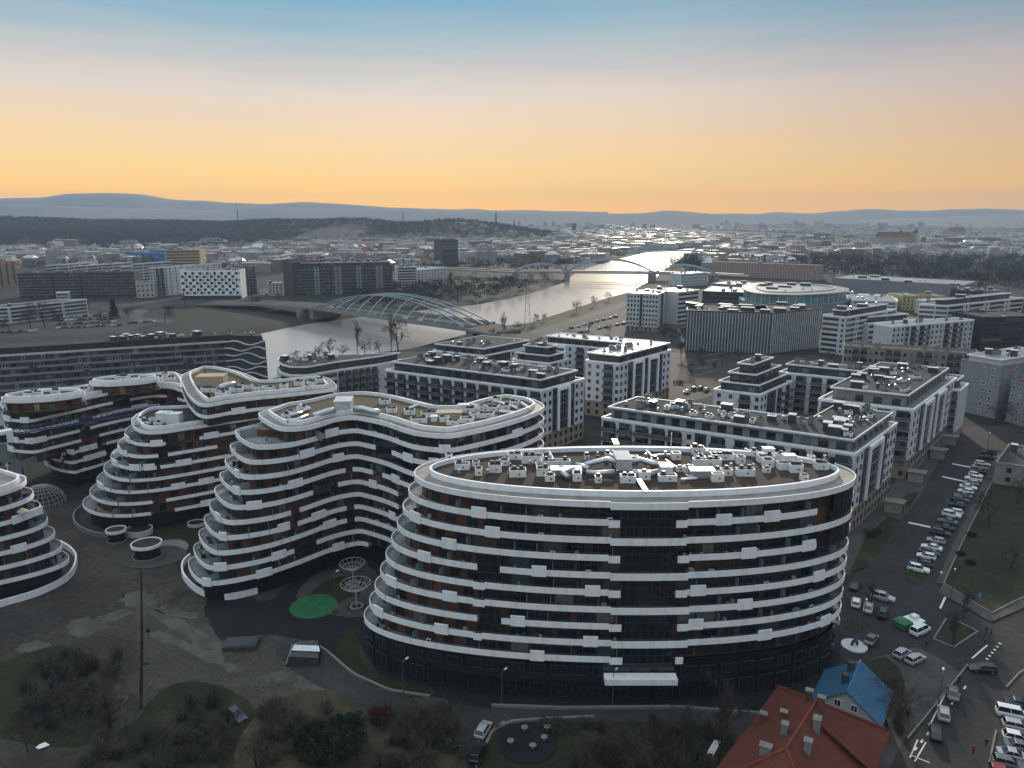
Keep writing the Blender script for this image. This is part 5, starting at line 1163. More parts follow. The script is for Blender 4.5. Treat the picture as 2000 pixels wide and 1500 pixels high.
def free(x, y, r, pad=4):
    if river_d(x, y) > -18: return False
    for a, b_, q in OCC:
        if (a - x) ** 2 + (b_ - y) ** 2 < (q * .9 + r + pad) ** 2: return False
    return True
def wood_zone(x, y):
    return any(((x - a) / c_) ** 2 + ((y - b_) / d_) ** 2 < 1.15 for a, b_, c_, d_, h in HILLS)
RP = {'red': 'dull red', 'grey': 'grey', 'pale': 'pale'}
LMK = [(0, 'the left edge'), (240, 'the blue viaducts'), (360, 'the yellow office'), (520, 'the small pale hall'), (670, 'the long dark block'), (800, 'the river offices'), (878, 'the glass tower'), (1004, 'the slim church tower'), (1117, 'the lone round tower'), (1310, 'the footbridge'), (1480, 'the reddish tenement row'), (1600, 'the mall'), (1725, 'the domed church'), (1838, 'the twin towered church'), (2000, 'the right edge')]
def place_town(n, xr, yr, zone, ang0):
    k = 0; tries = 0
    while k < n and tries < n * 30:
        tries += 1; px, py = rt.uniform(*xr), yr[0] + (yr[1] - yr[0]) * rt.random() ** .8; p = P2(px, py)
        kind, col, roof, (wm, rm, rad_), sz = rt.choice(ARCH)
        if wood_zone(p.x, p.y) or not free(p.x, p.y, rad_ * .8): continue
        if 1560 < px < 2010 and 506 < py < 580: continue
        OCC.append((p.x, p.y, rad_ * .8)); k += 1; zone = 'near ' + min(LMK, key=lambda q: abs(q[0] - px))[1]
        o = thing('town_house' if kind == 'gabled' else 'town_block', 'distant %s%s %s with %s roof %s' % (sz, col, 'house' if kind == 'gabled' else 'block', RP[roof], zone), 'house' if kind == 'gabled' else 'building', (p.x, p.y, gh(p.x, p.y, False)), 'distant %s%s %ss with %s roofs %s' % (sz, col, 'house' if kind == 'gabled' else 'block', RP[roof], zone))
        rz = math.radians(ang0 + rt.choice((0, 90, 8, -6)) + rt.uniform(-3, 3))
        for nm, me in (('wall', wm), ('roof', rm)):
            c_ = bpy.data.objects.new(nm, me); C.objects.link(c_); c_.parent = o; c_.rotation_euler.z = rz
place_town(90, (400, 860), (480, 532), 'in the town left of the river', -10)
place_town(70, (860, 1200), (470, 516), 'by the upper river', 20)
place_town(26, (0, 330), (478, 530), 'below the wooded hills', 5)
place_town(95, (1340, 2000), (468, 506), 'in the old town at right', -25)
place_town(16, (1380, 1560), (508, 540), 'just beyond the mall', -25)
# beyond about two kilometres the town is one mass
b = MB(); cnt = 0
for _ in range(26000):
    px = rt.uniform(-150, 2150); py = 424 + 88 * rt.random() ** 1.5; p = P2(px, py)
    if wood_zone(p.x, p.y) or river_d(p.x, p.y) > -10 or noise.noise(Vector((p.x * .0016, p.y * .0009, 5))) < -.3: continue
    if p.y > 5500: continue
    if py > 466 and (not free(p.x, p.y, 10) or (1555 < px and py > 500)): continue
    tall = rt.random() < .06 and py < 452; w_ = rt.uniform(12, 50); d_ = rt.uniform(11, 20); h_ = rt.uniform(6, 15) if not tall else rt.uniform(22, 38)
    b.box(p.x, p.y, -3, w_, d_, h_ + 3, rt.choice((0, .4, -.4, 1.2, .9)) + rt.uniform(-.1, .1), m=rt.choice((0, 0, 1, 2, 3)), mt=rt.choice((4, 5, 5, 6))); cnt += 1
    if py > 470: OCC.append((p.x, p.y, 9))
    if cnt > 6500: break
b.build('distant_town', ['far_white', 'far_cream', 'far_pink', 'far_grey', 'far_roof_red', 'far_roof_grey', 'far_roof_pale'], kind='stuff')
# ---- landmarks on the skyline
def mast(name, label, cat, x, y_top, dist, parts, mat='slate'):
    p = P(x, 700); s = dist / p.y; cx = p.x * s; zt = HC + dist * math.tan(math.atan((750 - y_top) / F) - PT); zb = gh(cx, dist, False) - 1
    o = thing(name, label, cat, (cx, dist, zb))
    for nm, f0, f1, r0, r1, mt in parts:
        b = MB(); b.cyl(cx, dist, zb + (zt - zb) * f0, zb + (zt - zb) * f1, r0, 10, r2=r1); b.build(nm, mt, o)
    return o
mast('television_mast', 'tall thin mast on the wooded hill left of the river', 'mast', 970, 410, 2500, [('shaft', 0, .62, 3.2, 2.2, 'slate'), ('pod', .62, .68, 4.5, 4.5, 'slate'), ('spire', .68, 1, 1.6, .5, 'slate')])
mast('lattice_mast', 'red and white mast on the skyline at left', 'mast', 487, 394, 3300, [('shaft', 0, .7, 2.4, 1.8, 'slate'), ('spire', .7, 1, 1.4, .5, 'slate')])
mast('power_chimney', 'faint thin chimney on the plain right of the long hill', 'chimney', 796, 414, 4300, [('shaft', 0, 1, 5, 3.4, 'slate')])
mast('tower_block', 'lone rounded tower block on the plain above the upper river', 'tower', 1117, 435, 3300, [('shaft', 0, .82, 9, 9, 'slate'), ('crown', .82, 1, 9, 3, 'slate')])
mast('church_tower', 'slim pointed church tower in front of the centre hill', 'church', 1004, 428, 2050, [('tower', 0, .55, 4.5, 4.2, 'beige'), ('spire', .55, 1, 4.4, .3, 'slate')])
mast('church_tower', 'small tower with bright finial left of the domed church', 'church', 1692, 459, 2250, [('tower', 0, .6, 4.5, 4.2, 'plaster'), ('spire', .6, 1, 4.2, .3, 'slate')])
def church(label, x, y0, w_px, dist, dome):
    p = P(x, 700); s = dist / p.y; cx = p.x * s; m_ = dist / F; o = thing('brick_church', label, 'church', (cx, dist, 0)); w_ = w_px * m_
    b = MB(); b.box(cx - w_ * .1, dist, 0, w_, 22, 24); b.build('nave', 'pink_wall', o)
    r = MB(); x0, x1 = cx - w_ * .1 - w_ / 2, cx - w_ * .1 + w_ / 2; r.face([(x0, dist - 12, 24), (x1, dist - 12, 24), (x1, dist, 36), (x0, dist, 36)]); r.face([(x1, dist + 12, 24), (x0, dist + 12, 24), (x0, dist, 36), (x1, dist, 36)]); r.face([(x0, dist + 12, 24), (x0, dist - 12, 24), (x0, dist, 36)]); r.face([(x1, dist - 12, 24), (x1, dist + 12, 24), (x1, dist, 36)]); r.build('roof', 'far_roof_red', o)
    zt = HC - dist * (y0 - 418) / F
    for dx, f in dome:
        b = MB(); b.cyl(cx + dx * m_, dist - 3, 0, zt * f * .72, 6, 10, 0); b.build('tower', 'pink_wall', o)
        b = MB()
        for a0, a1, r0, r1 in ((.72, .78, 7, 7), (.78, .86, 7, 5), (.86, .92, 5, 1.6), (.92, 1, 1.4, .3)): b.cyl(cx + dx * m_, dist - 3, zt * f * a0, zt * f * a1, r0, 10, 0, r2=r1)
        b.build('tower_roof', 'slate', o)
church('dark red church with a domed tower below the big wheel', 1725, 443, 62, 1900, [(3, .92), (32, 1.0), (-14, .72)])
church('twin towered reddish church right of the big wheel', 1838, 446, 26, 2500, [(-6, 1), (6, 1)])
p = P(1735, 700); s = 2300 / p.y; wx = p.x * s; r_ = 17 * 2300 / F; zc_ = HC - 2300 * (455 - 418) / F
FW = thing('ferris_wheel', 'large pale ferris wheel on the old town skyline', 'ferris wheel', (wx, 2300, 0))
b = MB(); b.tube([(wx + r_ * math.cos(2 * PI * i / 36), 2300, zc_ + r_ * math.sin(2 * PI * i / 36)) for i in range(37)], .8, 4); b.build('rim', 'tan', FW)
for i in range(12): b = MB(); b.tube([(wx, 2300, zc_), (wx + r_ * math.cos(PI * i / 6), 2300, zc_ + r_ * math.sin(PI * i / 6))], .4, 4); b.build('spoke', 'tan', FW)
for s_ in (-1, 1): b = MB(); b.tube([(wx, 2300 + s_ * 2, zc_), (wx + s_ * 14, 2300 + s_ * 6, 0)], 1.0, 4); b.build('leg', 'slate', FW)
p = P(560, 700)
# ------------------------------------------------------------------ woods that read as one mass
def leafless(b, x, y, z, h, w_, n, rnd, size, m=0):
    "bare crown as loose slivers spread through its volume, with a short trunk"
    b.tube([(x, y, z - 1), (x, y, z + h * .55)], [h * .022, h * .012], 3, m)
    for _ in range(n):
        t = rnd.random(); a = rnd.uniform(0, 2 * PI); e_ = rnd.uniform(-1, 1); rr = rnd.random() ** .45
        cx = x + w_ * rr * math.cos(a) * math.sqrt(max(0, 1 - e_ * e_ * .8)); cy = y + w_ * rr * math.sin(a) * math.sqrt(max(0, 1 - e_ * e_ * .8)); cz = z + h * (.62 + .36 * e_ * rr)
        d = Vector((cx - x, cy - y, (cz - z - h * .3) * .9 + .1)).normalized() * size * rnd.uniform(.7, 1.5); q = Vector((rnd.uniform(-1, 1), rnd.uniform(-1, 1), rnd.uniform(-1, 1))) * size * .38
        b.face([(cx, cy, cz), (cx + d.x + q.x, cy + d.y + q.y, cz + d.z + q.z), (cx + d.x - q.x, cy + d.y - q.y, cz + d.z - q.z)], m)
rw = random.Random(55)
M('wood_brown', (.036, .030, .026), .95, .3, .05); M('wood_dark', (.017, .019, .020), .95, .3, .05)
b = MB()
for cx, cy, ax, ay, h in HILLS:
    for _ in range(int(ax * ay / 95)):
        a = rw.uniform(0, 2 * PI); r = math.sqrt(rw.random()) * 1.3; x, y = cx + ax * r * math.cos(a), cy + ay * r * math.sin(a)
        if noise.noise(Vector((x * .003, y * .003, 1))) < -.33 or abs(x) > y * .78: continue
        leafless(b, x, y, gh(x, y, False), rw.uniform(7, 13), rw.uniform(4, 7), 18, rw, 4.6, rw.randint(0, 1))
n_ = 0
while n_ < 9000:
    d = rw.uniform(1450, 3000); px = rw.uniform(-60, 360 + (d - 1400) * .33); q = P(px, 700); x = q.x * d / q.y
    if noise.noise(Vector((x * .0022, d * .003, 7))) < -.12: n_ += 1; continue
    if d < 2000 and not free(x, d, 6, 2): n_ += 1; continue
    n_ += 1; leafless(b, x, d, gh(x, d, False), rw.uniform(6, 12), rw.uniform(4, 7), 15, rw, 4.4, rw.randint(0, 1))
b.build('hill_wood', ['wood_far', 'wood_dark'], kind='stuff')
b = MB(); n_ = 0
while n_ < 620:
    px, py = rw.uniform(1545, 2080), rw.uniform(512, 572); p = P2(px, py)
    if py > 538 + (px - 1622) * .07 + 8 and px < 1900: continue
    n_ += 1
    leafless(b, p.x, p.y, 0, rw.uniform(12, 19), rw.uniform(4, 6.5), 46, rw, 2.0, rw.randint(0, 1))
b.build('park_wood', ['wood_dark', 'wood_far'], kind='stuff')
b = MB(); n_ = 0
zone = [P2(x, y) for x, y in ((690, 575), (800, 556), (960, 552), (1085, 546), (1060, 563), (1000, 578), (930, 590), (880, 596), (780, 606), (700, 600))]
while n_ < 260:
    px, py = rw.uniform(690, 1090), rw.uniform(545, 607); p = P2(px, py)
    if not inside(p.x, p.y, zone) or river_d(p.x, p.y) > -8: continue
    n_ += 1; leafless(b, p.x, p.y, 0, rw.uniform(5, 11), rw.uniform(2.5, 5), 50, rw, 1.5, rw.randint(0, 1))
b.build('bank_thicket', ['wood_brown', 'twig'], kind='stuff')
b = MB(); n_ = 0
while n_ < 2600:
    px = rw.uniform(-60, 2060); py = 436 + 100 * rw.random() ** 1.3; p = P2(px, py)
    if not free(p.x, p.y, 5, 0) and rw.random() < .8: continue
    if river_d(p.x, p.y) > -8: continue
    n_ += 1; leafless(b, p.x, p.y, gh(p.x, p.y, False), rw.uniform(8, 15), rw.uniform(3, 6), 22, rw, 2.4, rw.randint(0, 1))
for _ in range(170):
    px, py = rw.uniform(1285, 1400), rw.uniform(488, 530); p = P2(px, py)
    if river_d(p.x, p.y) > -8: continue
    leafless(b, p.x, p.y, 0, rw.uniform(9, 15), rw.uniform(4, 6), 34, rw, 2.2, rw.randint(0, 1))
b.build('town_trees', ['wood_far', 'wood_dark'], kind='stuff')
# ------------------------------------------------------------------ trees
def bare_tree(seed, h=10.0, spread=.55, levels=4, kids=5, upright=.35):
    "trunk with main limbs, and the finer branches as the crown"
    r = random.Random(seed); tr, cr = MB(), MB()
    def grow(p, d, l, rad, lev):
        pts = [p]; q = p.copy(); dd = d.copy(); n = 4 if lev < 2 else 2
        for i in range(n):
            dd = (dd + Vector((r.uniform(-1, 1), r.uniform(-1, 1), r.uniform(-.3, .8))) * (.10 if lev == 0 else .2)).normalized(); q = q + dd * (l / n); pts.append(q.copy())
        rs = [rad * (1 - .55 * i / n) for i in range(n + 1)]
        (tr if lev < 2 else cr).tube(pts, rs, 7 if lev == 0 else (5 if lev == 1 else 3), 0, cap=False)
        if lev >= levels: return
        for k in range(kids + (2 if lev == 0 else 0)):
            t = r.uniform(.35 if lev == 0 else .25, 1.0); i = min(n - 1, int(t * n)); b0 = pts[i].lerp(pts[i + 1], t * n - i)
            a = r.uniform(0, 2 * PI); s = dd.cross(Vector((math.cos(a), math.sin(a), .2)));
            if s.length < .05: continue
            nd = (dd * (1 - spread) + s.normalized() * spread + Vector((0, 0, upright * .5))).normalized()
            grow(b0, nd, l * r.uniform(.48, .68), max(.022, rs[i] * .55), lev + 1)
    grow(Vector((0, 0, -.3)), Vector((0, 0, 1)), h * .52, h * .020, 0)
    return tr.mesh('trunk', 'bark'), cr.mesh('crown', 'twig')
TREES = [bare_tree(s, 10, sp, 4, kd, up) for s, sp, kd, up in ((1, .55, 5, .35), (2, .62, 5, .2), (3, .42, 5, .6), (4, .68, 5, .3))]
def tree(x, y, h, label, kind=0, rz=0, z=0, name='bare_tree', group=None, world=None, wide=1.0):
    p = P2(x, y, z) if world is None else world
    o = thing(name, label, 'tree', (p.x, p.y, z), group)
    s = h / 10
    for nm, me in zip(('trunk', 'crown'), TREES[kind]):
        c_ = bpy.data.objects.new(nm, me); C.objects.link(c_); c_.parent = o; c_.rotation_euler.z = rz; c_.scale = (s * wide, s * wide, s)
    return o
for i, a in enumerate((
        (1932, 1030, 12, 'bare tree on the lawn beside the parked car row', 0), (1946, 826, 11, 'bare tree in front of the plain white block', 3), (1975, 1110, 9, 'small bare tree at the lawn corner near the right edge', 1), (1762, 1425, 10.5, 'wide bare tree behind the blue roofed house', 3),
        (1862, 1262, 8, 'thin young tree on the small triangular lawn', 2), (1240, 1512, 10, 'broad pale bare tree at the bottom edge right of centre', 1), (1402, 1496, 14, 'tall thin dark tree beside the striped bench', 2), (1150, 1500, 8, 'bare tree at the bottom edge left of the broad pale one', 3),
        (215, 1425, 13, 'large twiggy tree beside the tall pole', 3), (130, 1400, 10, 'bare tree left of the large twiggy one in the yard', 1), (300, 1490, 8, 'bare tree at the bottom of the yard below the pole', 0), (430, 1470, 9, 'grey bare tree on the round lawn', 1), (560, 1450, 9, 'bare tree left of the dark evergreen', 0),
        (800, 1470, 9, 'grey bare tree right of the red bush', 3), (860, 1440, 8, 'bare tree next to the driveway with two parked cars', 1), (55, 1470, 7, 'small bare tree near the bottom left corner', 0), (1700, 1185, 6, 'young tree between the parked cars at the oval building', 2), (1880, 1210, 7, 'young tree at the street corner below the lawn', 2),
        (1330, 1470, 9, 'dark bare tree left of the tall thin one', 0), (500, 1500, 8, 'bare tree at the bottom edge below the round lawn', 3), (700, 1500, 8, 'bare tree at the bottom edge below the red bush', 1), (1985, 985, 10, 'bare tree by the low grey building at right', 1))):
    tree(a[0], a[1], a[2], a[3], a[4], rz=i * 1.7, wide=1.25 if a[4] in (1, 3) else 1)
rv = ((578, 712, 9, 0), (600, 708, 8, 3), (622, 704, 11, 1), (645, 699, 13, 0), (668, 698, 9, 3), (698, 694, 20, 2), (712, 694, 12, 1), (742, 690, 9, 0), (764, 688, 23, 2), (778, 686, 22, 0), (1008, 648, 9, 3), (1042, 634, 10, 0), (1126, 610, 13, 1), (1162, 598, 11, 0), (1190, 588, 11, 3), (985, 668, 19, 2), (970, 672, 12, 0), (1062, 628, 8, 1))
rvn = ('leftmost riverside tree, before the pale water', 'low bare tree second from left at the water', 'bushy bare tree third from left at the water', 'wide branching tree at the middle of the near bank', 'low bare tree right of the wide branching one', 'tall slim tree before the bright water under the bridge', 'shorter tree just right of the tall slim one', 'low bare tree between the slim tree and the tall pair', 'left one of the tall pair of bare trees at the river', 'right one of the tall pair of bare trees at the river',
       'bare tree at the foot of the bridge ramp by the river', 'bare tree on the embankment near the pylon', 'round crowned bare tree on the right embankment', 'dark bare tree behind the round crowned one on the embankment', 'last bare tree on the embankment before the hotel', 'tall thin tree beside the bridge ramp', 'bare tree left of the tall thin one at the ramp', 'small bare tree between ramp and embankment trees')
for i, ((x, y, h, k), lb) in enumerate(zip(rv, rvn)): tree(x, y, h, lb, k, rz=i * 2.1, group='riverside trees', wide=.62 if (k == 2) else 1.1)
for i, (x, y, h, k, lb) in enumerate(((88, 640, 24, 3, 'big bare tree at left by the distant car park'), (60, 640, 17, 1, 'bare tree left of the big one by the distant car park'), (118, 636, 15, 0, 'bare tree right of the big one by the distant car park'), (200, 634, 13, 3, 'bare tree in the middle of the distant car park'), (322, 630, 16, 0, 'bare tree beside the curved road across the river'), (250, 622, 12, 1, 'bare tree left of the curved road across the river'),
        (362, 600, 15, 2, 'bare tree at the left corner of the checkered office'), (503, 600, 13, 1, 'bare tree at the head of the bridge ramp across the river'), (540, 588, 9, 0, 'bare tree left of the bridge deck across the river'), (880, 562, 20, 2, 'tall slim trees beyond the left bank thicket'), (170, 608, 11, 3, 'bare tree below the shadow-dark blocks'), (20, 650, 12, 0, 'bare tree at the left edge of the far bank'))):
    tree(x, y, h, lb, k, rz=i * 1.3, wide=.6 if k == 2 else 1.15)
for i, (x, y, h) in enumerate(((1350, 735, 8), (1372, 722, 9), (1395, 730, 7), (1410, 712, 9), (1362, 706, 10), (1440, 704, 9), (1330, 700, 10), (1312, 668, 9), (1300, 662, 8), (1190, 650, 8), (1150, 650, 7), (1625, 706, 9))):
    tree(x, y, h, ('%s bare tree of the terraced garden and street behind the courtyards, counted from the left' % ('first', 'second', 'third', 'fourth', 'fifth', 'sixth', 'seventh', 'eighth', 'ninth', 'tenth', 'eleventh', 'twelfth')[sorted((1350, 1372, 1395, 1410, 1362, 1440, 1330, 1312, 1300, 1190, 1150, 1625)).index(x)]), i % 4, rz=i, wide=1.1)
def leafy(x, y, h, w_, mat, name, label, cat='shrub', n=900, size=.35, z=0, cone=False, seed=1, group=None):
    "shrub or evergreen: many small leaf faces through the crown, with a stem"
    p = P2(x, y); r = random.Random(seed); o = thing(name, label, cat, (p.x, p.y, z), group)
    b = MB(); b.tube([(p.x, p.y, z - .2), (p.x, p.y, z + h * .6)], [h * .03 + .03, .03], 5); b.build('trunk', 'bark', o)
    b = MB(); cl = [(r.uniform(-.7, .7), r.uniform(-.7, .7), r.uniform(.25, .9), r.uniform(.25, .5)) for _ in range(14)]
    for _ in range(n):
        if cone: t = r.random() ** .8; rr = w_ * (1 - t) * (.35 + .65 * r.random() ** .5) * (.8 + .3 * math.sin(t * 26)); a = r.uniform(0, 2 * PI); c_ = Vector((p.x + rr * math.cos(a), p.y + rr * math.sin(a), z + .3 + h * t))
        else:
            q = r.choice(cl); a = r.uniform(0, 2 * PI); e_ = r.uniform(-1, 1); rr = q[3] * (.6 + .4 * r.random()); s = math.sqrt(1 - e_ * e_)
            c_ = Vector((p.x + w_ * (q[0] + rr * s * math.cos(a)), p.y + w_ * (q[1] + rr * s * math.sin(a)), z + max(.1, h * (q[2] * .8 + rr * e_ * .6))))
        d1 = Vector((r.uniform(-1, 1), r.uniform(-1, 1), r.uniform(-.6, 1))) * size; d2 = Vector((r.uniform(-1, 1), r.uniform(-1, 1), r.uniform(-.6, 1))) * size
        b.face([c_, c_ + d1, c_ + d1 * .5 + d2])
    b.build('crown', mat, o); return o
leafy(660, 1485, 7.5, 4.2, 'evergreen', 'evergreen_tree', 'dense dark evergreen at the bottom edge', 'tree', 5200, .55, seed=2)
leafy(605, 1470, 5, 3, 'evergreen', 'evergreen_tree', 'smaller evergreen just left of the dense dark one', 'tree', 2200, .5, seed=3)
leafy(742, 1405, 2.6, 1.9, 'red_leaf', 'red_shrub', 'round dark red bush beside the driveway', 'shrub', 1200, .3, seed=4)
leafy(224, 622, 14, 4.5, 'evergreen', 'conifer', 'lone dark conifer across the river at left', 'tree', 1500, 1.3, cone=True, seed=5)
for i, (x, y, h, w_, lb) in enumerate(((95, 1300, 1.6, 3.4, 'low brown shrub mass left of the twiggy tree'), (170, 1370, 2.4, 3.5, 'brown brushwood under the large twiggy tree'), (60, 1385, 1.8, 3, 'dark low shrub on the left lawn'), (380, 1440, 2.2, 3.4, 'brown shrub on the round lawn'), (540, 1410, 2.4, 3.6, 'brown shrub above the dark evergreen'), (820, 1420, 2.6, 3.6, 'greyish brushwood right of the red bush'), (890, 1470, 2.2, 2.6, 'brushwood beside the parked dark car'), (1080, 1425, 1.8, 2.4, 'low shrub right of the round seating'), (1895, 1102, 1.0, 1.3, 'nearest clipped bush on the long lawn'), (1875, 1085, .9, 1.2, 'small clipped bush in the middle of the long lawn'), (1897, 1047, .9, 1.2, 'farthest clipped bush on the long lawn'), (1705, 1045, 1.6, 2.6, 'shrub bed under the end of the long white block'), (1787, 935, 1.4, 2.0, 'shrub bed beside the second entrance porch'), (1745, 1345, 1.6, 1.6, 'shrub on the lawn behind the blue roof'), (1480, 1480, 2.0, 2.6, 'shrub left of the red roof'), (1325, 750, 1.8, 3, 'green shrubs in the courtyard gap'))):
    leafy(x, y, h, w_, 'shrub' if i not in (8, 9, 10, 11, 12, 15) else 'evergreen', 'shrub', lb, 'shrub', 1000, .28, seed=20 + i)

rb_ = random.Random(88); bw = MB()
def brush(zone, n, h0, h1, w0, w1, dens=70):
    q = [P2(*a) for a in zone]; xs = [p.x for p in q]; ys = [p.y for p in q]; k = 0
    while k < n:
        x, y = rb_.uniform(min(xs), max(xs)), rb_.uniform(min(ys), max(ys))
        if not inside(x, y, q): continue
        k += 1; h = rb_.uniform(h0, h1); w_ = rb_.uniform(w0, w1); mt = rb_.choice((0, 0, 1, 2))
        for _ in range(dens):
            a = rb_.uniform(0, 2 * PI); r = w_ * math.sqrt(rb_.random()); l = h * rb_.uniform(.35, 1) * (1 - .45 * r / w_); px, py = x + r * .45 * math.cos(a), y + r * .45 * math.sin(a); d = Vector((math.cos(a) * r * .7 + rb_.uniform(-.3, .3), math.sin(a) * r * .7 + rb_.uniform(-.3, .3), l)); t = rb_.uniform(.03, .07); s_ = Vector((-math.sin(a), math.cos(a), 0)) * t
            b0_ = Vector((px, py, .05)); m_ = b0_ + d * .55; e_ = b0_ + d + Vector((rb_.uniform(-.4, .4), rb_.uniform(-.4, .4), 0)); bw.face([b0_ - s_, b0_ + s_, m_ + s_, m_ - s_], mt); bw.face([m_ - s_, m_ + s_, e_], mt)
            if rb_.random() < .5: f_ = m_ + Vector((rb_.uniform(-.9, .9), rb_.uniform(-.9, .9), rb_.uniform(.2, .9))); bw.face([m_ - s_, m_ + s_, f_], mt)
brush([(60, 1290), (170, 1265), (240, 1290), (262, 1400), (150, 1440), (40, 1400)], 34, 2, 5.5, 1.2, 2.4)
brush([(330, 1385), (420, 1365), (470, 1420), (440, 1500), (300, 1510)], 24, 1.5, 4.5, 1.2, 2.2)
brush([(500, 1400), (570, 1370), (650, 1385), (640, 1440), (520, 1500)], 22, 1.5, 4, 1.2, 2.2)
brush([(740, 1395), (880, 1400), (900, 1450), (860, 1510), (720, 1510)], 34, 2, 5, 1.2, 2.4)
brush([(1130, 1420), (1300, 1420), (1420, 1440), (1420, 1520), (1120, 1520)], 44, 2, 6, 1.2, 2.6)
brush([(180, 1440), (300, 1440), (300, 1520), (150, 1520)], 16, 1.5, 4, 1.2, 2.2)
brush([(1735, 1350), (1770, 1340), (1780, 1420), (1745, 1450)], 8, 1.5, 3.5, 1, 1.6)
bw.build('undergrowth', ['twig', 'bark_pale', 'shrub'], kind='stuff')
# ------------------------------------------------------------------ cars
def loft(b, st, m=0):
    n0 = len(b.v); k = 8
    for x, zl_, zm, zb, wl, w_, wb in st:
        b.v += [(x, -wl, zl_), (x, -w_, zm), (x, -w_, (zm + zb) / 2 + .05), (x, -wb, zb), (x, wb, zb), (x, w_, (zm + zb) / 2 + .05), (x, w_, zm), (x, wl, zl_)]
    for i in range(len(st) - 1):
        for j in range(k): a = n0 + i * k + j; c_ = n0 + i * k + (j + 1) % k; b.f.append((a, c_, c_ + k, a + k)); b.m.append(m)
    b.f.append(tuple(range(n0 + k - 1, n0 - 1, -1))); e_ = n0 + (len(st) - 1) * k; b.f.append(tuple(range(e_, e_ + k))); b.m += [m, m]
# length, belt, roof, cabin base front/rear, roof front/rear (x forward positive)
CT = {'hatchback': (4.1, .92, 1.47, 1.0, -1.95, .25, -1.55, .72), 'saloon': (4.6, .92, 1.44, .95, -1.65, .2, -.95, .72), 'estate': (4.6, .92, 1.48, 1.0, -2.15, .25, -1.85, .72), 'off-roader': (4.6, 1.05, 1.72, 1.0, -2.15, .35, -1.9, .9), 'van': (4.8, 1.1, 1.92, 1.55, -2.3, .95, -2.2, 1.0)}
def car_meshes(t):
    L_, zb, zr, c0, c1, r0, r1, hood = CT[t]; h = L_ / 2; wd = .90
    b = MB(); loft(b, [(h, .38, .5, hood - .12, .55, .62, .5), (h - .12, .25, .5, hood - .03, .72, .8, .7), (h - .5, .22, .55, hood + .05, .82, wd, .78), (c0, .2, .6, zb, .84, wd, .82), (0, .2, .6, zb, .84, wd, .82), (c1 + .15, .22, .6, zb, .82, wd, .80), (-h + .1, .28, .6, zb - .04, .75, .84, .74), (-h, .42, .6, zb - .14, .6, .7, .62)])
    # roof plate and pillars
    wr = .66; b.hexa([(r0, -wr, zr - .05), (r0, wr, zr - .05), (r1, wr, zr - .05), (r1, -wr, zr - .05)][::-1], [(r0 - .1, -wr + .08, zr), (r0 - .1, wr - .08, zr), (r1 + .1, wr - .08, zr), (r1 + .1, -wr + .08, zr)][::-1])
    for s in (-1, 1):
        for xa, xb in ((c0, r0), ((c0 + c1) / 2, (r0 + r1) / 2), (c1, r1)): b.tube([(xa, s * .80, zb - .02), (xb, s * (wr - .01), zr - .03)], .045, 4)
    body = b.mesh('body', 'car white', smooth=False)
    g = MB(); q = [(c0 - .02, -.79, zb), (c0 - .02, .79, zb), (c1 + .02, .79, zb), (c1 + .02, -.79, zb)]; p = [(r0, -wr, zr - .04), (r0, wr, zr - .04), (r1, wr, zr - .04), (r1, -wr, zr - .04)]
    for i in range(4): j = (i + 1) % 4; g.face([q[i], q[j], p[j], p[i]])
    glass = g.mesh('windows', 'glass_plain')
    w_ = MB(); n = 12
    for r, m, y0, y1 in ((.32, 0, -.1, .1), (.2, 1, -.115, .115)):
        a = [(r * math.cos(2 * PI * i / n), y0, r * math.sin(2 * PI * i / n)) for i in range(n)]; c_ = [(v[0], y1, v[2]) for v in a]; k = len(w_.v); w_.v += a + c_
        for i in range(n): w_.f.append((k + i, k + (i + 1) % n, k + n + (i + 1) % n, k + n + i)); w_.m.append(m)
        w_.f += [tuple(range(k, k + n)), tuple(range(k + 2 * n - 1, k + n - 1, -1))]; w_.m += [m, m]
    hl = MB(); hl.box(0, 0, -.07, .1, .34, .15)
    return body, glass, w_.mesh('wheel', ['tyre', 'rim']), hl.mesh('headlight', 'lamp_white'), hl.mesh('tail_light', 'lamp_red'), L_, zb, hood
CM = {t: car_meshes(t) for t in CT}
def car(px, py, ang, t, col, label, group=None, z=0.2, world=None, full=True):
    body, glass, wh, hl, tl, L_, zb, hood = CM[t]; p = P2(px, py, z + .6) if world is None else world
    o = thing('parked_car' if full else 'car', label, 'car' if t != 'van' else 'van', (p.x, p.y, z), group, math.radians(ang))
    def kid(nm, me, x, y, zz, mt=None):
        c_ = bpy.data.objects.new(nm, me); C.objects.link(c_); c_.parent = o; c_.location = (x, y, zz)
        if mt: c_.material_slots[0].link = 'OBJECT'; c_.material_slots[0].material = MATS[mt]
    kid('body', body, 0, 0, 0, 'car ' + col); kid('windows', glass, 0, 0, 0)
    for sx_ in (L_ * .31, -L_ * .30):
        for sy_ in (-.80, .80): kid('wheel', wh, sx_, sy_, .32)
    if full:
        for sy_ in (-.58, .58): kid('headlight', hl, L_ / 2 - .10, sy_, hood - .14); kid('tail_light', tl, -L_ / 2 + .07, sy_, zb - .2)
    return o
ORD = ['nearest', 'second', 'third', 'fourth', 'fifth', 'sixth', 'seventh', 'eighth', 'ninth', 'tenth', 'eleventh', 'twelfth', 'thirteenth', 'fourteenth', 'fifteenth', 'sixteenth', 'seventeenth', 'eighteenth', 'nineteenth', 'twentieth', 'twenty-first', 'twenty-second', 'twenty-third', 'twenty-fourth', 'twenty-fifth', 'twenty-sixth']
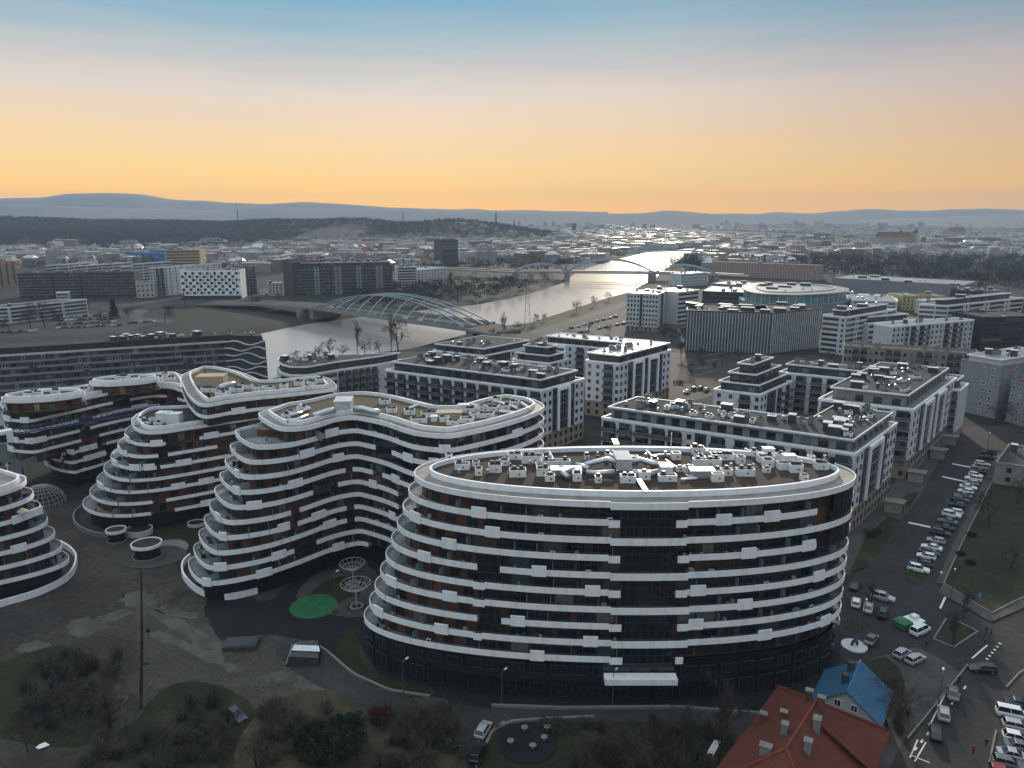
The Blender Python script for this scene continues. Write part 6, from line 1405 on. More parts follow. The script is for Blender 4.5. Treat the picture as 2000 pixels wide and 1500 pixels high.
row = [('white', 'off-roader'), ('black', 'estate'), ('white', 'hatchback'), ('dark blue', 'saloon'), ('white', 'saloon'), ('silver', 'hatchback'), ('black', 'off-roader'), ('black', 'saloon'), ('grey', 'saloon'), ('white', 'off-roader'), ('white', 'estate'), ('black', 'hatchback'), ('dark blue', 'estate'), ('grey', 'saloon'), ('white', 'hatchback'), ('white', 'saloon'), ('silver', 'hatchback'), ('white', 'off-roader'), ('white', 'hatchback'), ('black', 'saloon'), ('silver', 'van'), ('white', 'estate'), ('black', 'saloon'), ('black', 'off-roader')]
ts = [0, .030, .075, .10, .13, .175, .225, .265, .31, .36, .385, .44, .485, .52, .56, .60, .64, .68, .72, .76, .80, .84, .92, .97]
pa, pb = P2(1793, 1117), P2(1934, 884)
for i, ((col, t), f) in enumerate(zip(row, ts)):
    p = pa.lerp(pb, f); car(0, 0, 148 if i % 3 else -32, t, col, '%s car of the long row beside the lawn, a %s %s' % (ORD[i], col, t), 'cars in the long row', world=p)
oc = [(1671, 1143, 50, 'black', 'saloon', 'black saloon tucked behind the right tip of the oval building'), (1672, 1176, 62, 'white', 'hatchback', 'white hatchback closest to the oval building tip'), (1696, 1186, 60, 'silver', 'saloon', 'silver saloon between the white hatchback and black off-roader'), (1725, 1196, 58, 'black', 'off-roader', 'black off-roader left of the green container'), (1725, 1166, -35, 'silver', 'off-roader', 'silver off-roader parked across behind the black one'),
      (1797, 1231, 30, 'white', 'van', 'white van right of the green container'), (1702, 1248, 48, 'grey', 'saloon', 'grey saloon beside the round white plaza'), (1762, 1275, 35, 'silver', 'hatchback', 'silver hatchback under the bare tree, left of two'), (1788, 1286, 30, 'silver', 'estate', 'silver estate under the bare tree, right of two'), (1919, 1305, 172, 'black', 'estate', 'black estate driving out at the street corner'),
      (1861, 1353, 62, 'grey', 'saloon', 'grey saloon, farthest of three parked at the kerb'), (1843, 1392, 62, 'silver', 'hatchback', 'silver hatchback, middle of three parked at the kerb'), (1827, 1430, 64, 'black', 'hatchback', 'black hatchback, nearest of three parked at the kerb'),
      (1992, 1374, -22, 'black', 'saloon', 'black saloon at the right edge, farthest in the corner lot'), (1978, 1394, -22, 'white', 'van', 'white van at the right edge in the corner lot'), (1990, 1418, -22, 'silver', 'estate', 'silver estate below the white van in the corner lot'), (1988, 1440, -22, 'white', 'hatchback', 'white hatchback in the corner lot at right'), (1995, 1458, -22, 'grey', 'saloon', 'grey saloon in the corner lot at right'), (1982, 1474, -22, 'silver', 'saloon', 'silver saloon near the bottom of the corner lot'), (1972, 1490, -22, 'grey', 'estate', 'grey estate above the red car in the corner lot'), (1960, 1508, -22, 'red', 'hatchback', 'red hatchback at the bottom right corner'),
      (944, 1424, 70, 'silver', 'hatchback', 'silver hatchback on the driveway at the bottom'), (934, 1470, 76, 'black', 'off-roader', 'black off-roader on the driveway below the silver hatchback'), (462, 1396, -40, 'dark blue', 'hatchback', 'blue hatchback at the edge of the round lawn'),
      (1356, 758, 50, 'dark blue', 'hatchback', 'dark blue hatchback in the courtyard gap'), (1368, 757, 50, 'black', 'saloon', 'black saloon in the courtyard gap'), (1342, 764, 50, 'white', 'saloon', 'white saloon in the courtyard gap'), (1380, 760, 50, 'silver', 'hatchback', 'silver hatchback in the courtyard gap')]
for a in oc: car(a[0], a[1], a[2], a[4], a[3], a[5])
rc = random.Random(71); cols = ['white', 'white', 'silver', 'silver', 'grey', 'black', 'dark blue', 'red']
def lot(n, quad, ang, where, rows):
    q = [P2(*a) for a in quad]; k = 0; per = n // rows
    for r in range(rows):
        for i in range(per):
            if rc.random() < .12: continue
            f = (i + .5) / per; g = (r + .5) / rows; p = q[0].lerp(q[1], f).lerp(q[3].lerp(q[2], f), g)
            col = rc.choice(cols); t = rc.choice(('hatchback', 'saloon', 'estate', 'off-roader')); car(0, 0, ang + rc.choice((0, 180)) + rc.uniform(-3, 3), t, col, 'tiny %s %s %s' % (col, t, where), 'tiny %s %ss %s' % (col, t, where), world=p, full=False, z=.06)
lot(44, [(105, 618), (205, 614), (245, 640), (110, 646)], 60, 'in the distant car park across the river', 4)
lot(12, [(0, 645), (70, 643), (72, 652), (0, 655)], 60, 'at the left end of the far bank', 1)
lot(14, [(506, 570), (545, 558), (556, 572), (512, 579)], 20, 'in the yard left of the long dark block', 2)
lot(16, [(1100, 640), (1200, 612), (1230, 640), (1140, 655)], 30, 'on the lot between hotel and river', 2)
lot(26, [(1420, 792), (1560, 760), (1580, 775), (1440, 808)], 60, 'in the right inner courtyard', 2)
lot(10, [(1330, 640), (1340, 668), (1330, 672), (1318, 645)], 60, 'beside the hotel', 1)
lot(8, [(250, 624), (300, 622), (300, 636), (256, 640)], 15, 'beside the curved road across the river', 1)
for i, (t, off, col) in enumerate(((.1, 5, 'white'), (.42, 5, 'silver'), (.5, 9, 'black'), (.62, 6, 'white'), (.66, 10, 'red'), (.72, 5, 'white'), (.94, 8, 'white'), (.98, 13, 'silver'))):
    q = e0 + uB * (LB * t) + nB * off; car(0, 0, math.degrees(math.atan2(uB.y, uB.x)) + (0 if i % 2 else 180), 'saloon', col, 'tiny %s car on the arch bridge, number %d in line from the far bank' % (col, i + 1) if False else 'tiny %s car crossing the arch bridge, %s from the far bank' % (col, ORD[i]), 'cars on the arch bridge', world=q, full=False, z=9.05)

# ------------------------------------------------------------------ people
def person_mesh(stride, seed):
    me = bpy.data.meshes.new('person_rig'); s = stride
    v = [(0, 0, .95), (0, 0, 1.15), (0, .01, 1.40), (0, .01, 1.52), (0, .03, 1.66), (0, .03, 1.76),
         (.10, 0, .90), (.11, .16 * s, .48), (.11, .02 * s + .05, .07), (.11, .20 * s + .05, .04), (-.10, 0, .90), (-.11, -.10 * s, .48), (-.11, -.34 * s, .10), (-.11, -.20 * s, .03),
         (.20, 0, 1.40), (.26, -.06 * s, 1.13), (.25, .06 * s, .90), (.25, .10 * s, .80), (-.20, 0, 1.40), (-.26, .08 * s, 1.13), (-.25, .2 * s, .92), (-.25, .26 * s, .83)]
    e_ = [(0, 1), (1, 2), (2, 3), (3, 4), (4, 5), (0, 6), (6, 7), (7, 8), (8, 9), (0, 10), (10, 11), (11, 12), (12, 13), (2, 14), (14, 15), (15, 16), (16, 17), (2, 18), (18, 19), (19, 20), (20, 21)]
    rad = [.16, .14, .17, .06, .10, .08, .10, .07, .05, .04, .10, .07, .05, .04, .07, .055, .042, .035, .07, .055, .042, .035]
    me.from_pydata(v, e_, []); o = bpy.data.objects.new('person_rig', me); C.objects.link(o)
    md = o.modifiers.new('skin', 'SKIN'); o.modifiers.new('sub', 'SUBSURF').levels = 1
    for i, d in enumerate(me.skin_vertices[0].data): d.radius = (rad[i], rad[i] * .85); d.use_root = (i == 0)
    dg = bpy.context.evaluated_depsgraph_get(); dg.update(); r = bpy.data.meshes.new_from_object(o.evaluated_get(dg)); bpy.data.objects.remove(o)
    return r
PM = [person_mesh(1, 1), person_mesh(.25, 2)]
def person(px, py, ang, kind, top, label, z=.3):
    p = P2(px, py, z); me = PM[kind].copy(); me.materials.clear()
    for q in ('cloth_dark', top, 'skin', 'hair'): me.materials.append(MATS[q])
    for f in me.polygons:
        c_ = f.center
        f.material_index = 3 if (c_.z > 1.70 or (c_.z > 1.56 and c_.y < .0)) else (2 if c_.z > 1.50 or (abs(c_.x) > .2 and c_.z < .92) else (1 if c_.z > .9 else 0))
    o = bpy.data.objects.new('person', me); C.objects.link(o); o.location = (p.x, p.y, z); o.rotation_euler.z = math.radians(ang); tag(o, label, 'person')
for a in ((1926, 1238, 200, 0, 'cloth_dark', 'person in dark clothes walking, left of a pair on the corner pavement'), (1935, 1240, 205, 0, 'cloth_blue', 'person in a dark blue jacket walking, right of a pair on the corner pavement'), (1923, 1262, 30, 1, 'cloth_dark', 'person in dark clothes standing at the kerb below the pair'), (1808, 1266, 100, 0, 'cloth_dark', 'person in dark clothes walking alone near the white van'), (1872, 1336, 10, 1, 'cloth_dark', 'person in dark clothes standing behind the parked grey saloon'),
          (1900, 1474, 160, 0, 'cloth_red', 'person in a red jacket crossing the street at the bottom'), (1925, 1460, 160, 0, 'cloth_dark', 'person in dark clothes on the far pavement at the bottom')): person(*a)

# ------------------------------------------------------------------ houses with pitched roofs at the bottom
def roof_mat_lines(name, rgb, scale, rough, ang=0.0):
    m = M(name, rgb, rough, .15, .5); t = m.node_tree; b = t.nodes['Principled BSDF']
    g = t.nodes.new('ShaderNodeNewGeometry'); mp_ = t.nodes.new('ShaderNodeMapping'); mp_.inputs['Rotation'].default_value = (0, 0, ang); t.links.new(g.outputs['Position'], mp_.inputs[0])
    w_ = t.nodes.new('ShaderNodeTexWave'); w_.inputs['Scale'].default_value = scale; w_.inputs['Distortion'].default_value = .6; w_.bands_direction = 'X'; t.links.new(mp_.outputs[0], w_.inputs[0])
    bp = t.nodes.new('ShaderNodeBump'); bp.inputs['Strength'].default_value = .7; bp.inputs['Distance'].default_value = .12; t.links.new(w_.outputs[0], bp.inputs['Height']); t.links.new(bp.outputs[0], b.inputs['Normal'])
a0, b0, d0 = P2(1519, 1340, 8), P2(1729, 1424, 8), P2(1395, 1535, 8); uR = (b0 - a0).normalized(); vR = Vector((uR.y, -uR.x)); wR = (b0 - a0).length
roof_mat_lines('tile_red', (.135, .042, .027), 1.6, .8, -math.atan2(vR.y, vR.x)); roof_mat_lines('sheet_blue', (.045, .12, .20), 1.1, .42, .5)
rh = thing('red_roofed_house', 'house with a broad red tiled hip roof and many chimneys at the bottom right', 'house', (*(a0 + uR * wR / 2 + vR * 12), 0))
LR = 27; q4 = [a0, b0, b0 + vR * LR, a0 + vR * LR]
if area(q4) < 0: q4c = q4[::-1]
else: q4c = q4
b = MB(); b.prism(pinset(q4c, .7), 0, 7.9, 0); b.build('wall', 'plaster', rh)
r0, r1 = a0 + uR * wR / 2 + vR * 7.5, a0 + uR * wR / 2 + vR * (LR - 7.5); zr_ = 13.2
def T(p, z): return (p.x, p.y, z)
for pts in ([T(q4[0], 8), T(q4[1], 8), T(r0, zr_)], [T(q4[1], 8), T(q4[2], 8), T(r1, zr_), T(r0, zr_)], [T(q4[2], 8), T(q4[3], 8), T(r1, zr_)], [T(q4[3], 8), T(q4[0], 8), T(r0, zr_), T(r1, zr_)]):
    b = MB(); b.face(pts); lo = [(x, y, z - .3) for x, y, z in pts]; b.face(lo[::-1])
    for i in range(len(pts)): j = (i + 1) % len(pts); b.face([lo[i], lo[j], pts[j], pts[i]])
    b.build('roof_slope', 'tile_red', rh)
for p, z, q, z2 in ((q4[0], 8, r0, zr_), (q4[1], 8, r0, zr_), (r0, zr_, r1, zr_), (q4[2], 8, r1, zr_), (q4[3], 8, r1, zr_)): b = MB(); b.tube([T(p, z + .05), T(q, z2 + .05)], .2, 6); b.build('ridge_tiles', 'roof_red_ridge', rh)
# a lower cross gable on the street side
g0 = q4[1] + vR * 2.0; gm = r0 + vR * 3
for s in (0, 1):
    e2 = q4[1] + vR * (1 + 10 * s) + uR * 1.2; pk = q4[1] + vR * 6 + uR * 1.6; b = MB(); rr2 = r0 + vR * 4 + uR * 1.5
    pts = [T(e2, 8.6), T(pk, 11.8), T(rr2, 12.9)]; b.face(pts if s else pts[::-1]); b.face([(x, y, z - .2) for x, y, z in (pts[::-1] if s else pts)]); b.build('gable_slope', 'tile_red', rh)
b = MB(); b.face([T(q4[1] + vR * 1.4 + uR * .8, 8), T(q4[1] + vR * 10.6 + uR * .8, 8), T(q4[1] + vR * 6 + uR * .8, 11.5)]); b.build('gable_wall', 'plaster', rh)
def house_chimney(fx, fy, h_, sx_=.9, sy_=.7, mat='brick'):
    p = a0 + uR * (wR * fx) + vR * (LR * fy); dd = min(fx, 1 - fx) * 2; z = 8 + (zr_ - 8) * min(dd, min(fy, 1 - fy) * LR / 7.5) - .5; b = MB(); b.box(p.x, p.y, z, sx_, sy_, h_ + .5, RA, m=0); b.box(p.x, p.y, z + h_ + .5, sx_ + .2, sy_ + .2, .15, RA, m=1); b.build('chimney', [mat, 'kerb'], rh)
for a in ((.42, .25, 1.6), (.55, .30, 1.9), (.30, .42, 1.2), (.60, .45, 1.8, .9, 1.1, 'kerb'), (.40, .58, 1.6, .8, .8, 'kerb'), (.62, .62, 1.6, .9, .9, 'kerb'), (.12, .42, 1.4), (.35, .75, 1.2, 1.4, .9, 'kerb')): house_chimney(*a)
R0, R1 = P(1681, 1290, 8.6), P(1654, 1352, 8.6); ax = (R1 - R0); ax.z = 0; La = ax.length; ax = Vector((ax.x, ax.y)).normalized(); sd_ = Vector((-ax.y, ax.x))
bh = thing('blue_roofed_house', 'small white house with a bright blue sheet metal roof', 'house', (R0.x, R0.y, 0))
rA, rB = Vector((R0.x, R0.y)), Vector((R1.x, R1.y)); hw = 5.2
q5 = [rA - sd_ * hw, rA + sd_ * hw, rB + sd_ * hw, rB - sd_ * hw]; q5c = q5 if area(q5) > 0 else q5[::-1]
b = MB(); b.prism(pinset(q5c, .5), 0, 5.0, 0); b.build('wall', 'plaster', bh)
for s in (-1, 1):
    pts = [T(rA + sd_ * hw * s, 4.9), T(rB + sd_ * hw * s, 4.9), T(rB, 8.6), T(rA, 8.6)]
    b = MB(); b.face(pts); lo = [(x, y, z - .18) for x, y, z in pts]; b.face(lo[::-1])
    for i in range(4): j = (i + 1) % 4; b.face([lo[i], lo[j], pts[j], pts[i]])
    b.build('roof_slope', 'sheet_blue', bh)
    for k in range(14):
        f = (k + .5) / 14; b = MB(); p = (rA + (rB - rA) * f); b.tube([T(p + sd_ * hw * s, 4.95), T(p, 8.64)], .05, 4); b.build('roof_seam', 'roof_blue', bh)
for rE, o_ in ((rA, .5), (rB, -.5)):
    b = MB(); c_ = rE + ax * o_; b.face([T(c_ - sd_ * (hw - .6), 5), T(c_ + sd_ * (hw - .6), 5), T(c_, 8.3)]); b.build('gable_wall', 'plaster', bh)
b = MB(); b.tube([T(rA, 8.65), T(rB, 8.65)], .14, 6); b.build('ridge_cap', 'roof_blue', bh)
for f in (.3, .68): p = rA.lerp(rB, f) + sd_ * (.9 if sd_.x < 0 else -.9); b = MB(); b.box(p.x, p.y, 7.6, .8, .7, 1.9, .3, m=0); b.box(p.x, p.y, 9.5, .95, .85, .12, .3, m=1); b.build('chimney', ['slate', 'machine'], bh)
for k in range(2): q = rB - ax * (.47) + sd_ * (1.2 - 2.4 * k); put('window', win_mesh(1.0, 1.2, 'frame_white'), bh, (q.x, q.y, 5.4), math.atan2(ax.y, ax.x) + PI / 2)

# ------------------------------------------------------------------ garden rooms, wire frames, poles and other small things
def kiosk(px, py, r, ry, h_, label, cat='pavilion'):
    p = P2(px, py); o = thing('round_pavilion', label, cat, (p.x, p.y, 0))
    def ell(k, n=36): return [Vector((p.x + r * k * math.cos(2 * PI * i / n), p.y + ry * k * math.sin(2 * PI * i / n))) for i in range(n)]
    b = MB(); b.prism(ell(.8), 0, h_ - .5, 0); b.build('glass_wall', 'podium', o)
    b = MB(); b.ribbon(ell(1), ell(.93), h_ - .5, h_ + .25, closed=True); b.build('roof_rim', 'white', o)
    b = MB(); b.prism(ell(.93), h_ - .4, h_, 0, bottom=True); b.build('roof', 'roof_brown', o)
    b = MB(); b.ribbon(ell(1.02), ell(.95), 0, .4, closed=True); b.build('plinth', 'kerb', o)
kiosk(289, 1086, 3.5, 3.2, 3.3, 'larger round pavilion with dark roof and white rim in the left yard'); kiosk(229, 1056, 2.4, 2.2, 3.0, 'smaller round pavilion with white rim, left of the larger one')
def planter(px, py, r, h_, label):
    p = P2(px, py); o = thing('round_planter', label, 'planter', (p.x, p.y, 0)); el = lambda k, n=36: [Vector((p.x + r * k * math.cos(2 * PI * i / n), p.y + r * .85 * k * math.sin(2 * PI * i / n))) for i in range(n)]
    b = MB(); b.ribbon(el(1), el(.92), 0, h_, closed=True); b.build('rim', 'offwhite', o); b = MB(); b.prism(el(.93), 0, h_ - .3, 0); b.build('soil', 'grass', o)
planter(272, 1042, 3.4, 1.5, 'large round planter with a pale rim behind the pavilions'); planter(384, 1026, 2.3, 1.0, 'small round planter beside the tip of the wavy building')
def wire_tree(px, py, h_, r, label):
    p = P2(px, py); o = thing('wire_canopy', label, 'canopy', (p.x, p.y, 0), 'wire canopies')
    b = MB(); b.tube([(p.x, p.y, 0), (p.x, p.y, h_ * .72)], [.22, .14], 8); b.build('post', 'wire', o)
    for i in range(14):
        a = 2 * PI * i / 14; b = MB(); b.tube([(p.x + math.cos(a) * r * t, p.y + math.sin(a) * r * t, h_ * .70 + (h_ * .3) * t ** 1.8) for t in (0, .2, .4, .6, .8, 1)], .05, 4); b.build('rib', 'wire', o)
    for t in (.4, .7, 1.0): b = MB(); b.tube([(p.x + math.cos(2 * PI * i / 28) * r * t, p.y + math.sin(2 * PI * i / 28) * r * t, h_ * .70 + (h_ * .3) * t ** 1.8) for i in range(29)], .06, 4); b.build('hoop', 'wire', o)
    b = MB(); b.ribbon([Vector((p.x + 1.5 * math.cos(2 * PI * i / 24), p.y + 1.5 * math.sin(2 * PI * i / 24))) for i in range(24)], [Vector((p.x + 1.0 * math.cos(2 * PI * i / 24), p.y + 1.0 * math.sin(2 * PI * i / 24))) for i in range(24)], 0, .55, closed=True); b.build('ring_bench', 'kerb', o)
wire_tree(690, 1142, 5.2, 2.8, 'farther of two wire dish canopies by the playground'); wire_tree(697, 1187, 5.6, 3.1, 'nearer of two wire dish canopies by the playground')
p = P2(82, 985); wd_ = thing('wire_dome', 'large domed wire frame between the left buildings', 'dome', (p.x, p.y, 0)); R_ = 6.0
for i in range(14): a = PI * i / 14; b = MB(); b.tube([(p.x + R_ * math.cos(t) * math.cos(a), p.y + R_ * math.cos(t) * math.sin(a), R_ * .95 * math.sin(t)) for t in [PI * k / 16 for k in range(17)]], .06, 4); b.build('meridian', 'wire', wd_)
for k in range(1, 7): t = PI / 2 * k / 7.5; b = MB(); b.tube([(p.x + R_ * math.cos(t) * math.cos(2 * PI * i / 30), p.y + R_ * math.cos(t) * math.sin(2 * PI * i / 30), R_ * .95 * math.sin(t)) for i in range(31)], .06, 4); b.build('hoop', 'wire', wd_)
p = P2(275, 1383); pl = thing('tall_pole', 'tall thin dark pole standing in the yard', 'pole', (p.x, p.y, 0))
b = MB(); tp = P(268, 1118, 25); tp.y = p.y + .5; md_ = (Vector((p.x, p.y, 0)) + tp) / 2; b.tube([(p.x, p.y, 0), md_ + Vector((.15, 0, 0)), tp], [.30, .22, .10], 8); b.build('shaft', 'bark', pl); b = MB(); b.tube([tp - Vector((0, 0, 2)), tp + Vector((-1.2, -.5, -1.5))], .05, 5); b.build('bracket', 'bark', pl); b = MB(); b.box(md_.x + .5, p.y, 8.2, 1.0, .3, .5); b.build('lamp_head', 'machine', pl)
# crane jib passing in front of the penthouse building
c0_, c1_ = P(24, 849, 22.6), P(356, 793, 22.6); dj = (c1_ - c0_).normalized(); nj = Vector((-dj.y, dj.x, 0)); Lj = (c1_ - c0_).length
cr = thing('tower_crane', 'blue lattice crane jib crossing in front of the penthouse building', 'crane', (*P2(-60, 860, 22.6), 0))
mp0 = P(-60, 862, 22.6)
for nm, off, z in (('lower_chord', .7, 0), ('lower_chord', -.7, 0), ('upper_chord', 0, 1.5)): b = MB(); s = c0_ - dj * 14; q = c0_ + dj * Lj; b.tube([s + nj * off + Vector((0, 0, z)), q + nj * off + Vector((0, 0, z))], .13, 5); b.build(nm, 'crane_blue', cr)
for i in range(int(Lj / 1.5)):
    a = c0_ + dj * (i * 1.5); b = MB(); t_p = a + dj * .75 + Vector((0, 0, 1.5))
    for off in (.7, -.7): b.tube([a + nj * off, t_p], .07, 4); b.tube([t_p, a + dj * 1.5 + nj * off], .07, 4)
    b.tube([a + nj * .7, a + dj * 1.5 - nj * .7], .06, 4); b.build('lattice_bay', 'crane_blue', cr)
cb_ = P(10, 856, 22.6); b = MB(); b.box(cb_.x - 2.2, cb_.y, 21.2, 7.0, 2.4, 3.2, math.atan2(dj.y, dj.x), m=0); b.build('machine_house', 'white', cr); b = MB(); b.box(cb_.x + .3, cb_.y - 1.2, 21.8, 1.5, .5, 2.0, math.atan2(dj.y, dj.x), m=0); b.build('cab_window', 'glass_plain', cr)
ms = c0_ - dj * 14; b = MB()
for sx_, sy_ in ((-.9, -.9), (.9, -.9), (.9, .9), (-.9, .9)): b.tube([(ms.x + sx_, ms.y + sy_, 0), (ms.x + sx_, ms.y + sy_, 22.6)], .12, 5)
for i in range(12):
    z = i * 1.9
    for (ax_, ay_), (bx_, by_) in (((-.9, -.9), (.9, -.9)), ((.9, -.9), (.9, .9)), ((.9, .9), (-.9, .9)), ((-.9, .9), (-.9, -.9))): b.tube([(ms.x + ax_, ms.y + ay_, z), (ms.x + bx_, ms.y + by_, z + 1.9)], .06, 3)
b.build('mast', 'crane_blue', cr)
def pylon(px, py, h_, label):
    p = P2(px, py); o = thing('power_pylon', label, 'pylon', (p.x, p.y, 0), 'power pylons')
    for sx_, sy_ in ((-1, -1), (1, -1), (1, 1), (-1, 1)): b = MB(); b.tube([(p.x + sx_ * 2.2, p.y + sy_ * 2.2, -1), (p.x + sx_ * .4, p.y + sy_ * .4, h_)], .16, 4); b.build('leg', 'rail', o)
    b = MB()
    for i in range(14):
        z0, z1 = h_ * i / 14, h_ * (i + 1) / 14; w0_, w1_ = 2.2 - 1.8 * i / 14, 2.2 - 1.8 * (i + 1) / 14; s = 1 if i % 2 else -1
        b.tube([(p.x - s * w0_, p.y - w0_, z0), (p.x + s * w1_, p.y - w1_, z1)], .09, 3); b.tube([(p.x - w0_, p.y - s * w0_, z0), (p.x - w1_, p.y + s * w1_, z1)], .09, 3)
    b.build('bracing', 'rail', o)
    for k in (.72, .84, .96): b = MB(); b.tube([(p.x - 5, p.y, h_ * k), (p.x, p.y, h_ * k + .9), (p.x + 5, p.y, h_ * k)], .13, 4); b.build('cross_arm', 'rail', o)
pylon(1030, 641, 38, 'lattice pylon on the near bank right of the arch bridge'); pylon(1246, 563, 42, 'lattice pylon on the bank below the railway bridge')
LAMP = None
def lamp(px, py, label, h_=6.0, ang=0):
    p = P2(px, py); o = thing('street_lamp', label, 'street lamp', (p.x, p.y, 0), 'street lamps')
    b = MB(); b.tube([(p.x, p.y, 0), (p.x, p.y, h_)], [.09, .06], 6); b.tube([(p.x, p.y, h_), (p.x + math.cos(ang), p.y + math.sin(ang), h_ + .25)], .05, 5); b.build('post', 'rail', o)
    b = MB(); b.box(p.x + math.cos(ang) * 1.2, p.y + math.sin(ang) * 1.2, h_ + .2, .7, .3, .12, ang); b.build('lamp_head', 'metal_white', o)
for x, y, lb in ((1684, 1232, 'street lamp on the small lawn at the oval building'), (1857, 1168, 'street lamp at the near corner of the long lawn'), (1832, 1378, 'street lamp behind the kerb parked cars'), (788, 1356, 'street lamp on the lawn at the left foot of the oval building'), (1196, 1378, 'street lamp before the entrance canopy of the oval building'), (654, 1172, 'street lamp beside the green playground disc'), (1928, 880, 'street lamp at the far end of the car row'), (1830, 1175, 'street lamp beside the entrance to the car park'), (980, 1378, 'street lamp by the driveway in front of the oval building')): lamp(x, y, lb, ang=1.0)
def sign(px, py, label):
    p = P2(px, py); o = thing('parking_sign', label, 'sign', (p.x, p.y, 0), 'blue parking signs'); b = MB(); b.tube([(p.x, p.y, 0), (p.x, p.y, 2.4)], .04, 6); b.build('post', 'metal', o); b = MB(); b.box(p.x, p.y - .06, 1.7, .8, .05, .9); b.build('plate', 'blue_hall', o)
sign(1773, 1118, 'blue parking sign at the near end of the car row'); sign(1848, 992, 'blue parking sign in the middle of the car row'); sign(1911, 1180, 'blue sign on the lawn near the street corner')
p = P2(1762, 1222, .5); gc = thing('waste_container', 'bright green covered container between the off-roader and the white van', 'container', (p.x, p.y, 0))
M('bin_green', (.03, .15, .065), .6, .15, 1)
b = MB(); b.box(p.x, p.y, .25, 2.3, 2.6, 1.3, .5, taper=1.08); b.build('tub', 'bin_green', gc); b = MB(); b.box(p.x, p.y, 1.55, 2.6, 2.9, .5, .5, taper=.55); b.build('lid', 'bin_green', gc)
p = P2(1784, 1210, .3); b = MB(); b.box(p.x, p.y, .2, 3.2, 3.0, .25, .4); b.box(p.x + .3, p.y + .3, .45, 1.4, 1.2, .7, .4); o = b.build('pallet_stack', 'metal_white', base=(p.x, p.y, 0)); tag(o, 'pale stack of boards next to the green container', 'pallet')
p = P2(1668, 1264); pz = thing('round_plaza', 'round white paved spot with a dark sculpture beside the oval building', 'plaza', (p.x, p.y, .3)); b = MB(); b.cyl(p.x, p.y, .1, .42, 2.3, 32); b.build('disc', 'offwhite', pz)
b = MB(); b.tube([(p.x - .5, p.y, .4), (p.x - .3, p.y, 1.2), (p.x + .1, p.y, 1.5), (p.x + .5, p.y, 1.1), (p.x + .5, p.y, .4)], [.25, .3, .35, .3, .2], 7); b.build('sculpture', 'machine', pz)
p = P2(598, 1288); rm = thing('ramp_shelter', 'dark glass shelter over the garage ramp in the yard', 'shelter', (p.x, p.y, 0))
b = MB(); b.hexa([(p.x - 3, p.y - 2.4, 0), (p.x + 3, p.y - 2.4, 0), (p.x + 2.4, p.y + 2.4, 0), (p.x - 2.4, p.y + 2.4, 0)], [(p.x - 2.6, p.y - 1.8, 1.8), (p.x + 2.8, p.y - 1.8, 1.5), (p.x + 1.8, p.y + 2, 2.6), (p.x - 1.8, p.y + 2, 2.6)]); b.build('glass_body', 'podium', rm)
b = MB(); b.hexa([(p.x - 2.4, p.y - .6, 2.16), (p.x + 2.8, p.y - .6, 1.9), (p.x + 2.3, p.y + .7, 2.26), (p.x - 2.2, p.y + .7, 2.46)], [(p.x - 2.4, p.y - .6, 2.3), (p.x + 2.8, p.y - .6, 2.04), (p.x + 2.3, p.y + .7, 2.4), (p.x - 2.2, p.y + .7, 2.6)]); b.build('roof_strip', 'metal', rm)
kerb([(560, 1300), (572, 1262), (610, 1255), (640, 1275)], w_=.35, z=.05)
p = P2(472, 1262); b = MB(); b.box(p.x, p.y, .05, 6.2, 3.6, .9, .12); b.box(p.x, p.y, .95, 5.6, 3.0, .12, .12, m=1); o = b.build('garage_vent', ['machine', 'slate'], base=(p.x, p.y, 0)); tag(o, 'dark rectangular ventilation block in the middle of the yard', 'vent')
p = P2(1030, 1452); rs_ = thing('round_seating', 'dark round seating spot with pale tables at the bottom', 'seating', (p.x, p.y, 0)); b = MB(); b.cyl(p.x, p.y, .05, .3, 4.6, 32); b.build('deck', 'asphalt_dark', rs_)
for i, (dx, dy) in enumerate(((-2.6, -.6), (-.4, 2.4), (.8, -1.6), (2.6, .2), (3.2, 2.6))): b = MB(); b.cyl(p.x + dx, p.y + dy, .3, 1.0, .12, 8); b.cyl(p.x + dx, p.y + dy, 1.0, 1.08, .55, 14); b.build('table', 'kerb', rs_)
p = P2(1394, 1464); ln = thing('slatted_bench', 'white slatted bench on the dark lawn left of the red roof', 'bench', (p.x, p.y, 0)); dl = Vector((.55, .83))
for i in range(7): c_ = Vector((p.x, p.y)) + dl * (i * .5 - 1.5); b = MB(); b.box(c_.x, c_.y, .45, 1.0, .32, .06, -.2); b.build('slat', 'white', ln)
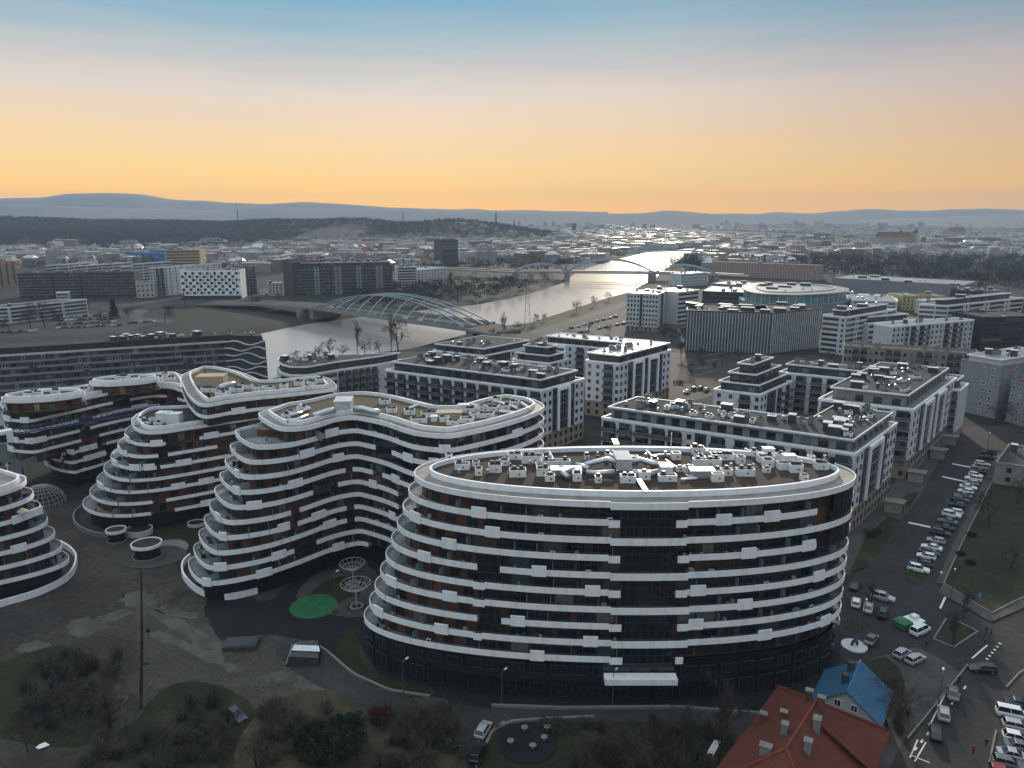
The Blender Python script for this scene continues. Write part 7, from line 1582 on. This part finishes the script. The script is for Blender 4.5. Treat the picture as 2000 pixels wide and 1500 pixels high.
for s in (-1, 1): c_ = Vector((p.x, p.y)) + Vector((.83, -.55)) * (.4 * s); b = MB(); b.wbox(c_, dl, Vector((dl.y, -dl.x)), -1.7, 1.7, -.05, .05, .05, .45); b.build('side_rail', 'white', ln)
p = P2(84, 1459); b = MB(); b.face([(p.x - .9, p.y - .4, .2), (p.x + .5, p.y - .5, .35), (p.x + 1.0, p.y + .2, .2), (p.x + .1, p.y + .5, .5), (p.x - .7, p.y + .3, .25)]); b.face([(p.x - .9, p.y - .4, .2), (p.x - .3, p.y - .6, .12), (p.x + .5, p.y - .5, .35)]); o = b.build('plastic_sheet', 'white', base=(p.x, p.y, 0)); tag(o, 'scrap of white plastic sheet on the ground at bottom left', 'sheet')
# tan parasols on the terraces at the left edge
for i, (x, y, k, lb) in enumerate(((14, 912, 4, 'beige folded parasol on the top terrace at the left edge'), (26, 955, 5, 'beige open parasol on the second terrace at the left edge'), (44, 1000, 6, 'beige parasol on the third terrace at the left edge'))):
    p = P2(x, y, zl(k) + 1.5); o = thing('parasol', lb, 'parasol', (p.x, p.y, zl(k) - .2), 'terrace parasols'); b = MB(); b.tube([(p.x, p.y, zl(k) - .2), (p.x, p.y, zl(k) + 2.3)], .05, 6); b.build('pole', 'metal_white', o)
    b = MB(); b.cyl(p.x, p.y, zl(k) + 1.7, zl(k) + 2.5, (.35, 1.3, 1.1)[i], 8, r2=.05); b.build('canopy', 'tan', o)
# ------------------------------------------------------------------ air
def haze(dens=.00012, col=(.52, .66, .84)):
    m = bpy.data.materials.new('haze'); m.use_nodes = True; t = m.node_tree; t.nodes.clear()
    o = t.nodes.new('ShaderNodeOutputMaterial'); v = t.nodes.new('ShaderNodeVolumePrincipled')
    v.inputs['Color'].default_value = (*col, 1); v.inputs['Density'].default_value = dens; v.inputs['Anisotropy'].default_value = .0
    t.links.new(v.outputs[0], o.inputs['Volume']); MATS['haze'] = m
    b = MB(); b.box(0, 0, -9, 15000, 15000, 285); ob_ = b.build('haze', 'haze'); ob_['kind'] = 'stuff'
haze()
